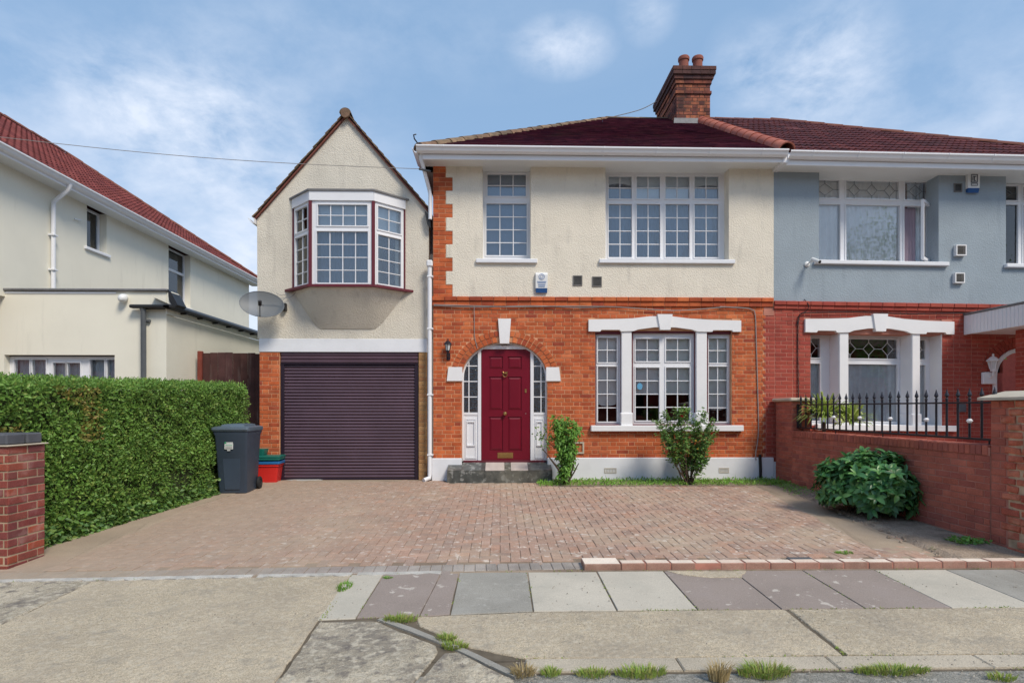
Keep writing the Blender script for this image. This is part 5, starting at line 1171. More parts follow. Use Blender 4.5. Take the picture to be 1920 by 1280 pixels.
# open casement leaf hinged on the right
lw = RX(1740)-RX(1695); hl = zb1_-zb0_+.02
Mh = Matrix.Translation((RX(1741), YR-.005, 0)) @ Matrix.Rotation(radians(180+38), 4, 'Z')
lf = MB().holes(0, lw, zb0_-.01, zb0_+hl, [(.045, lw-.045, zb0_+.035, zb0_+hl-.045)], 0, .045).build('open_casement', M_['white'], w, Mh)
# upper window at the frame's edge
zc0_, zc1_ = ZR(1900, 496, YR), ZR(1900, 345, YR)
lt = [(UB[0]+.03, X(1908, YR), ZR(1900, 376, YR), zc1_-.04, 1, 1), (UB[0]+.03, X(1908, YR), UB[2]+.05, ZR(1900, 384, YR), 1, 1), (X(1918, YR), UB[1]-.05, ZR(1900, 376, YR), zc1_-.04, 1, 1), (X(1918, YR), UB[1]-.05, UB[2]+.05, ZR(1900, 384, YR), 1, 1)]
w = window(rh, (UB[0], UB[1], UB[2], zc1_), lt, YR, dep=.07); leads(w, *lt[0][:4], YR+.014, 1); leads(w, *lt[2][:4], YR+.014, 2)
MB().box(UB[0], UB[1], YR-.01, YR+.05, zc1_+.004, zTR).build('head_board', M_['soffit'], rh)
MB().cbox(UB[0]-.04, UB[1]+.1, -.08, YR, UB[2]-.07, UB[2]+.004, .01).build('sill', M_['white_paint'], w)
curtain(w, UB[0]+.02, UB[1]-.02, UB[2]+.02, zc1_-.05, YR+.14, 'net_grey', .03, 9, sway=.2)
# ground floor windows
for k, (o, nd) in enumerate(zip(LW, (1, 3, 1))):
    a, b = o[0], o[1]-(.002)
    g0, g1 = (a+.02, a+.34) if k == 0 else ((a+.05, b-.06) if k == 1 else (a+.05, b-.09))
    za, zb_, zc, zd = (ZR(1640, 672, YR), ZR(1640, 636, YR), zlo+.06, ZR(1640, 683, YR))
    lt = [(g0, g1, za, zb_, 1, 1), (g0+.0, g1, zc, zd, 1, 1)]
    w = window(rh, (a, b, zlo, zhi+.03), lt, YR, gmat='glass_low', dep=.07)
    leads(w, *lt[0][:4], YR+.012, nd, 'stone_white', .0045)
    curtain(w, g0-.03, g1+.03, zc-.03, zd+.03, YR+.09, 'net_grey', .022, 4 if k != 1 else 10)
    MB().box(a, b, .02, YR, zlo-.03, zlo+.002).build('inner_sill', M_['stone_white'], w)
    MB().box(o[1]-.004, o[1]+.0, -.0, YR, zlo, zhi).build('reveal', M_['stone_white'], w)
def lint_f(p, q):
    return X(1508 + (p-1103)*(1786-1508)/(1388-1103)), ZR(1640, 601+(q-601)*1.12+ .5)
lintel(rh, lint_f, Yb=.3)
MB().box(LW[0][0], LW[2][1], .02, .28, zhi-.02, ctopR).build('lintel_core', M_['redmortar'], rh)
for (a, b) in ((1573, 1590), (1709, 1724)): column(rh, X(a), X(b), zlo-.0, zhi+.02, ZR(1640, 776), Yb=.29)
MB().cbox(X(1528), X(1790), -.09, .2, ZR(1640, 807), zlo-.0, .008).build('window_sill', M_['stone_white'], rh)
MB().lathe([(.001, 0), (.045, 0), (.045, .002), (.001, .002)], 18, Matrix.Translation((X(1549, YR), YR+.016, ZR(1549, 667, YR))) @ Matrix.Rotation(pi/2, 4, 'X')).build('round_sticker', M_['stickerblue'], rh)
# porch: canopy with boarded white sides, brick pier
cz0_, cz1_ = ZR(1815, 628), ZR(1815, 592)
can = MB().box(X(1808), 11.0, -1.35, 0, cz0_+.02, cz1_).build('porch_canopy', M_['white'], rh)
for i in range(18):
    y0 = -1.36+.0755*i; MB().cbox(X(1808)-.016, X(1808)-.001, y0+.0, y0+.072, cz0_, cz1_+.0, .006).build('canopy_board', M_['white'], can)
MB().cbox(X(1808)-.03, 11.0, -1.40, .0, cz1_+.002, cz1_+.04, .006).build('canopy_flashing', M_['lead'], can)
px_, py_ = X(1903, -.55), -1.0
MB().box(px_+.006, px_+.44, py_+.006, py_+.44, 0, cz0_+.02).build('pier_core', M_['redmortar'], rh)
lay_bricks(rh, (px_, py_, 0), 0, .0, 35, (cz0_+.02)/35, lambda z: [(0, .45)], M_['redbrick'], limit=40, bond='stretcher')
lay_bricks(rh, (px_, py_+.45, 0), -pi/2, .0, 35, (cz0_+.02)/35, lambda z: [(.0, .45)], M_['redbrick'], limit=40, bond='stretcher')
MB().box(X(1740), 10.0, -.9, -.05, -.1, .30).build('porch_step', M_['redpaint'], rh)
# eaves
zsR = 5.70
MB().box(xP+.02, xR+.3, YE+.02, .31, zsR, zsR+.02).build('soffit', M_['soffit'], rh)
MB().cbox(xP+.045, xR+.3, YE-.01, YE+.02, zsR-.045, zsR+.05, .008).build('fascia_lip', M_['white'], rh)
MB().cbox(xP+.045, xR+.3, YE-.03, YE+.0, zsR+.052, zsR+.15, .004).build('fascia', M_['white'], rh)
gutter(rh, (xP+.05, YE-.032, zsR+.165), (xR+.3, YE-.032, zsR+.165), .125, .11, nclip=8)
# roof
zeR = zsR+.15; exR = xR+.25; hipR = X(1425, Yr)+.0
zrR = zr - .0 + SL*(hipR-xP)
rf = MB().add([(xP+.02, YE-.04, zeR-.02), (exR, YE-.04, zeR-.02), (hipR+.3, Yr, zrR-.03), (xP+.02, Yr, zr-.03), (exR, 2*Yr-YE, zeR)], [(0, 1, 2, 3), (1, 4, 2)]).build('roof', M_['redroof'], rh)
vR = Vector((0, Yr-YE, zrR-zeR)); slR = vR.length
def in_right(s, t):
    f = t/slR; return .02 < s < (exR-xP-.02)+(hipR+.3-exR)*f and 0 <= t < slR-.05
lay_tiles(rf, (xP+.02, YE-.05, zeR), (1, 0, 0), vR, in_right, .25, .335, M_['redroof'], exR-xP, slR, th=.014, rolls=2)
cap_tiles(rf, (xP-.1, Yr, zrR+.01), (hipR+.3, Yr, zrR+.01), .09, .42, M_['ridgered'], sq=.6)
cap_tiles(rf, (exR, YE-.02, zeR+.04), (hipR+.3, Yr, zrR+.02), .10, .42, M_['ridgered'], sq=.75)
yv = 2.3; MB().cbox(X(1480, yv)-.12, X(1480, yv)+.22, -.10, .10, .03, .075, .01).build('vent_tile', M_['redroof'], rf, Matrix.Translation((0, yv, zeR+(yv-YE)*(zrR-zeR)/(Yr-YE))) @ Matrix.Rotation(pitch, 4, 'X'))

# ================================================================== LEFT-HAND HOUSE
lh = thing('neighbouring_house', 'smooth cream rendered house with red tiled roof behind the hedge', 'house', (-9.3, 0, 0))
XW, XG_ = -8.93, -8.60; zEL = 5.72
YF0, YF1 = -.9, onx(467, 525, XW)[0]
# side wall facing the drive: built in a frame where x runs away from the camera
ML = Matrix.Translation((XW, 0, 0)) @ Matrix.Rotation(pi/2, 4, 'Z')       # local x -> +Y, local y -> -X
def ly(p, Xp=XW): return onx(p, 500, Xp)[0]
w1 = (ly(163), ly(200), onx(163, 463, XW)[1], zEL+.1); w2 = (ly(316), ly(357), onx(316, 566, XW)[1], zEL+.1)
MB().holes(YF0, YF1, -.2, zEL, [w1, w2, (YF0-.1, .27, -.3, Z(160, 546)-.1)], 0, .3).build('side_wall', M_['cream'], lh, ML)
MB().box(XW-8, XW-.3, YF0, YF0+.25, Z(160, 546)-.1, zEL).build('front_wall', M_['cream'], lh)
MB().box(XW-8, XW-.3, YF1-.25, YF1, -.2, zEL).build('rear_wall', M_['cream'], lh)
MB().box(XW-8, XW-7.8, YF0, YF1, -.2, zEL).build('far_wall', M_['cream'], lh)
MB().box(XW-7.8, XW-.3, YF0, YF1, 2.7, 2.9).build('upper_floor', M_['darkroom'], lh)
for (o, nz) in ((w1, 0), (w2, 1)):
    a, b, c, d = o; d = zEL-.004
    lts = [(a+.05, b-.05, c+.05, d-.05, 1, 1)] if not nz else [(a+.05, b-.05, c+(d-c)*.62+.03, d-.05, 1, 1), (a+.05, b-.05, c+.05, c+(d-c)*.62-.03, 1, 1)]
    w = window(lh, (a, b, c, d), lts, .16, ML)
    MB().cbox(a-.08, b+.08, -.05, .16, c-.06, c+.003, .008).build('sill', M_['white_paint'], w, ML)
    curtain(w, a+.04, b-.04, c+.02, d, .26, 'net_grey', .015, 4, ML)
MB().box(YF0, YF1+.25, -.33, .0, zEL-.015, zEL+.0).build('soffit', M_['soffit'], lh, ML)
MB().cbox(YF0, YF1+.30, -.345, -.325, zEL-.03, zEL+.12, .006).build('fascia', M_['white'], lh, ML)
gutter(lh, (XG_-.0, YF0, zEL+.13), (XG_-.0, YF1+.3, zEL+.13), .13, .11, nclip=0, back=(-1, 0, 0))
yp = onx(100, 500, XW+.06)[0]
pp = MB().tube([(XG_+.06, yp, zEL+.04), (XG_+.03, yp, zEL-.06), (XW+.07, yp, zEL-.30), (XW+.06, yp, zEL-.42), (XW+.06, yp, 3.2)], .04, 10).build('downpipe', M_['white'], lh, smooth=True)
for q in (441, 506): z = onx(100, q, XW+.06)[1]; MB().cbox(XW+.0, XW+.115, yp-.06, yp+.06, z-.015, z+.015, .003).build('pipe_clip', M_['white'], pp)
# roof with far hip
rr = 4.0; zRL = zEL+.16+2.78; eYL = YF1+.30; XRG = XG_-rr
ax = XG_+.02
rl = MB().add([(ax, YF0-.3, zEL+.12), (ax, eYL, zEL+.12), (XRG, eYL-rr, zRL), (XRG, YF0-.3, zRL), (XRG-rr, YF0-.3, zEL+.1), (XRG-rr, eYL, zEL+.1)], [(0, 1, 2, 3), (1, 5, 2), (3, 2, 5, 4), (0, 3, 4)]).build('roof', M_['leftroof'], lh)
vL = Vector((XRG-ax, 0, zRL-zEL-.12)); slL = vL.length
LT = eYL-YF0+.3
def in_left(s, t): return 0 < s < LT - rr*(t/slL) + .05 and 0 <= t < slL-.05 
lay_tiles(rl, (ax, YF0-.3, zEL+.14), (0, 1, 0), vL, in_left, .30, .30, M_['leftroof'], LT, slL, th=.014, rolls=2)
cap_tiles(rl, (XRG, YF0-.3, zRL+.02), (XRG, eYL-rr, zRL+.02), .11, .42, M_['ridgered'], sq=.8)
cap_tiles(rl, (ax, eYL, zEL+.18), (XRG, eYL-rr, zRL+.03), .10, .42, M_['ridgered'], sq=.8)
# single-storey front block with parapet
zcp = Z(160, 546); xc = X(312)
hole = (X(8), X(215), 1.0, Z(110, 665))
MB().holes(-13.5, xc, -.2, zcp, [hole], 0, .25).build('garage_front_wall', M_['cream'], lh)
YB = onx(482, 600, xc)[0]
MB().holes(.25, YB+1.5, -.2, zcp-.42, [], 0, .2).build('garage_side_wall', M_['cream'], lh, Matrix.Translation((xc, 0, 0)) @ Matrix.Rotation(pi/2, 4, 'Z'))
MB().box(-13.5, xc-.2, .25, .27, 2.8, 2.82) 
MB().cbox(-13.5, X(316), -.05, .3, zcp+.001, zcp+.045, .012).build('parapet_coping', M_['lead'], lh)
MB().box(-13.4, X(218), -.012, -.002, zcp-.045, zcp-.012).build('white_drip_strip', M_['white'], lh)
MB().cbox(X(312)-.0, X(322), .0, .25, zcp-.30, zcp, .01).build('parapet_end', M_['cream'], lh)
MB().extr([(X(316), -.02, zcp+.04), (X(322), -.02, zcp-.02), (X(334), -.02, zcp-.24), (X(326), -.02, zcp-.30), (X(318), -.02, zcp-.16)], (0, .3, 0)).build('flashing_end', M_['black_plastic'], lh)
MB().box(XW, xc-.2, .25, YB+1.5, zcp-.50, zcp-.42).build('flat_roof', M_['lead'], lh)
w = window(lh, hole, [(X(17), X(46), 1.05, Z(30, 673), 1, 1), (X(50), X(77), 1.05, Z(30, 673), 1, 1), (X(90), X(114), 1.05, Z(100, 679), 1, 1), (X(117), X(142), 1.05, Z(100, 679), 1, 1), (X(160), X(188), 1.05, Z(180, 673), 1, 1), (X(192), X(213), 1.05, Z(180, 673), 1, 1)], .12, gmat='glass_low')
MB().box(hole[0], hole[1], .11, .2, hole[3]-.02, hole[3]).build('head_strip', M_['black_plastic'], w)
curtain(w, hole[0], hole[1], 1.0, hole[3]-.03, .24, 'net_grey', .02, 26)
MB().box(-13, xc-.2, .9, .92, 0, zcp-.5).build('inner_wall', M_['darkroom'], lh)
# black eaves gutter round the corner, with swan neck and pipe
zg0 = Z(280, 573, -.10)
g1 = MB(); g1.cbox(X(245, -.1), X(322, -.1), -.16, -.04, zg0-.045, zg0+.015, .015)
g1.cbox(xc+.02, xc+.16, -.16, YB+1.0, zg0-.045, zg0+.02, .015); g1.build('black_gutter', M_['black_plastic'], lh)
MB().box(X(262, -.04), xc+.001, -.04, -.001, zg0-.05, zg0+.03).build('black_fascia', M_['black_plastic'], lh)
MB().box(xc+.001, xc+.03, -.04, YB+1.0, zg0-.14, zg0-.03).build('side_fascia', M_['cream'], lh)
for k in range(7): y = .4+.6*k; MB().box(xc+.03, xc+.15, y, y+.04, zg0-.075, zg0-.045).build('gutter_bracket', M_['black_plastic'], lh)
MB().add([(xc-.2, -.1, zg0+.16), (xc+.12, -.1, zg0+.02), (xc+.12, YB+1, zg0+.02), (xc-.2, YB+1, zg0+.16)], [(0, 1, 2, 3)]).build('lean_roof_edge', M_['black_plastic'], lh)
MB().tube([(X(269, -.08), -.1, zg0-.03), (X(269, -.08), -.08, zg0-.12), (X(269, -.08), -.07, 0)], .045, 10).build('grey_downpipe', M_['greypipe'], lh, smooth=True)
MB().lathe([(0, 0), (.03, 0), (.03, .06), (0, .06)], 10, Matrix.Translation((X(277), -.03, Z(277, 602))) @ Matrix.Rotation(pi/2, 4, 'Y')).build('pipe_bracket', M_['greypipe'], lh)
MB().tube([(XW+.04, onx(136, 410, XW)[0], onx(136, 410, XW)[1]+.0), (XW+.05, onx(148, 413, XW)[0], onx(148, 413, XW)[1])], .012, 6).build('overflow_stub', M_['white'], lh)

# ================================================================== FENCE, WALLS
fn = thing('wooden_fence', 'dark brown vertical board fence between the hedge and the garage', 'fence', (-5.7, .9, 0))
Yf = .92; fa, fb_ = X(371, Yf), gx0+.02; zf = Z(430, 661, Yf)
MB().cbox(fa, fa+.085, Yf-.03, Yf+.06, -.1, zf+.03, .008).build('post', M_['fencepost'], fn)
nb = 10; bw = (fb_-fa-.09)/nb
for k in range(nb): x = fa+.09+bw*k; MB().cbox(x+.002, x+bw-.002+.0, Yf+(.0 if k % 2 else .008), Yf+.022, -.1, zf-.02*(k > 6)+U(-.012, .008), .004).build('board', M_['fence'], fn)
for z in (.5, 1.9): MB().box(fa+.085, fb_, Yf+.024, Yf+.06, z, z+.08).build('rail', M_['fence'], fn)

# left brick pillar at the drive entrance
lp = thing('brick_gate_pillar', 'weathered red brick pillar with dark blue brick capping at the left of the drive', 'pillar', (-4.85, -5.2, -.15))
_pc = G(14, 1067); ax_, ay = _pc.x, _pc.y; bw_ = onx(85, 900, ax_)[0] - ay; zbp, ztp = -.17, .975
MB().box(ax_-.60+.006, ax_-.006, ay+.006, ay+bw_-.006, zbp, ztp).build('pillar_core', M_['pillarmortar'], lp)
npc = 15; hp = (ztp-zbp)/npc
lay_bricks(lp, (ax_, ay, 0), pi/2, zbp, npc, hp, lambda z: [(0, bw_)], M_['pillarbrick'], bond='stretcher', gap=.013, jit=.002)
lay_bricks(lp, (ax_-.60, ay, 0), 0, zbp, npc, hp, lambda z: [(0, .60)], M_['pillarbrick'], bond='stretcher', gap=.013, jit=.002, T=.048)
MB().cbox(ax_-.62, ax_+.02, ay-.02, ay+bw_+.02, ztp, ztp+.012, .004).build('mortar_bed', M_['capstone'], lp)
for (a, b) in ((-.005, .21), (.222, bw_-.02)):
    MB().cbox(ax_-.60, ax_-.012, ay+a+.01, ay+b, ztp+.012, ztp+.112, .012).build('capping_brick', M_['slatecap'], lp)

# right garden wall and its piers
gwA, gwB = onx(1485, 808, 5.09), onx(1856, 855, 5.11)
A2, B2 = Vector((5.09, gwA[0])), Vector((5.11, gwB[0]))
gd = (B2-A2).normalized(); gang = atan2(gd.y, gd.x); gL = (B2-A2).length
gw = thing('garden_wall', 'red brick garden wall with brick-on-edge top under the black railings', 'wall', (4.77, -2.6, 0))
zw = .825
Mg = Matrix.Translation((A2.x, A2.y, 0)) @ Matrix.Rotation(gang, 4, 'Z')
MB().box(.0, gL, .006, .215, -.25, zw+.0).build('wall_core', M_['gardenmortar'], gw, Mg)
ncw = 13; hcw = (zw+.13)/ncw
lay_bricks(gw, (A2.x, A2.y, 0), gang, -.13, ncw, hcw, lambda z: [(0, gL)], M_['gardenbrick'], bond='stretcher', limit=300, score=lambda t: -t[0]*1.0)
k = 0; x = 0
while x < gL-.03:
    put('coping_brick', _MC.setdefault('copb', MB().cbox(0, .068, -.012, .225, 0, .105, .006).mesh('coping_brick', M_['gardenbrick'])), gw, Mg @ Matrix.Translation((x, U(-.003, .003), zw+.002+U(-.003, .003)))); x += .0755
MB().box(0, gL, .0, .212, zw, zw+.085).build('coping_mortar', M_['gardenmortar'], gw, Mg)
# pier against the house
fp = thing('brick_wall_pier', 'brick pier with pale stone cap where the garden wall meets the house', 'pillar', (4.8, -.3, 0))
py0, py1 = A2.y+.006, -.055
MB().box(5.096, 5.41, py0, py1, -.1, 1.44).build('pier_core', M_['gardenmortar'], fp)
lay_bricks(fp, (5.09, py1, 0), -pi/2, -.03, 20, 1.47/20, lambda z: [(0, py1-py0)], M_['gardenbrick'], bond='stretcher')
lay_bricks(fp, (5.09, py0-.004, 0), 0, -.03, 20, 1.47/20, lambda z: [(0.0, .33)], M_['gardenbrick'], bond='stretcher')
MB().cbox(5.03, 5.49, py0-.07, py1+.03, 1.44, 1.50, .018).build('cap_stone', M_['capstone'], fp)
# near pier: smooth side then the broken ragged face where an older wall was taken down
np_ = thing('brick_gate_pier', 'large brick pier with sandstone cap and ragged broken brickwork at the right edge', 'pillar', (5.1, -4.9, -.1))
yn0 = B2.y-.002; yn1 = onx(1886, 900, 5.115)[0]
MB().box(5.122, 5.6, -5.30, yn0, -.25, 1.40).build('pier_core', M_['gardenmortar'], np_)
npn = 20; hn = 1.545/npn
lay_bricks(np_, (5.115, yn0, 0), -pi/2, -.145, npn, hn, lambda z: [(0, yn0-yn1+(.06 if int(z/.0772) % 2 else 0))], M_['gardenbrick'], bond='stretcher')
core = MB(); core.box(5.116, 5.59, -5.42, yn1-.03, -.25, 1.398); core.build('ragged_core', M_['oldmortar'], np_)
for kk in range(npn):
    z = -.145+hn*kk; y = yn1+(.03 if kk % 2 else -.03)+U(-.02, .02)
    while y > -5.44:
        w = U(.12, .225); y2 = max(-5.45, y-w)
        if y-y2 > .03:
            bmb = MB(); brick_into(bmb, (y-y2)-.014, hn-.014, .10, None, .010, .008)
            if R() > .06: bmb.build('broken_brick', M_['oldbrick'], np_, Matrix.Translation((5.10+U(-.012, .012), (y+y2)/2, z+.007)) @ Matrix.Rotation(-pi/2+U(-.05, .05), 4, 'Z') @ Matrix.Rotation(U(-.03, .03), 4, 'Y'))
        y = y2
cp = [(5.04, 1.402), (5.04, 1.430), (5.34, 1.50), (5.65, 1.430), (5.65, 1.402)]
MB().extr([(x, yn0+.08, z) for x, z in cp], (0, -(yn0+.08)-5.5, 0)).build('cap_stone', M_['capstone'], np_)

# railings on the garden wall
rl_ = thing('iron_railing', 'black iron railing with spear finials and white collars on the brick garden wall', 'railing', (4.85, -2.6, .93))
ro = .10; zt_r, zb_r = 1.385, .985
Mr = Matrix.Translation((A2.x, A2.y, 0)) @ Matrix.Rotation(gang, 4, 'Z') @ Matrix.Translation((0, ro, 0))
MB().cbox(.0, gL, -.020, .020, zt_r-.014, zt_r+.006, .003).build('top_rail', M_['black'], rl_, Mr)
MB().cbox(.0, gL, -.020, .020, zb_r-.012, zb_r+.012, .003).build('bottom_rail', M_['black'], rl_, Mr)
for x in (.02, ): MB().cbox(x-.02, x+.02, -.02, .02, zb_r, zt_r-.01, .003).build('end_bar', M_['black'], rl_, Mr)
bars = MB().tube([(0, 0, zb_r), (0, 0, zt_r+.035)], .0125, 8).mesh('bar', M_['black'])
fin = MB().lathe([(.009, 0), (.017, .008), (.017, .016), (.010, .024), (.010, .030), (.023, .052), (.019, .068), (.009, .100), (.003, .128), (.0, .130)], 10).mesh('spear_finial', M_['black'])
col_ = MB().lathe([(.013, -.024), (.022, -.018), (.025, -.006), (.034, .0), (.025, .008), (.020, .020), (.013, .024)], 12).mesh('collar', M_['stone_white'])
nbr = 25
for k in range(nbr):
    s = .105 + (gL-.16)*k/(nbr-1)
    b = put('bar', bars, rl_, Mr @ Matrix.Translation((s, 0, 0)))
    put('spear_finial', fin, b, Mr @ Matrix.Translation((s, 0, zt_r+.03)))
    if k in (2, 6, 10, 14, 18, 22): put('collar', col_, b, Mr @ Matrix.Translation((s, 0, zb_r+.195)))
for s in (.17, .62*gL/1.0*.45, .55*gL, .97*gL): MB().box(s-.006, s+.006, -.006, .006, zw+.09, zb_r).build('foot', M_['black'], rl_, Mr)
# ================================================================== VEGETATION
def leaf(mb, p, d, nrm, L_, W_, fold=.18, curl=0.0):
    d = d.normalized(); s = d.cross(nrm)
    if s.length < 1e-4: s = d.orthogonal()
    s.normalize(); n = s.cross(d)
    a = p; t = p + d*L_ - n*curl*L_; m = p + d*L_*.45
    mb.add([a, m+s*W_*.5+n*fold*W_, t, m-s*W_*.5+n*fold*W_, m], [(0, 1, 4), (1, 2, 4), (2, 3, 4), (3, 0, 4)])
def rv(): 
    while True:
        v = Vector((U(-1, 1), U(-1, 1), U(-1, 1)))
        if .05 < v.length < 1: return v.normalized()
from mathutils import noise as _nz
# hedge
hx0 = -5.6; hyA, hyB = -5.05, -.32
def hx(y): return -4.80 + .33*(y-hyA)/(hyB-hyA)
def h_top(y): return 1.585 + .13*(y-hyA)/(hyB-hyA)
hedge = thing('privet_hedge', 'tall clipped green hedge along the left side of the drive', 'hedge', (-5.3, -2.7, -.1))
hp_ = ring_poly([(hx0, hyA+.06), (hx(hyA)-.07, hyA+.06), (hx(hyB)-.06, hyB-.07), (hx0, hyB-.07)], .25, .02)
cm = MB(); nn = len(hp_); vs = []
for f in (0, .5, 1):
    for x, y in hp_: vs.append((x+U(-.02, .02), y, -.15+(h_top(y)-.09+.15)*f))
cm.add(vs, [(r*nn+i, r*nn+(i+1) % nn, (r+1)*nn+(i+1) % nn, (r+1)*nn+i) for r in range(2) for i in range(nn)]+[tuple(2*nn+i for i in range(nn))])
cm.build('inner_shade', M_['hedgecore'], hedge)  # dark solid whose colour stands in for shade between the leaves
lm = MB(); lb_ = MB()
def hedge_leaf(p, out, z, y):
    bul = _nz.noise(p*2.2)*.06 + _nz.noise(p*8)*.05
    p = p + out*(bul + U(-.085, .035))
    d = (out*U(.1, .9) + rv()*.9 + Vector((0, 0, .35))).normalized(); L_ = U(.022, .058)
    nr = (out + rv()*.8).normalized()
    brown = _nz.noise(Vector((p.x, p.y*1.3, p.z*2))) > -.02 and y < -3.7 and .95 < z < 1.55 and R() < .7
    leaf(lb_ if brown else lm, p, d, nr, L_, L_*U(.42, .6))
def hole_(y, z): return z < .42 and _nz.noise(Vector((y*2.7, z*4, 3))) > .22
for _ in range(41000):
    y = U(hyA, hyB); z = -.12 + (h_top(y)+.10)*R()
    if hole_(y, z) and R() < .75: continue
    low = max(0, .3-z)*.25*(_nz.noise(Vector((y*3, 0, 5)))+.3)
    hedge_leaf(Vector((hx(y)+low, y, z)), Vector((1, 0, 0)), z, y)
for _ in range(9000):
    y = U(hyA, hyB); x = U(hx0, hx(y)); hedge_leaf(Vector((x, y, h_top(y)-.02)), Vector((0, 0, 1)), 3, y)
for _ in range(7000):
    y, o = (hyA, -1) if R() < .45 else (hyB, 1); x = U(hx0, hx(y)); hedge_leaf(Vector((x, y, U(-.1, h_top(y)))), Vector((0, o, 0)), 3, y)
for _ in range(1100):  # shoots standing above the cut
    y = U(hyA, hyB); x = U(hx0+.1, hx(y)); b = Vector((x, y, h_top(y)-.02)); h = U(.03, .09)
    for k in range(5): leaf(lm, b+Vector((U(-.01, .01), U(-.01, .01), h*k/4)), Vector((U(-1, 1), U(-1, 1), 1.2)), rv(), U(.025, .04), .016)
lm.build('foliage', M_['leaf_hedge'], hedge, kind='stuff'); lb_.build('tan_foliage', M_['leaf_brown'], hedge, kind='stuff')
# ivy-like larger leaves creeping at the hedge foot
iv = MB()
for _ in range(1500):
    y = U(hyA, -1.4); z = U(-.11, .34)*R()+.0; leaf(iv, Vector((hx(y)+U(.01, .12), y, max(gz(y)+.01, z-.08))), Vector((1, U(-1, 1), U(-.8, .8))), Vector((1, 0, .6))+rv()*.5, U(.04, .075), U(.035, .055))
iv.build('ivy_leaves', M_['leaf_rose'], hedge, kind='stuff')

# dense leafy shrub by the wall
bc = G(1645, 985); bc = Vector((4.02, -3.15, gz(-3.1)+.0))
x_l, x_r = X(1528, -2.9), X(1760, -3.4)
bush = thing('leafy_shrub', 'broad dense shrub of large glossy green leaves against the garden wall', 'shrub', tuple(bc))
brad = Vector(((x_r-x_l)/2*.92, .58, .42)); bcen = Vector(((x_l+x_r)/2-.02, -3.12, bc.z+.38))
lmesh = []
def big_leaf_mesh(L_, W_, bend, name='leaf'):
    vs = []; N_ = 5
    for i in range(N_+1):
        t = i/N_; w = W_*.5*sin(pi*min(1, t*.92+.04))**.8*(1 if t < 1 else 0); y = L_*t; z = -bend*L_*t*t
        vs += [(-w, y, z+w*.35), (0, y, z), (w, y, z+w*.35)]
    fs = [(3*i+k, 3*i+k+1, 3*i+k+4, 3*i+k+3) for i in range(N_) for k in range(2)]
    return MB().add(vs, fs).mesh(name, M_['leaf_bush'], smooth=True)
for i in range(4): lmesh.append(big_leaf_mesh(1, .36+.05*i, .15+.12*i))
lv = []
stm = MB(); cnt = 0
for q in range(760):
    v = rv(); v.z = abs(v.z)*1.0 - .62*(R() < .5)
    v.normalize(); rr_ = U(.78, 1.0) + .26*_nz.noise(v*2.2+Vector((3, 1, 0))) + (U(.05, .16) if R() < .18 else 0)
    c = bcen + Vector((v.x*brad.x, v.y*brad.y, v.z*brad.z))*rr_
    if c.x > 5.08: c.x = 5.08 - U(0, .08)
    if c.z < bc.z+.05: c.z = bc.z + U(.05, .16)
    out = (Vector((v.x/brad.x, v.y/brad.y, v.z/brad.z)).normalized() + Vector((0, 0, .5))).normalized()
    if q % 6 == 0: stm.tube([Vector((bcen.x+U(-.3, .3), bcen.y+U(-.2, .2), bc.z-.02)), bcen+(c-bcen)*.5-Vector((0, 0, .15)), c-out*.02], .007, 4, False, .003)
    nl = random.choice((4, 5, 6)); ph = U(0, 6)
    a1 = out.orthogonal().normalized(); a2 = out.cross(a1)
    for k in range(nl):
        th = ph+2*pi*k/nl; d = (a1*cos(th)+a2*sin(th))*U(.6, 1)+out*U(.2, 1.1); d.z += U(-.25, .15); d.normalize()
        L_ = U(.075, .145); s = d.cross(out)
        if s.length < .01: continue
        s.normalize(); n_ = s.cross(d); B_ = Matrix((s*L_, d*L_, n_*L_)).transposed().to_4x4()
        lv.append(((c-Vector((0, -DIST, CAM_Z))).length + U(0, .3), Matrix.Translation(c) @ B_))
lv.sort(key=lambda t: t[0]); rest = MB(); arrs = [([tuple(v.co) for v in m.vertices], [tuple(p.vertices) for p in m.polygons]) for m in lmesh]
for k, (_, M) in enumerate(lv):
    if k < 300: put('leaf', lmesh[k % 4], bush, M)
    else:
        a, f = arrs[k % 4]; rest.add([M @ Vector(p) for p in a], f)
rest.build('foliage', M_['leaf_bush'], bush, kind='stuff'); stm.build('stems', M_['stem'], bush)
ic = MB(); ic.lathe([(.0, .05), (.30, .12), (.42, .35), (.34, .6), (.0, .70)], 14, Matrix.Translation((bcen.x, bcen.y, bc.z)) @ Matrix.Scale(1.15, 4, (1, 0, 0)) @ Matrix.Scale(.9, 4, (0, 1, 0))); ic.build('shaded_heart', M_['hedgecore'], bush)

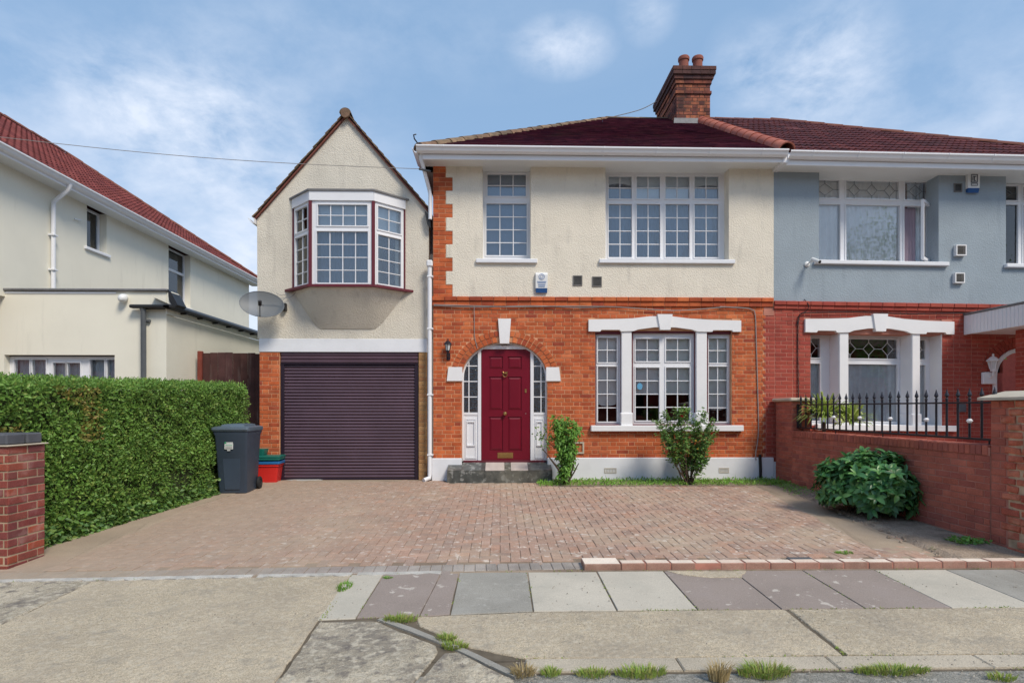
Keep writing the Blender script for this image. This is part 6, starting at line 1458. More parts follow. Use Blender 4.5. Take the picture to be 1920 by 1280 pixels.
def bushy(name, label, base, tips, leafn, lmat, ls, spread, stemmat='stem', r0=.012, droop=.0, group=None, pinn=True):
    t = thing(name, label, 'shrub', tuple(base)); st = MB(); lf = MB()
    for tp in tips:
        tp = Vector(tp); b = base + Vector((U(-.06, .06), U(-.04, .04), -.03)); m = b.lerp(tp, .5) + Vector((U(-.07, .07), U(-.05, .05), U(0, .08)))
        pts = [b, b.lerp(m, .5)+Vector((U(-.02, .02), 0, .02)), m, m.lerp(tp, .5)+Vector((U(-.03, .03), U(-.02, .02), .02)), tp]
        st.tube(pts, r0*U(.7, 1.2), 5, False, .003)
        for k in range(leafn):
            f = U(.42, 1.05); i = min(3, int(f*4)); p = pts[i].lerp(pts[i+1], min(1, f*4-i)) + rv()*spread*U(.2, 1)
            d = rv()+Vector((0, -.3, .1-droop)); 
            if pinn:
                d.normalize(); sd = d.cross(Vector((0, 0, 1))).normalized() if abs(d.z) < .95 else Vector((1, 0, 0))
                for (o, s) in ((0, 0), (.5, 1), (.5, -1)): leaf(lf, p+d*ls*(1-o)*.6, d+sd*s*.9, Vector((0, -.4, 1))+rv()*.6, ls*U(.7, 1.1), ls*.55)
            else: leaf(lf, p, d, Vector((0, -.5, 1))+rv()*.6, ls*U(.7, 1.3), ls*.42)
    st.build('stems', M_[stemmat], t); lf.build('foliage', M_[lmat], t, kind='stuff'); return t
# rose bush in front of the window
rb = G(1292, 905); rb.y = -.62; rb.x = X(1290, -.62); rb.z = gz(-.62)
def WP(px, py, Y): return (X(px, Y), Y, Z(px, py, Y))
tips = [WP(p, q, -.62+U(-.28, .25)) for p, q in ((1232, 790), (1245, 775), (1262, 800), (1275, 785), (1285, 770), (1300, 790), (1318, 775), (1335, 790), (1340, 810), (1322, 830), (1255, 825), (1240, 815), (1290, 820), (1305, 840), (1275, 850), (1322, 860), (1250, 805), (1330, 800), (1310, 800), (1270, 770), (1295, 860))]
rose = bushy('rose_bush', 'straggly rose bush with a red bloom below the ground floor window', rb, tips, 120, 'leaf_rose', .052, .10)
for p, q, m in ((1334, 812, 'petal'), (1283, 774, 'petal'), (1278, 780, 'petal')):
    fl = MB(); c = Vector(WP(p, q, -.88))
    for k in range(12): leaf(fl, c, rv()+Vector((0, -.8, .2)), rv(), .032, .034)
    fl.build('flower', M_[m], rose)
fl = MB()
for p, q in ((1307, 826), (1310, 840), (1348, 846)): leaf(fl, Vector(WP(p, q, -.85)), rv(), Vector((0, -1, 0)), .04, .03)
fl.build('yellow_leaves', M_['yellowleaf'], rose)
# drooping shrub beside the step
cb = Vector((X(1062, -.6), -.6, gz(-.6)))
tips = [WP(p, q, -.58+U(-.2, .2)) for p, q in ((1040, 782), (1052, 785), (1065, 786), (1078, 792), (1084, 805), (1046, 800), (1060, 805), (1072, 812), (1050, 830), (1065, 840), (1070, 860), (1055, 865), (1060, 880), (1075, 835), (1042, 790), (1058, 850))]
cs_ = bushy('upright_shrub', 'narrow bright green shrub with drooping leaves beside the front step', cb, tips, 190, 'leaf_bright', .078, .10, 'stem_green', .010, .9, pinn=False)
lf = MB(); st = MB()
for p, q in ((1008, 805), (1014, 820), (1018, 798), (1025, 812), (1012, 838), (1030, 800), (1005, 815)):
    tp = Vector(WP(p, q, -.62)); bp = Vector(WP(1040, 840, -.6)); st.tube([bp, bp.lerp(tp, .5)+Vector((0, 0, .03)), tp], .004, 4, False, .002)
    for k in range(12): leaf(lf, bp.lerp(tp, U(.4, 1.05))+rv()*.045, rv(), Vector((0, -1, .6))+rv()*.5, .055, .032)
lf.build('side_foliage', M_['leaf_rose'], cs_, kind='stuff')
for (a, b) in (((1062, 905), (1018, 842)), ((1064, 905), (1085, 868)), ((1066, 905), (1078, 852)), ((1058, 905), (1030, 858))):
    A, B = Vector(WP(*a, -.62)), Vector(WP(*b, -.7)); st.tube([A, A.lerp(B, .5)+Vector((.02, 0, .02)), B], .017, 6, True, .007)
st.build('bare_stems', M_['stem'], cs_)

# blades
def blades(mb, c, n, rad, h, w, lean=.5, ry=None):
    for _ in range(n):
        a = U(0, 2*pi); r_ = rad*sqrt(R()); b = Vector((c[0]+r_*cos(a), c[1]+(ry or rad)*sqrt(R())*sin(a), c[2]-.006)); hh_ = h*U(.5, 1.15)
        l = Vector((cos(a)*U(.2, 1), sin(a)*U(.2, 1), 0))*lean*hh_; s = Vector((-sin(a), cos(a), 0)) if R() < .5 else Vector((1, 0, 0)); m = b+l*.4+Vector((0, 0, hh_*.6)); t = b+l*1.2+Vector((0, 0, hh_*U(.7, 1)))
        mb.add([b-s*w/2, b+s*w/2, m+s*w*.4, m-s*w*.4, t], [(0, 1, 2, 3), (3, 2, 4)])
# ground cover along the house wall
gr = MB()
for _ in range(5200):
    x = U(X(1010, -.6), bedA.x+.28); y = -.10 - .62*R() if x > xg_+.05 else U(-.72, -.42)
    if x < xg_+.05 and R() < .3: continue
    dens = .55+.6*_nz.noise(Vector((x*3, y*5, 0)))
    if R() > dens + .25: continue
    hh_ = .05 + .06*max(0, _nz.noise(Vector((x*2, 0, 4))))+ (.05 if R() < .05 else 0)
    b = Vector((x, y, gz(y)+.004)); 
    if R() < .5: leaf(gr, b+Vector((0, 0, U(0, .05))), rv()+Vector((0, -.4, .5)), Vector((0, -.5, 1))+rv()*.5, U(.03, .055), U(.015, .03))
    else: blades(gr, b, 1, .01, hh_*1.3, .007, .6)
o = gr.build('grass_strip', M_['grass']); o['kind'] = 'stuff'; o['label'] = 'strip of fresh green grass and ground cover along the foot of the house wall'
gr = MB()
for _ in range(900):
    t = R()**1.6; x = bedA.x+U(-.02, .5)+(bedB.x-bedA.x)*t*.45; y = -.5-1.1*t+U(-.2, .25)
    leaf(gr, Vector((x, y, gz(y)+U(.01, .04))), rv()+Vector((0, 0, .5)), Vector((0, -.4, 1))+rv()*.5, U(.02, .04), .014)
o = gr.build('bed_seedlings', M_['grass']); o['kind'] = 'stuff'; o['label'] = 'scattered small seedlings in the soil in the corner of the bed'
# separate weeds
weeds = [
 ('weed_tuft', 'green weed tuft at the left end of the paving slab row', (750, 1162), 90, .10, .055, 'weed', .05, .6),
 ('weed_tuft', 'weed tuft growing half way along the diagonal edging strip', (838, 1198), 70, .055, .05, 'weed', .05, .6),
 ('weed_tuft', 'weed tuft in the concrete just below the one on the edging strip', (853, 1212), 90, .07, .045, 'weed', .05, .6),
 ('weed_tuft', 'small weed at the kerb, leftmost of the green kerb tufts', (1032, 1262), 50, .05, .05, 'weed', .04, .6),
 ('weed_tuft', 'low weed at the kerb below the pair of pale paving slabs', (1112, 1263), 90, .085, .045, 'weed', .05, .5),
 ('weed_tuft', 'wide reddish green weed at the kerb left of the dry grass', (1200, 1262), 150, .13, .055, 'weed', .06, .5),
 ('weed_tuft', 'large green weed at the kerb right of the dry grass', (1432, 1262), 190, .13, .07, 'weed', .07, .6),
 ('weed_tuft', 'long low weed patch on the kerb at the right hand joint', (1672, 1258), 230, .19, .05, 'weed', .05, .6),
 ('weed_tuft', 'small weed in the gutter at the far right', (1880, 1270), 60, .07, .04, 'weed', .04, .5),
 ('weed_tuft', 'short green weed in the joint between concrete drive and pale slab', (645, 1100), 70, .05, .045, 'grass', .12, .5),
 ('weed_tuft', 'tiny green tuft against the edge of the driveway pavers', (727, 1083), 40, .035, .03, 'grass', .03, .5),
 ('weed_tuft', 'weed tuft on the pavers just behind the raised brick kerb', (1582, 1036), 70, .08, .035, 'grass', .05, .6),
 ('dry_grass_tuft', 'pale dry grass with tall seed heads at the kerb', (1348, 1272), 60, .05, .14, 'grass_dry', .04, .35),
 ('dry_grass_tuft', 'straw coloured dry grass at the end of the diagonal strip', (980, 1262), 70, .06, .06, 'grass_dry', .06, .7)]
for nm, lb, (p, q), n, rad, h, m, ry, lean in weeds:
    c = G(p, q); t = MB(); blades(t, c, int(n*2.2), rad*1.15, h*.85, .006, lean*1.5, ry); o = t.build(nm, M_[m]); tag(o, lb, 'weed', 'weeds growing in the pavement joints')
# moss and seedlings rooted in the joints of the footway
mj = MB()
def joint_growth(p0, p1, n, w=.012):
    for _ in range(n):
        t = R(); x = p0[0]+(p1[0]-p0[0])*t; y = p0[1]+(p1[1]-p0[1])*t
        if _nz.noise(Vector((x*2.3, y*2.3, 7))) < .02: continue
        b = Vector((x+U(-w, w), y+U(-w, w), gz(y)-.004)); leaf(mj, b, rv()+Vector((0, 0, .7)), rv(), U(.008, .022), .008)
for jx in JX[1:]: joint_growth((jx, nearr), (jx, -5.46), 60)
joint_growth((-1.15, sl_near(-1.15)-.01), (.24, nearr-.005), 160); joint_growth((.24, nearr-.006), (6.5, nearr-.006), 800); joint_growth((xe-.01, near_y(xe)-.07), (xe+.03, -7.2), 260, .018)
joint_growth((2.115, s3), (2.115, s4), 260, .012); joint_growth((-4.5, near_y(-4.5)-.05), (1, near_y(1)-.05), 300, .02); joint_growth((1.2, -5.44), (6, -5.44), 420, .014); joint_growth((.0, -7.08), (7, -7.08), 300); joint_growth((.0, -7.25), (7, -7.25), 500, .016)
o = mj.build('joint_moss', M_['weed']); o['kind'] = 'stuff'; o['label'] = 'tiny moss and seedlings in the joints of the footway'
# grit and crumbs lying on the footway and gutter
gt = MB()
for _ in range(2600):
    x = U(-4.5, 6.0); y = random.choice((U(-7.24, -5.5), U(-7.6, -7.26), U(-6.6, -6.35), U(-7.3, -7.0)))
    if _nz.noise(Vector((x*1.1, y*1.6, 2))) < -.05: continue
    s = U(.002, .0065); z = gz(y)+.0005
    gt.add([(x-s, y-s*.7, z), (x+s, y-s, z), (x+s*.8, y+s, z), (x-s*.6, y+s, z), (x+s*.2, y, z+s*1.2)], [(0, 1, 4), (1, 2, 4), (2, 3, 4), (3, 0, 4)])
o = gt.build('loose_grit', M_['mortar_grit']); o['kind'] = 'stuff'; o['label'] = 'loose grit scattered over the footway and gutter'
# broad-leaved green weed in the bed corner
t = MB(); c = G(1815, 1022)
for _ in range(170): leaf(t, c+Vector((U(-.16, .16), U(-.09, .09), U(.02, .07))), rv()+Vector((0, 0, .3)), Vector((0, -.4, 1))+rv()*.4, U(.03, .05), .035)
tag(t.build('clover_weed', M_['leaf_bright']), 'bright green broad-leaved weed in the soil at the near end of the bed', 'weed')
t = MB(); c = G(1775, 1032); blades(t, c, 130, .16, .05, .006, .8, .07)
tag(t.build('weed_tuft', M_['weed']), 'thin olive weed patch at the tip of the bed beside the pink kerb', 'weed')
# spiky plant behind the railings
yk = thing('spiky_plant', 'yellow green spiky leaved plant behind the black railings', 'plant', (5.7, -1.0, .0))
yb2 = MB()
yc = Vector((X(1545, -1.0), -1.0, Z(1545, 785, -1.0)))
for (cx_, cz_, n_, rad_) in ((0, .02, 230, .55), (.45, -.06, 150, .45)):
    for _ in range(n_):
        d = rv(); d.z = abs(d.z)*.8+.05; d.normalize(); L_ = rad_*U(.7, 1.1); s = d.cross(Vector((0, 0, 1))); s = s.normalized() if s.length > .01 else Vector((1, 0, 0)); b = yc+Vector((cx_, 0, cz_))
        p1 = b+d*L_*.5; p2 = b+d*L_*.85-Vector((0, 0, L_*.07)); p3 = b+d*L_*1.05-Vector((0, 0, L_*.25)); w = .018
        yb2.add([b-s*w, b+s*w, p1+s*w, p1-s*w, p2+s*w*.7, p2-s*w*.7, p3], [(0, 1, 2, 3), (3, 2, 4, 5), (5, 4, 6)])
yb2.build('leaves', M_['yucca'], yk, kind='stuff'); MB().tube([(yc.x, yc.y, 0), (yc.x, yc.y, yc.z-.05)], .03, 8).build('trunk', M_['stem'], yk)

# ================================================================== SMALL THINGS
# wheelie bin
bb = G(452, 926); bn = thing('wheelie_bin', 'dark blue grey wheelie bin with white sticker beside the hedge', 'bin', (bb.x, bb.y+.05, gz(bb.y)))
Mb = Matrix.Translation((bb.x-.17, bb.y+.28, gz(bb.y+.3))) @ Matrix.Rotation(radians(4), 4, 'Z') @ Matrix.Diagonal((.96, 1.02, 1.06, 1))
def frustum(mb, w0, d0, w1, d1, z0, z1, y0s=0, y1s=0):
    return mb.add([(-w0, y0s-d0, z0), (w0, y0s-d0, z0), (w0, y0s+d0, z0), (-w0, y0s+d0, z0), (-w1, y1s-d1, z1), (w1, y1s-d1, z1), (w1, y1s+d1, z1), (-w1, y1s+d1, z1)], [(3, 2, 1, 0), (4, 5, 6, 7), (0, 1, 5, 4), (1, 2, 6, 5), (2, 3, 7, 6), (3, 0, 4, 7)])
def rfr(mb, secs, rad=.03, k=4):
    """rounded-corner loft; secs = (halfw, halfd, z, ycentre)"""
    rings = []
    for (hw, hd, z, yc) in secs:
        r_ = []
        for (sx, sy, a0) in ((1, -1, -90), (1, 1, 0), (-1, 1, 90), (-1, -1, 180)):
            for i in range(k+1):
                a = radians(a0+90*i/k); r_.append((sx*(hw-rad)+rad*cos(a), yc+sy*(hd-rad)+rad*sin(a), z))
        rings.append(r_)
    n = len(rings[0]); vs = [p for r_ in rings for p in r_]; fs = [(i*n+j, i*n+(j+1) % n, (i+1)*n+(j+1) % n, (i+1)*n+j) for i in range(len(rings)-1) for j in range(n)]
    return mb.add(vs, fs+[tuple(range(n-1, -1, -1)), tuple((len(rings)-1)*n+j for j in range(n))])
bd = rfr(MB(), [(.215, .24, .0, .02), (.225, .25, .03, .02), (.262, .31, .86, 0), (.278, .33, .90, 0), (.278, .33, .935, 0)], .035).build('body', M_['bin'], bn, Mb, smooth=True)
rfr(MB(), [(.12, .008, .06, -.238), (.14, .008, .56, -.272), (.12, .004, .62, -.274)], .004).build('front_rib', M_['bin'], bn, Mb)
rfr(MB(), [(.295, .345, .93, 0), (.30, .35, .955, -.01), (.295, .345, .985, -.01), (.25, .29, 1.0, .0)], .04).build('lid', M_['binlid'], bn, Mb, smooth=True)
lid2 = MB()
rfr(lid2, [(.19, .28, .995, .01), (.18, .26, 1.025, .02), (.12, .20, 1.035, .02)], .03); lid2.build('lid_dome', M_['binlid'], bn, Mb, smooth=True)
MB().tube([(-.2, .36, .97), (-.2, .40, .98), (.2, .40, .98), (.2, .36, .97)], .014, 8).build('handle', M_['binlid'], bn, Mb)
for s in (-1, 1):
    wM = Mb @ Matrix.Translation((s*.255, .255, .10)) @ Matrix.Rotation(pi/2, 4, 'Y')
    wh = MB().lathe([(.0, -.022), (.06, -.022), (.09, -.02), (.1, -.01), (.1, .012), (.09, .022), (.06, .022), (.055, .010), (.0, .010)], 20).build('wheel', M_['rubber'], bn, wM, smooth=True)
    MB().lathe([(0, .010), (.05, .010), (.045, .018), (.015, .02), (.015, .028), (0, .03)], 14).build('hub', M_['black_plastic'], wh, wM)
MB().tube([(-.25, .255, .10), (.25, .255, .10)], .012, 8).build('axle', M_['steel'], bn, Mb)
Ms = Mb @ Matrix.Translation((-.035, -.302, .70)) @ Matrix.Rotation(radians(-4), 4, 'X')
stk = MB().box(-.062, .072, -.003, -.001, -.035, .045).build('sticker', M_['sticker'], bn, Ms)
MB().box(-.04, .07, -.005, -.0032, .05, .066).build('sticker_print', M_['sticker'], stk, Ms); MB().lathe([(0, 0), (.016, 0), (.016, .002), (0, .002)], 12, Matrix.Translation((-.048, -.003, .058)) @ Matrix.Rotation(pi/2, 4, 'X')).build('emblem', M_['stick_green'], stk, Ms)
for k in range(3): MB().box(-.05, .06, -.0045, -.0031, -.022+.02*k, -.014+.02*k).build('printed_line', M_['stick_green'] if k == 2 else M_['greyvent'], stk, Ms)
MB().box(-.02, .03, -.004, -.0025, -.06, -.045).build('emblem', M_['sticker'], bn, Ms)
# recycling boxes stacked beside the bin
rb0 = G(500, 905); ang = radians(6)
def rbox(name, label, mat, z0, h, w, d, rim, dx=0, dy=0, a=ang):
    t = thing(name, label, 'box', (rb0.x+dx, rb0.y+.2+dy, gz(rb0.y)+z0), 'recycling boxes stacked by the garage'); M = Matrix.Translation((rb0.x+dx-.06, rb0.y+.22+dy, gz(rb0.y)+z0)) @ Matrix.Rotation(a, 4, 'Z')
    rfr(MB(), [(w*.40, d*.40, 0, 0), (w*.47, d*.46, h-.05, 0), (w*.5, d*.5, h-.045, 0), (w*.5, d*.5, h, 0)], .03).build('body', M_[mat], t, M, smooth=True)
    if rim: rfr(MB(), [(w*.515, d*.52, h-.006, 0), (w*.515, d*.52, h+.02, 0), (w*.46, d*.46, h+.026, 0)], .03).build('rim', M_[mat], t, M, smooth=True)
    return t, M
t, Mx = rbox('recycling_box', 'red recycling box at the bottom of the stack by the garage pillar', 'red_plastic', 0, .33, .46, .38, 0)
q = MB(); 
for k in range(6): q.box(-.075+.022*k, -.06+.022*k, -.1785, -.1765, .185, .200)
q.build('worn_print', M_['sticker'], t, Mx @ Matrix.Rotation(radians(-3.5), 4, 'X'))
rbox('recycling_box', 'blue recycling box rim showing in the middle of the stack', 'blue_plastic', .332, .045, .50, .41, 0)
rbox('recycling_box', 'dark green recycling box on top of the stack by the garage pillar', 'green_plastic', .380, .07, .50, .40, 1)
t = thing('green_caddy', 'small green caddy standing behind the blue wheelie bin on the box stack', 'box', (rb0.x-.22, rb0.y+.3, .4)); rfr(MB(), [(.10, .10, 0, 0), (.12, .12, .10, 0), (.12, .12, .115, 0)], .03).build('body', M_['green_plastic'], t, Matrix.Translation((rb0.x-.22, rb0.y+.24, gz(rb0.y)+.478)), smooth=True)
# doormat
tag(MB().cbox(X(914, -.1), X(983, -.1), -.165, YD-.06, sz+.001, sz+.016, .004).build('doormat', M_['mat']), 'brown bristle doormat on the marble step', 'doormat')
# lantern by the door
def lantern(name, label, x, y0, z, mat, s=1.0, up=False, shear=None):
    t = thing(name, label, 'lamp', (x, y0, z)); m = M_[mat]
    MB().cbox(x-.03*s, x+.03*s, y0-.022, y0-.001, z-.15*s, z-.03*s, .008).build('wall_plate', m, t)
    yy = y0-.10*s
    MB().tube([(x, y0-.02, z-.10*s), (x, yy, z-.12*s), (x, yy, z-.03*s)] if up else [(x, y0-.02, z-.07*s), (x, y0-.06*s, z-.11*s), (x, yy, z-.085*s), (x, yy, z-.03*s)], .009*s, 6).build('arm', m, t)
    L4 = Matrix.Translation((x, yy, z)) @ Matrix.Rotation(pi/6, 4, 'Z')
    MB().lathe([(.0, -.035*s), (.028*s, -.03*s), (.032*s, 0)], 6, L4).build('base', m, t)
    MB().lathe([(.030*s, .001), (.052*s, .105*s)], 6, L4).build('lamp_glass', M_['lampglass'], t)
    for k in range(6):
        a = 2*pi*k/6+pi/6; MB().tube([(x+.032*s*cos(a), yy+.032*s*sin(a), z), (x+.056*s*cos(a), yy+.056*s*sin(a), z+.105*s)], .0045*s, 4).build('frame_bar', m, t)
    MB().lathe([(.072*s, .100*s), (.070*s, .112*s), (.035*s, .150*s), (.012*s, .162*s), (.009*s, .175*s), (.014*s, .185*s), (.0, .20*s)], 6, L4).build('lamp_roof', m, t)
    return t
lantern('wall_lantern', 'small black lantern on the brick wall left of the arched door', X(840, -.1), -.002, Z(840, 657, -.1), 'black', 1.1)
lantern('wall_lantern', 'white lantern on the neighbouring porch beside the arched doorway', X(1858, -.1), -.002, Z(1858, 692, -.1), 'stone_white', 1.45)
tag(MB().cbox(X(1838), X(1862), -.07, -.01, Z(1850, 720), Z(1850, 698), .012).build('white_box', M_['stone_white']), 'white box on the wall under the white porch lantern', 'box')
tag(MB().cbox(X(1795), X(1808), -.05, -.01, Z(1800, 772), Z(1800, 757), .004).build('letter_box', M_['greypipe']), 'small dark grey box low on the wall behind the railings', 'box')
# alarm boxes
def alarm(name, label, p0, p1, q0, q1, mono=None):
    Yf_ = -.03; x0, x1, z0, z1 = X(p0, -.1), X(p1, -.1), Z((p0+p1)/2, q1, -.1), Z((p0+p1)/2, q0, -.1); t = thing(name, label, 'alarm box', ((x0+x1)/2, -.05, z0), 'alarm boxes on the house fronts'); h = z1-z0; w = x1-x0
    prof = [(-.018, z0+h*.22), (-.075, z0+h*.22), (-.085, z1-h*.12), (-.060, z1), (-.018, z1)]
    MB().extr([(x0, y, z) for y, z in prof], (w, 0, 0)).build('casing', M_['alarm_white'], t)
    pr = [(-.018, z0+.02), (-.055, z0), (-.078, z0+h*.215), (-.018, z0+h*.215)]
    MB().extr([(x0+.006, y, z) for y, z in pr], (w-.012, 0, 0)).build('siren_cover', M_['alarm_blue'], t)
    cx = (x0+x1)/2
    if mono:
        fr_ = MB(); fr_.holes(cx-w*.28, cx+w*.28, z1-h*.52, z1-h*.12, [(cx-w*.24, cx+w*.24, z1-h*.49, z1-h*.15)], -.092, -.086); fr_.holes(cx-w*.28, cx+w*.28, z1-h*.68, z1-h*.55, [(cx-w*.25, cx+w*.25, z1-h*.66, z1-h*.57)], -.092, -.086)
        fr_.box(cx-w*.16, cx+w*.16, -.092, -.086, z1-h*.24, z1-h*.21); fr_.box(cx-.006, cx+.006, -.092, -.086, z1-h*.44, z1-h*.21)
        fr_.box(cx-.006, cx+w*.13, -.092, -.086, z1-h*.45, z1-h*.42); fr_.box(cx-w*.15, cx-w*.11, -.092, -.086, z1-h*.44, z1-h*.27)
        fr_.build('printed_emblem', M_['ink_dark'], t)
    else:
        em = MB()
        for rr_, ww in ((.055, .008), (.030, .006)):
            for i in range(20):
                a, b = 2*pi*i/20, 2*pi*(i+1)/20
                q_ = [(cx+r_*cos(u), -.088, z1-h*.22+r_*sin(u)) for r_, u in ((rr_-ww, a), (rr_, a), (rr_, b), (rr_-ww, b))]; em.extr(q_, (0, .004, 0))
        em.build('printed_emblem', M_['ink'], t)
        for k, (ww, f) in enumerate(((.38, .46), (.34, .53), (.30, .62), (.26, .70))): MB().box(cx-w*ww, cx+w*ww, -.083, -.076, z1-h*f-.006, z1-h*f+.006).build('printed_line', M_['ink'], t)
    return t
alarm('alarm_box', 'white alarm box with blue base and round emblem on the cream render', 1004.5, 1027, 510, 548)
alarm('alarm_box', 'white alarm box with lettered emblem under the eaves of the blue grey house', 1817, 1839, 322, 360, 'T')
# wall vents
def vent(label, p0, p1, q0, q1, hood=0, Y=0):
    x0, x1, z0, z1 = X(p0), X(p1), Z((p0+p1)/2, q1), Z((p0+p1)/2, q0); t = thing('wall_vent', label, 'vent', ((x0+x1)/2, -.02, z0), 'vents on the house fronts')
    y0 = -.03-hood*.05
    MB().holes(x0, x1, z0, z1, [(x0+.018, x1-.018, z0+.018, z1-.018)], y0, -.012).build('frame', M_['stone_white'] if hood else M_['greyvent'], t)
    MB().box(x0+.015, x1-.015, -.022, -.016, z0+.015, z1-.015).build('backing', M_['black_plastic'], t)
    n = 7
    for k in range(n):
        z = z0+.02+(z1-z0-.04)*(k+.5)/n; MB().add([(x0+.017, y0+.002, z-.008), (x1-.017, y0+.002, z-.008), (x1-.017, y0+.016, z+.006), (x0+.017, y0+.016, z+.006)], [(0, 1, 2, 3)]).build('slat', M_['greyvent'], t)
vent('grey louvred vent on the cream render, the one nearer the alarm box', 1074, 1091.5, 517, 536)
vent('grey louvred vent on the cream render, the one below the wide window', 1110, 1128, 519, 538)
vent('dark square vent just left of the alarm box on the blue grey wall', 1787, 1802, 345, 361)
vent('white hooded vent on the blue grey wall, upper of the pair', 1787, 1806, 461, 481, 1)
vent('white hooded vent on the blue grey wall, lower of the pair', 1785, 1803, 513, 532, 1)
# security camera
cc = thing('security_camera', 'white security camera on the blue grey wall at the window sill corner', 'camera', (X(1515), -.05, Z(1515, 495)))
Mc = Matrix.Translation((X(1512), -.013, Z(1512, 496))) @ Matrix.Rotation(pi/2, 4, 'X')
MB().lathe([(0, 0), (.05, 0), (.05, .02), (.03, .035), (0, .035)], 14, Mc).build('wall_mount', M_['alarm_white'], cc, smooth=True)
MB().tube([(X(1512), -.05, Z(1512, 496)), (X(1518, -.12), -.12, Z(1518, 492, -.12)), (X(1527, -.18), -.18, Z(1527, 488, -.18))], .012, 8).build('arm', M_['alarm_white'], cc)
a_, b_ = Vector((X(1523, -.15), -.15, Z(1523, 486, -.15))), Vector((X(1537, -.34), -.34, Z(1537, 491, -.34)))
MB().tube([a_, b_], .035, 12).build('camera_body', M_['alarm_white'], cc, smooth=False); MB().tube([b_+(b_-a_)*.002, b_+(b_-a_)*.03], .026, 12).build('lens', M_['black_plastic'], cc)
# round lamp on the left house parapet
Mo = Matrix.Translation((X(232, -.05), -.001, Z(232, 556))) @ Matrix.Rotation(pi/2+.5, 4, 'X')
tag(MB().lathe([(0, -.02), (.045, -.02), (.06, .03), (.075, .07), (.07, .12), (.045, .16), (0, .175)], 16, Mo).build('security_light', M_['alarm_white'], smooth=True), 'white rounded security light on the cream wall left of the black gutter', 'light')
# satellite dish
dc = Vector((X(489, -.35), -.30, Z(489, 569, -.35))); dish = thing('satellite_dish', 'grey mesh satellite dish on the corner of the rendered garage wing', 'satellite dish', (X(500), .1, dc.z))
nrm = Vector((.30, -1, .30)).normalized(); side = Vector((1, 0, 0)); side = (side-nrm*side.dot(nrm)).normalized(); upv = nrm.cross(side)*-1
if upv.z < 0: upv = -upv
md = MB(); K, Rg = 28, 6; vs = []
for i in range(Rg+1):
    f = i/Rg
    for k in range(K): a = 2*pi*k/K; vs.append(dc + side*.365*f*cos(a) + upv*.245*f*sin(a) - nrm*.05*(1-f*f))
fs = [(i*K+k, i*K+(k+1) % K, (i+1)*K+(k+1) % K, (i+1)*K+k) for i in range(Rg) for k in range(K)]
mesh_mat = bpy.data.materials.new('perforated_dish'); mesh_mat.use_nodes = True; nt = mesh_mat.node_tree; bs = nt.nodes['Principled BSDF']; bs.inputs['Base Color'].default_value = (.10, .115, .13, 1); bs.inputs['Roughness'].default_value = .5
tr = nt.nodes.new('ShaderNodeBsdfTransparent'); mx = nt.nodes.new('ShaderNodeMixShader'); mx.inputs[0].default_value = .9; nt.links.new(tr.outputs[0], mx.inputs[1]); nt.links.new(bs.outputs[0], mx.inputs[2]); nt.links.new(mx.outputs[0], nt.nodes['Material Output'].inputs[0])
MB().add(vs, fs).build('reflector', mesh_mat, dish, smooth=True)
MB().tube([vs[Rg*K+k] for k in range(K)]+[vs[Rg*K]], .007, 6, False).build('rim', M_['gunmetal'], dish)
MB().tube([dc-nrm*.06, dc-nrm*.06+Vector((.16, .12, .02)), Vector((X(523), YG, dc.z+.02))], .018, 8).build('bracket', M_['black_plastic'], dish)
MB().tube([dc-nrm*.05-upv*.2, dc-upv*.26+nrm*.05, dc+nrm*.22-upv*.12], .011, 6).build('feed_arm', M_['gunmetal'], dish)
MB().tube([dc+nrm*.20-upv*.12, dc+nrm*.27-upv*.07], .03, 10).build('receiver', M_['black_plastic'], dish)
MB().cbox(dc.x+.22, dc.x+.30, YG-.09, YG-.001, dc.z-.06, dc.z+.08, .01).build('wall_bracket', M_['black_plastic'], dish)
# cables
def cable(label, pts, r=.007, mat='cable', n=6):
    P = [Vector(p) for p in pts]; out = []
    for i in range(len(P)-1):
        p0, p1, p2, p3 = P[max(i-1, 0)], P[i], P[i+1], P[min(i+2, len(P)-1)]
        for k in range(6):
            t = k/6; out.append(.5*((2*p1)+(p2-p0)*t+(2*p0-5*p1+4*p2-p3)*t*t+(3*p1-p0-3*p2+p3)*t**3))
    out.append(P[-1]); return tag(MB().tube(out, r, n).build('cable', M_[mat]), label, 'cable')
fc = lambda p, q, y=-.04: (X(p, y), y, Z(p, q, y))
cable('long grey cable running beneath the brick string course', [fc(813, 571), fc(880, 573), fc(960, 575), fc(1060, 574), fc(1145, 575), fc(1180, 577), fc(1260, 582), fc(1320, 579), fc(1360, 575)], .008)
cable('second thin grey cable sagging just below the string course', [fc(813, 573, -.035), fc(900, 576, -.035), fc(1000, 573, -.035), fc(1080, 577, -.035), fc(1140, 575, -.035)], .006)
cable('grey cable dropping down the wall right of the triple window', [fc(1350, 575), fc(1390, 577), fc(1409, 580, -.02), fc(1416, 590, -.015), fc(1418, 640, -.015), fc(1421, 740, -.015), fc(1422, 810, -.015), fc(1417, 850, -.05), fc(1418, 862, -.06)], .009)
cable('thin pale cable dropping from the string course to the door arch', [fc(889, 573), fc(889.5, 600, -.015), fc(890, 630, -.015), fc(895, 653, -.02)], .006)
cable('black cables looping down the red brick of the neighbouring house', [fc(1810, 587), fc(1700, 588), fc(1600, 585), fc(1520, 586), fc(1503, 588), fc(1497, 600, -.02), fc(1496, 660, -.02), fc(1497, 745, -.02), fc(1497, 800, -.02)], .010, 'cable_black')
cable('short black cable curling over the string course by the party line', [fc(1508, 561, -.02), fc(1516, 572, -.07), fc(1512, 583, -.04), fc(1500, 590, -.03), fc(1494, 610, -.02)], .007, 'cable_black')
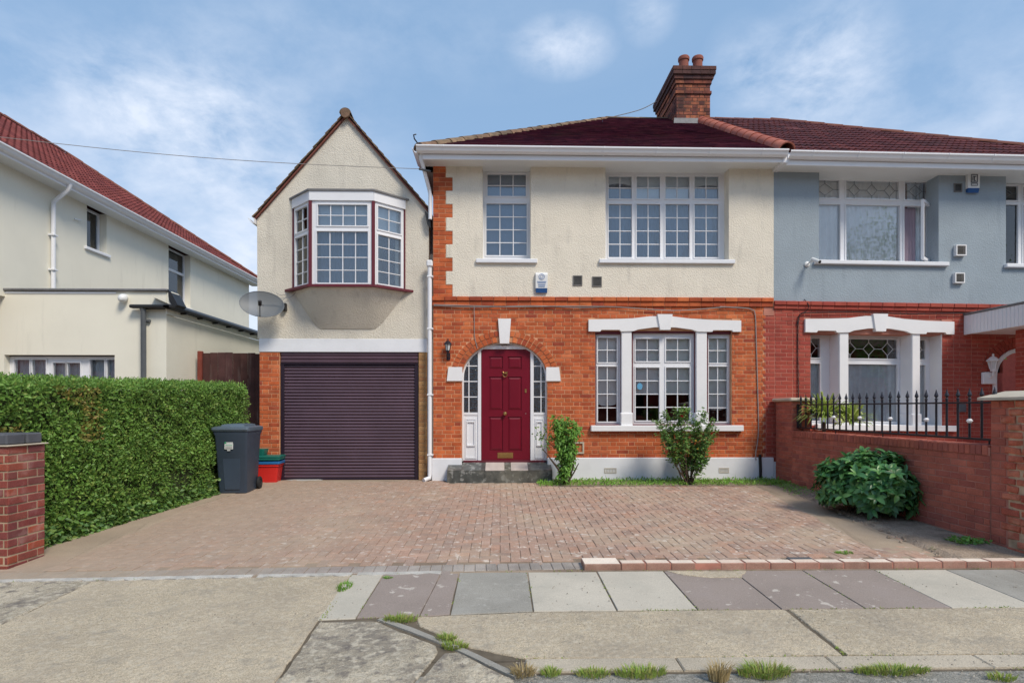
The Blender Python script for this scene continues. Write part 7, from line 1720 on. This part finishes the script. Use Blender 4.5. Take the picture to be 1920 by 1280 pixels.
tag(MB().tube([fc(1425, 852, -.06), fc(1426, 880, -.06), fc(1426, 898, -.06)], .026, 10).build('standpipe', M_['cable_black']), 'short dark standpipe at the foot of the wall beside the garden pier', 'pipe')
cable('thin slack wire from the chimney stack down behind the ridge', [(X(1232, 4.4), 4.4, Z(1232, 190, 4.4)), (X(1200, 4.4), 4.4, Z(1200, 206, 4.4)), (X(1150, 4.4), 4.4, Z(1150, 219, 4.4))], .010)
cable('thin cables looping from the satellite dish to the bay window', [fc(524, 572, .05), fc(533, 560, .05), fc(547, 556, .06), fc(556, 545, .05), fc(545, 549, .06), fc(528, 553, .06), fc(518, 549, .06)], .005)
# overhead telephone wire
A = Vector((xL-.16, -.33, Z(800, 317, -.33))); B = Vector((X(-60, -.9), -.9, Z(-60, 250, -.9)))
pts = [A.lerp(B, t)-Vector((0, 0, .10*sin(pi*t))) for t in [i/16 for i in range(17)]]
wire = thing('telephone_wire', 'thin overhead telephone wire crossing in front of the gable', 'wire', tuple(A)); MB().tube(pts, .0055, 5).build('line', M_['cable'], wire)
MB().tube([A+Vector((-.05, 0, 0)), A+Vector((.14, .1, 0))], .02, 8).build('wire_anchor', M_['greypipe'], wire)
# bits lying on the drive
tag(MB().cbox(X(1475, -5.1), X(1520, -5.1), -5.16, -5.08, gz(-5.1)+.002, gz(-5.1)+.012, .003).build('metal_plate', M_['greypipe']), 'small dark metal plate lying behind the raised brick kerb', 'plate')
# utility cover outline low on the wall, gas flap
uc = MB(); uc.holes(X(1076), X(1095), Z(1085, 850), Z(1085, 828), [(X(1079), X(1092), Z(1085, 847), Z(1085, 831))], -.022, -.004); uc.build('cement_surround', M_['capstone'], house)

# ================================================================== ACROSS THE ROAD (added behind the camera for the windows to mirror)
oh = thing('added_terrace', 'unseen brick terrace added across the road for the windows to mirror', 'house', (0, -30, -.2))
MB().holes(-32, 40, -.2, 5.6, [(x, x+1.6, z, z+1.3) for x in range(-30, 38, 4) for z in (.9, 3.7)], 0, .25).build('front_wall', M_['redbrick'], oh, Matrix.Translation((0, -27.5, 0)) @ Matrix.Rotation(pi, 4, 'Z') @ Matrix.Translation((-8, 0, 0)))
MB().box(-32, 48, -36, -28.2, -.2, 5.5).build('rooms', M_['darkroom'], oh)
MB().extr([(-33, -27.1, 5.6), (-33, -36.6, 5.6), (-33, -31.8, 8.9)], (82, 0, 0)).build('roof', M_['redroof'], oh)
MB().box(-32, 48, -22.2, -22.0, -.2, .9).build('front_wall', M_['gardenbrick'], oh)
def far_tree(x, y, h, r_, lb):
    t = thing('street_tree', lb, 'tree', (x, y, -.2), 'street trees across the road')
    MB().tube([(x, y, -.2), (x+.1, y, h*.3), (x, y+.1, h*.55)], .22, 8, True, .12).build('trunk', M_['stem'], t); cr = MB()
    for _ in range(8000):
        v = rv()*(.45+.55*R()**.5); p = Vector((x+v.x*r_, y+v.y*r_, h*.62+v.z*h*.38)); p += v*_nz.noise(p*.7)*1.6; leaf(cr, p, rv(), rv(), U(.12, .24), .11)
    cr.build('crown', M_['leaf_hedge'], t, kind='stuff')
far_tree(24, -22, 12.5, 4.2, 'tall leafy street tree across the road, mirrored in the blue grey house upper window'); far_tree(12.5, -24, 8, 3, 'low leafy tree added across the road for the ground floor windows to mirror'); far_tree(-14, -23, 9.5, 3.4, 'leafy tree added across the road opposite the cream neighbouring house')
